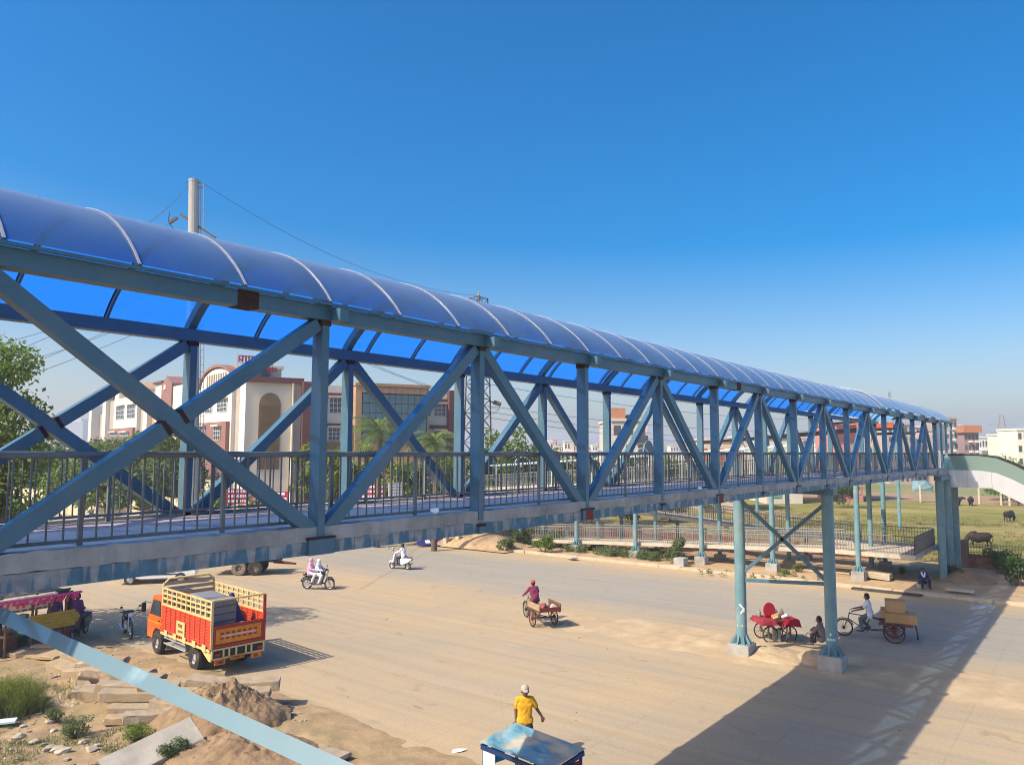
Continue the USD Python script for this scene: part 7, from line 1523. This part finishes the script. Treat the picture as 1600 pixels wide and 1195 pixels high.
for i, (x, y, c_, lab) in enumerate(((-.98, -.12, (.02, .03, .18), 'small dark blue sack by the tailgate of the truck'), (-.98, -.38, (.72, .70, .68), 'small white sack by the tailgate of the truck'))):
    o = thing('sack', lab, 'sack', onT(x, y, .97), hz); MB().tm(bulge([((0, 0, .3), .16), ((.1, .05, .5), .12), ((0, 0, .1), .1)])).build('cloth', C(c_, .8, .1, 4, name='sack_cloth'), o, smooth=40)
o = thing('cloth_bundle', 'pale pink patterned cloth thrown over the truck load', 'cloth bundle', onT(.35, -.35, 1.5), hz); MB().tm(bulge([((0, 0, .1), .14), ((.25, .1, .55), .09), ((-.2, -.1, .35), .12), ((.1, -.2, .5), .08)])).build('cloth', C((.55, .38, .45), .85, .3, 14, name='pink_pattern'), o, smooth=40)
# ================================================================ CAR AND TRAILER BEHIND THE GIRDER
c0, c1 = at(214, 913), at(270, 911); hz = head(c0, c1); mid = (c0 + c1) / 2 + v(-math.sin(hz), math.cos(hz), 0) * .74
car = thing('parked_car', 'white saloon car half hidden behind the bridge girder', 'car', mid, hz); CW = C((.72, .72, .71), .2, .04, 2, name='car_white', spec=.6)
side = [(-2.05, .32), (-2.1, .75), (-1.95, .92), (-1.35, .98), (-.85, 1.42), (.35, 1.45), (1.05, 1.0), (1.85, .85), (2.08, .65), (2.05, .32)]
MB().prism(Polygon(side).buffer(.05).buffer(-.05), (0, .8, 0), (1, 0, 0), (0, 0, 1), 1.6).build('body', CW, car)
for s_ in (-1, 1): MB().prism([(-1.15, 1.0), (-.8, 1.36), (.3, 1.38), (.85, 1.0)], (0, s_ * .802 + .01, 0), (1, 0, 0), (0, 0, 1), .02).build('side_window', WGL, car); MB().b2((-1.0, s_ * .806 - .01, .5), (1.1, s_ * .806 + .01, .56)).build('side_trim', BLACK, car)
for x in (-1.3, 1.32):
    for s_ in (-1, 1): w_ = MB().lathe([(.18, -.09), (.27, -.1), (.3, -.06), (.3, .06), (.27, .1), (.18, .09)], (x, .74 * s_, .3), (0, s_, 0), 24).build('wheel', RUBBER, car, smooth=40); MB().lathe([(.001, .09), (.07, .09), (.17, .06), (.2, .1), (.2, 0)], (x, .74 * s_, .3), (0, s_, 0), 18).build('rim', CHROME, w_, smooth=40)
for s_ in (-1, 1): MB().rbox((2.06, .55 * s_, .68), (.08, .35, .14), .03).build('headlight', C((.5, .52, .54), .1, .1, 5, name='lamp_glass'), car); MB().rbox((-2.08, .6 * s_, .78), (.06, .25, .16), .03).build('tail_lamp', C((.35, .02, .015), .3, .1, 5, name='red_lens'), car)
t0 = at(373, 899); hz = math.atan2(RT0[1], RT0[0]) + .1; tr = thing('flatbed_trailer', 'old trailer with dusty tyres half hidden behind the bridge girder', 'trailer', t0 + v(-math.sin(hz), math.cos(hz), 0) * .8, hz)
DUSTT = C((.20, .16, .11), .95, .25, 8, name='dusty_tyre')
for x in (0, .95):
    for s_ in (-1, 1): w_ = MB().lathe([(.2, -.12), (.38, -.13), (.44, -.08), (.44, .08), (.38, .13), (.2, .12)], (x, .8 * s_, .44), (0, s_, 0), 26).build('wheel', DUSTT if s_ < 0 and x == 0 else RUBBER, tr, smooth=40); MB().lathe([(.001, .02), (.08, .06), (.12, .02), (.22, .06), (.25, .1), (.25, 0)], (x, .8 * s_, .44), (0, s_, 0), 16).build('rim', C((.24, .18, .12), .8, .2, 5, name='rusty_rim'), w_, smooth=40)
MB().b2((-2.2, -1.0, .95), (2.0, 1.0, 1.05)).build('bed', REDRUST, tr)
for s_ in (-1, 1): MB().b2((-2.2, s_ * .98 - .03, 1.05), (2.0, s_ * .98 + .03, 1.6)).build('side_board', REDRUST, tr); MB().b2((-2.2, s_ * .4 - .06, .72), (2.3, s_ * .4 + .06, .95)).build('chassis_rail', BLACK, tr)
for x in (0, .95): MB().tube((x, -.8, .44), (x, .8, .44), .06).build('axle', BLACK, tr)
MB().bar((1.9, .35, .7), (3.2, 0, .55), .1, .1).bar((1.9, -.35, .7), (3.2, 0, .55), .1, .1).build('drawbar', REDRUST, tr, kind='stuff')
# ================================================================ BUFFALOES
BUF = C((.022, .015, .012), .75, .25, 5, name='buffalo_hide'); HORN = C((.06, .05, .045), .5, .1, 5, name='horn')
def buffalo(label, px, py, rz, graze, s=1.0, seed=0):
    q = at(px, py, .13); t_ = thing('buffalo', label, 'buffalo', v(q[0], q[1], gz(q[0], q[1])), rz, group=None); z = 1.0
    B = [bone(((.5, 0, .88), .33), ((.1, 0, .78), .42)), bone(((.1, 0, .78), .42), ((-.4, 0, .84), .38)), bone(((-.4, 0, .84), .38), ((-.68, 0, .92), .27)), bone(((.55, 0, 1.05), .24), ((.3, 0, 1.18), .14))]
    hd = v(1.15, .05, .38) if graze else v(1.2, 0, 1.12); nk = v(.85, 0, .85) if graze else v(.88, 0, 1.08)
    B += [bone(((.6, 0, .98), .25), (nk, .19)), bone((nk, .18), (hd, .135)), bone((hd, .135), (hd + (v(.12, .02, -.24) if graze else v(.3, 0, -.14)), .075))]
    for s_ in (-1, 1):
        B += [bone((hd + v(-.03, .12 * s_, .08), .03), (hd + v(-.08, .28 * s_, .05), .045))]
        f_ = .06 * s_ * (1 if seed % 2 else -1)
        B += [bone(((.52, .17 * s_, .8), .14), ((.52 + f_, .17 * s_, .45), .075)), bone(((.52 + f_, .17 * s_, .45), .07), ((.5 + f_, .17 * s_, .08), .05)), bone(((.5 + f_, .17 * s_, .05), .06), ((.53 + f_, .17 * s_, .03), .06))]
        B += [bone(((-.62, .15 * s_, .88), .19), ((-.55 - f_, .17 * s_, .58), .11)), bone(((-.55 - f_, .17 * s_, .58), .09), ((-.74 - f_, .17 * s_, .40), .062)), bone(((-.74 - f_, .17 * s_, .40), .06), ((-.7 - f_, .17 * s_, .08), .048)), bone(((-.7 - f_, .17 * s_, .05), .06), ((-.67 - f_, .17 * s_, .03), .06))]
    tm2 = fuse(B, .07, 8); MB().add(np.array(tm2.vertices) * s, tm2.faces).build('body', BUF, t_, smooth=True)
    for s_ in (-1, 1): MB().path([(hd + v(-.02, .07 * s_, .1)) * s, (hd + v(-.12, .2 * s_, .14)) * s, (hd + v(-.28, .22 * s_, .2)) * s, (hd + v(-.36, .12 * s_, .27)) * s], [.035 * s, .03 * s, .022 * s, .008 * s], 6).build('horn', HORN, t_, smooth=40)
    MB().path([v(-.95, 0, 1.05) * s, v(-1.03, 0, .85) * s, v(-1.0, .03, .5) * s, v(-1.0, .03, .38) * s], [.035 * s, .025 * s, .02 * s, .035 * s], 6).build('tail', BUF, t_, smooth=40)
rt = math.atan2(RT0[1], RT0[0])
buffalo('large dark buffalo grazing just beyond the iron grille of the brick wall', 1531, 855, rt + math.pi - .15, True, .95, 1)
buffalo('black buffalo standing in the middle of the field at the right', 1577, 814, rt + .5, True, .9, 2)
buffalo('buffalo standing side on beside the end columns at the back of the field', 1494, 790, rt + .1, False, .95, 3)
buffalo('black buffalo seen rear three quarter at the back of the field', 1517, 790, rt + 1.0, True, .98, 4)
buffalo('buffalo partly hidden behind the escalator slope', 1597, 790, rt + math.pi, False, .95, 5)
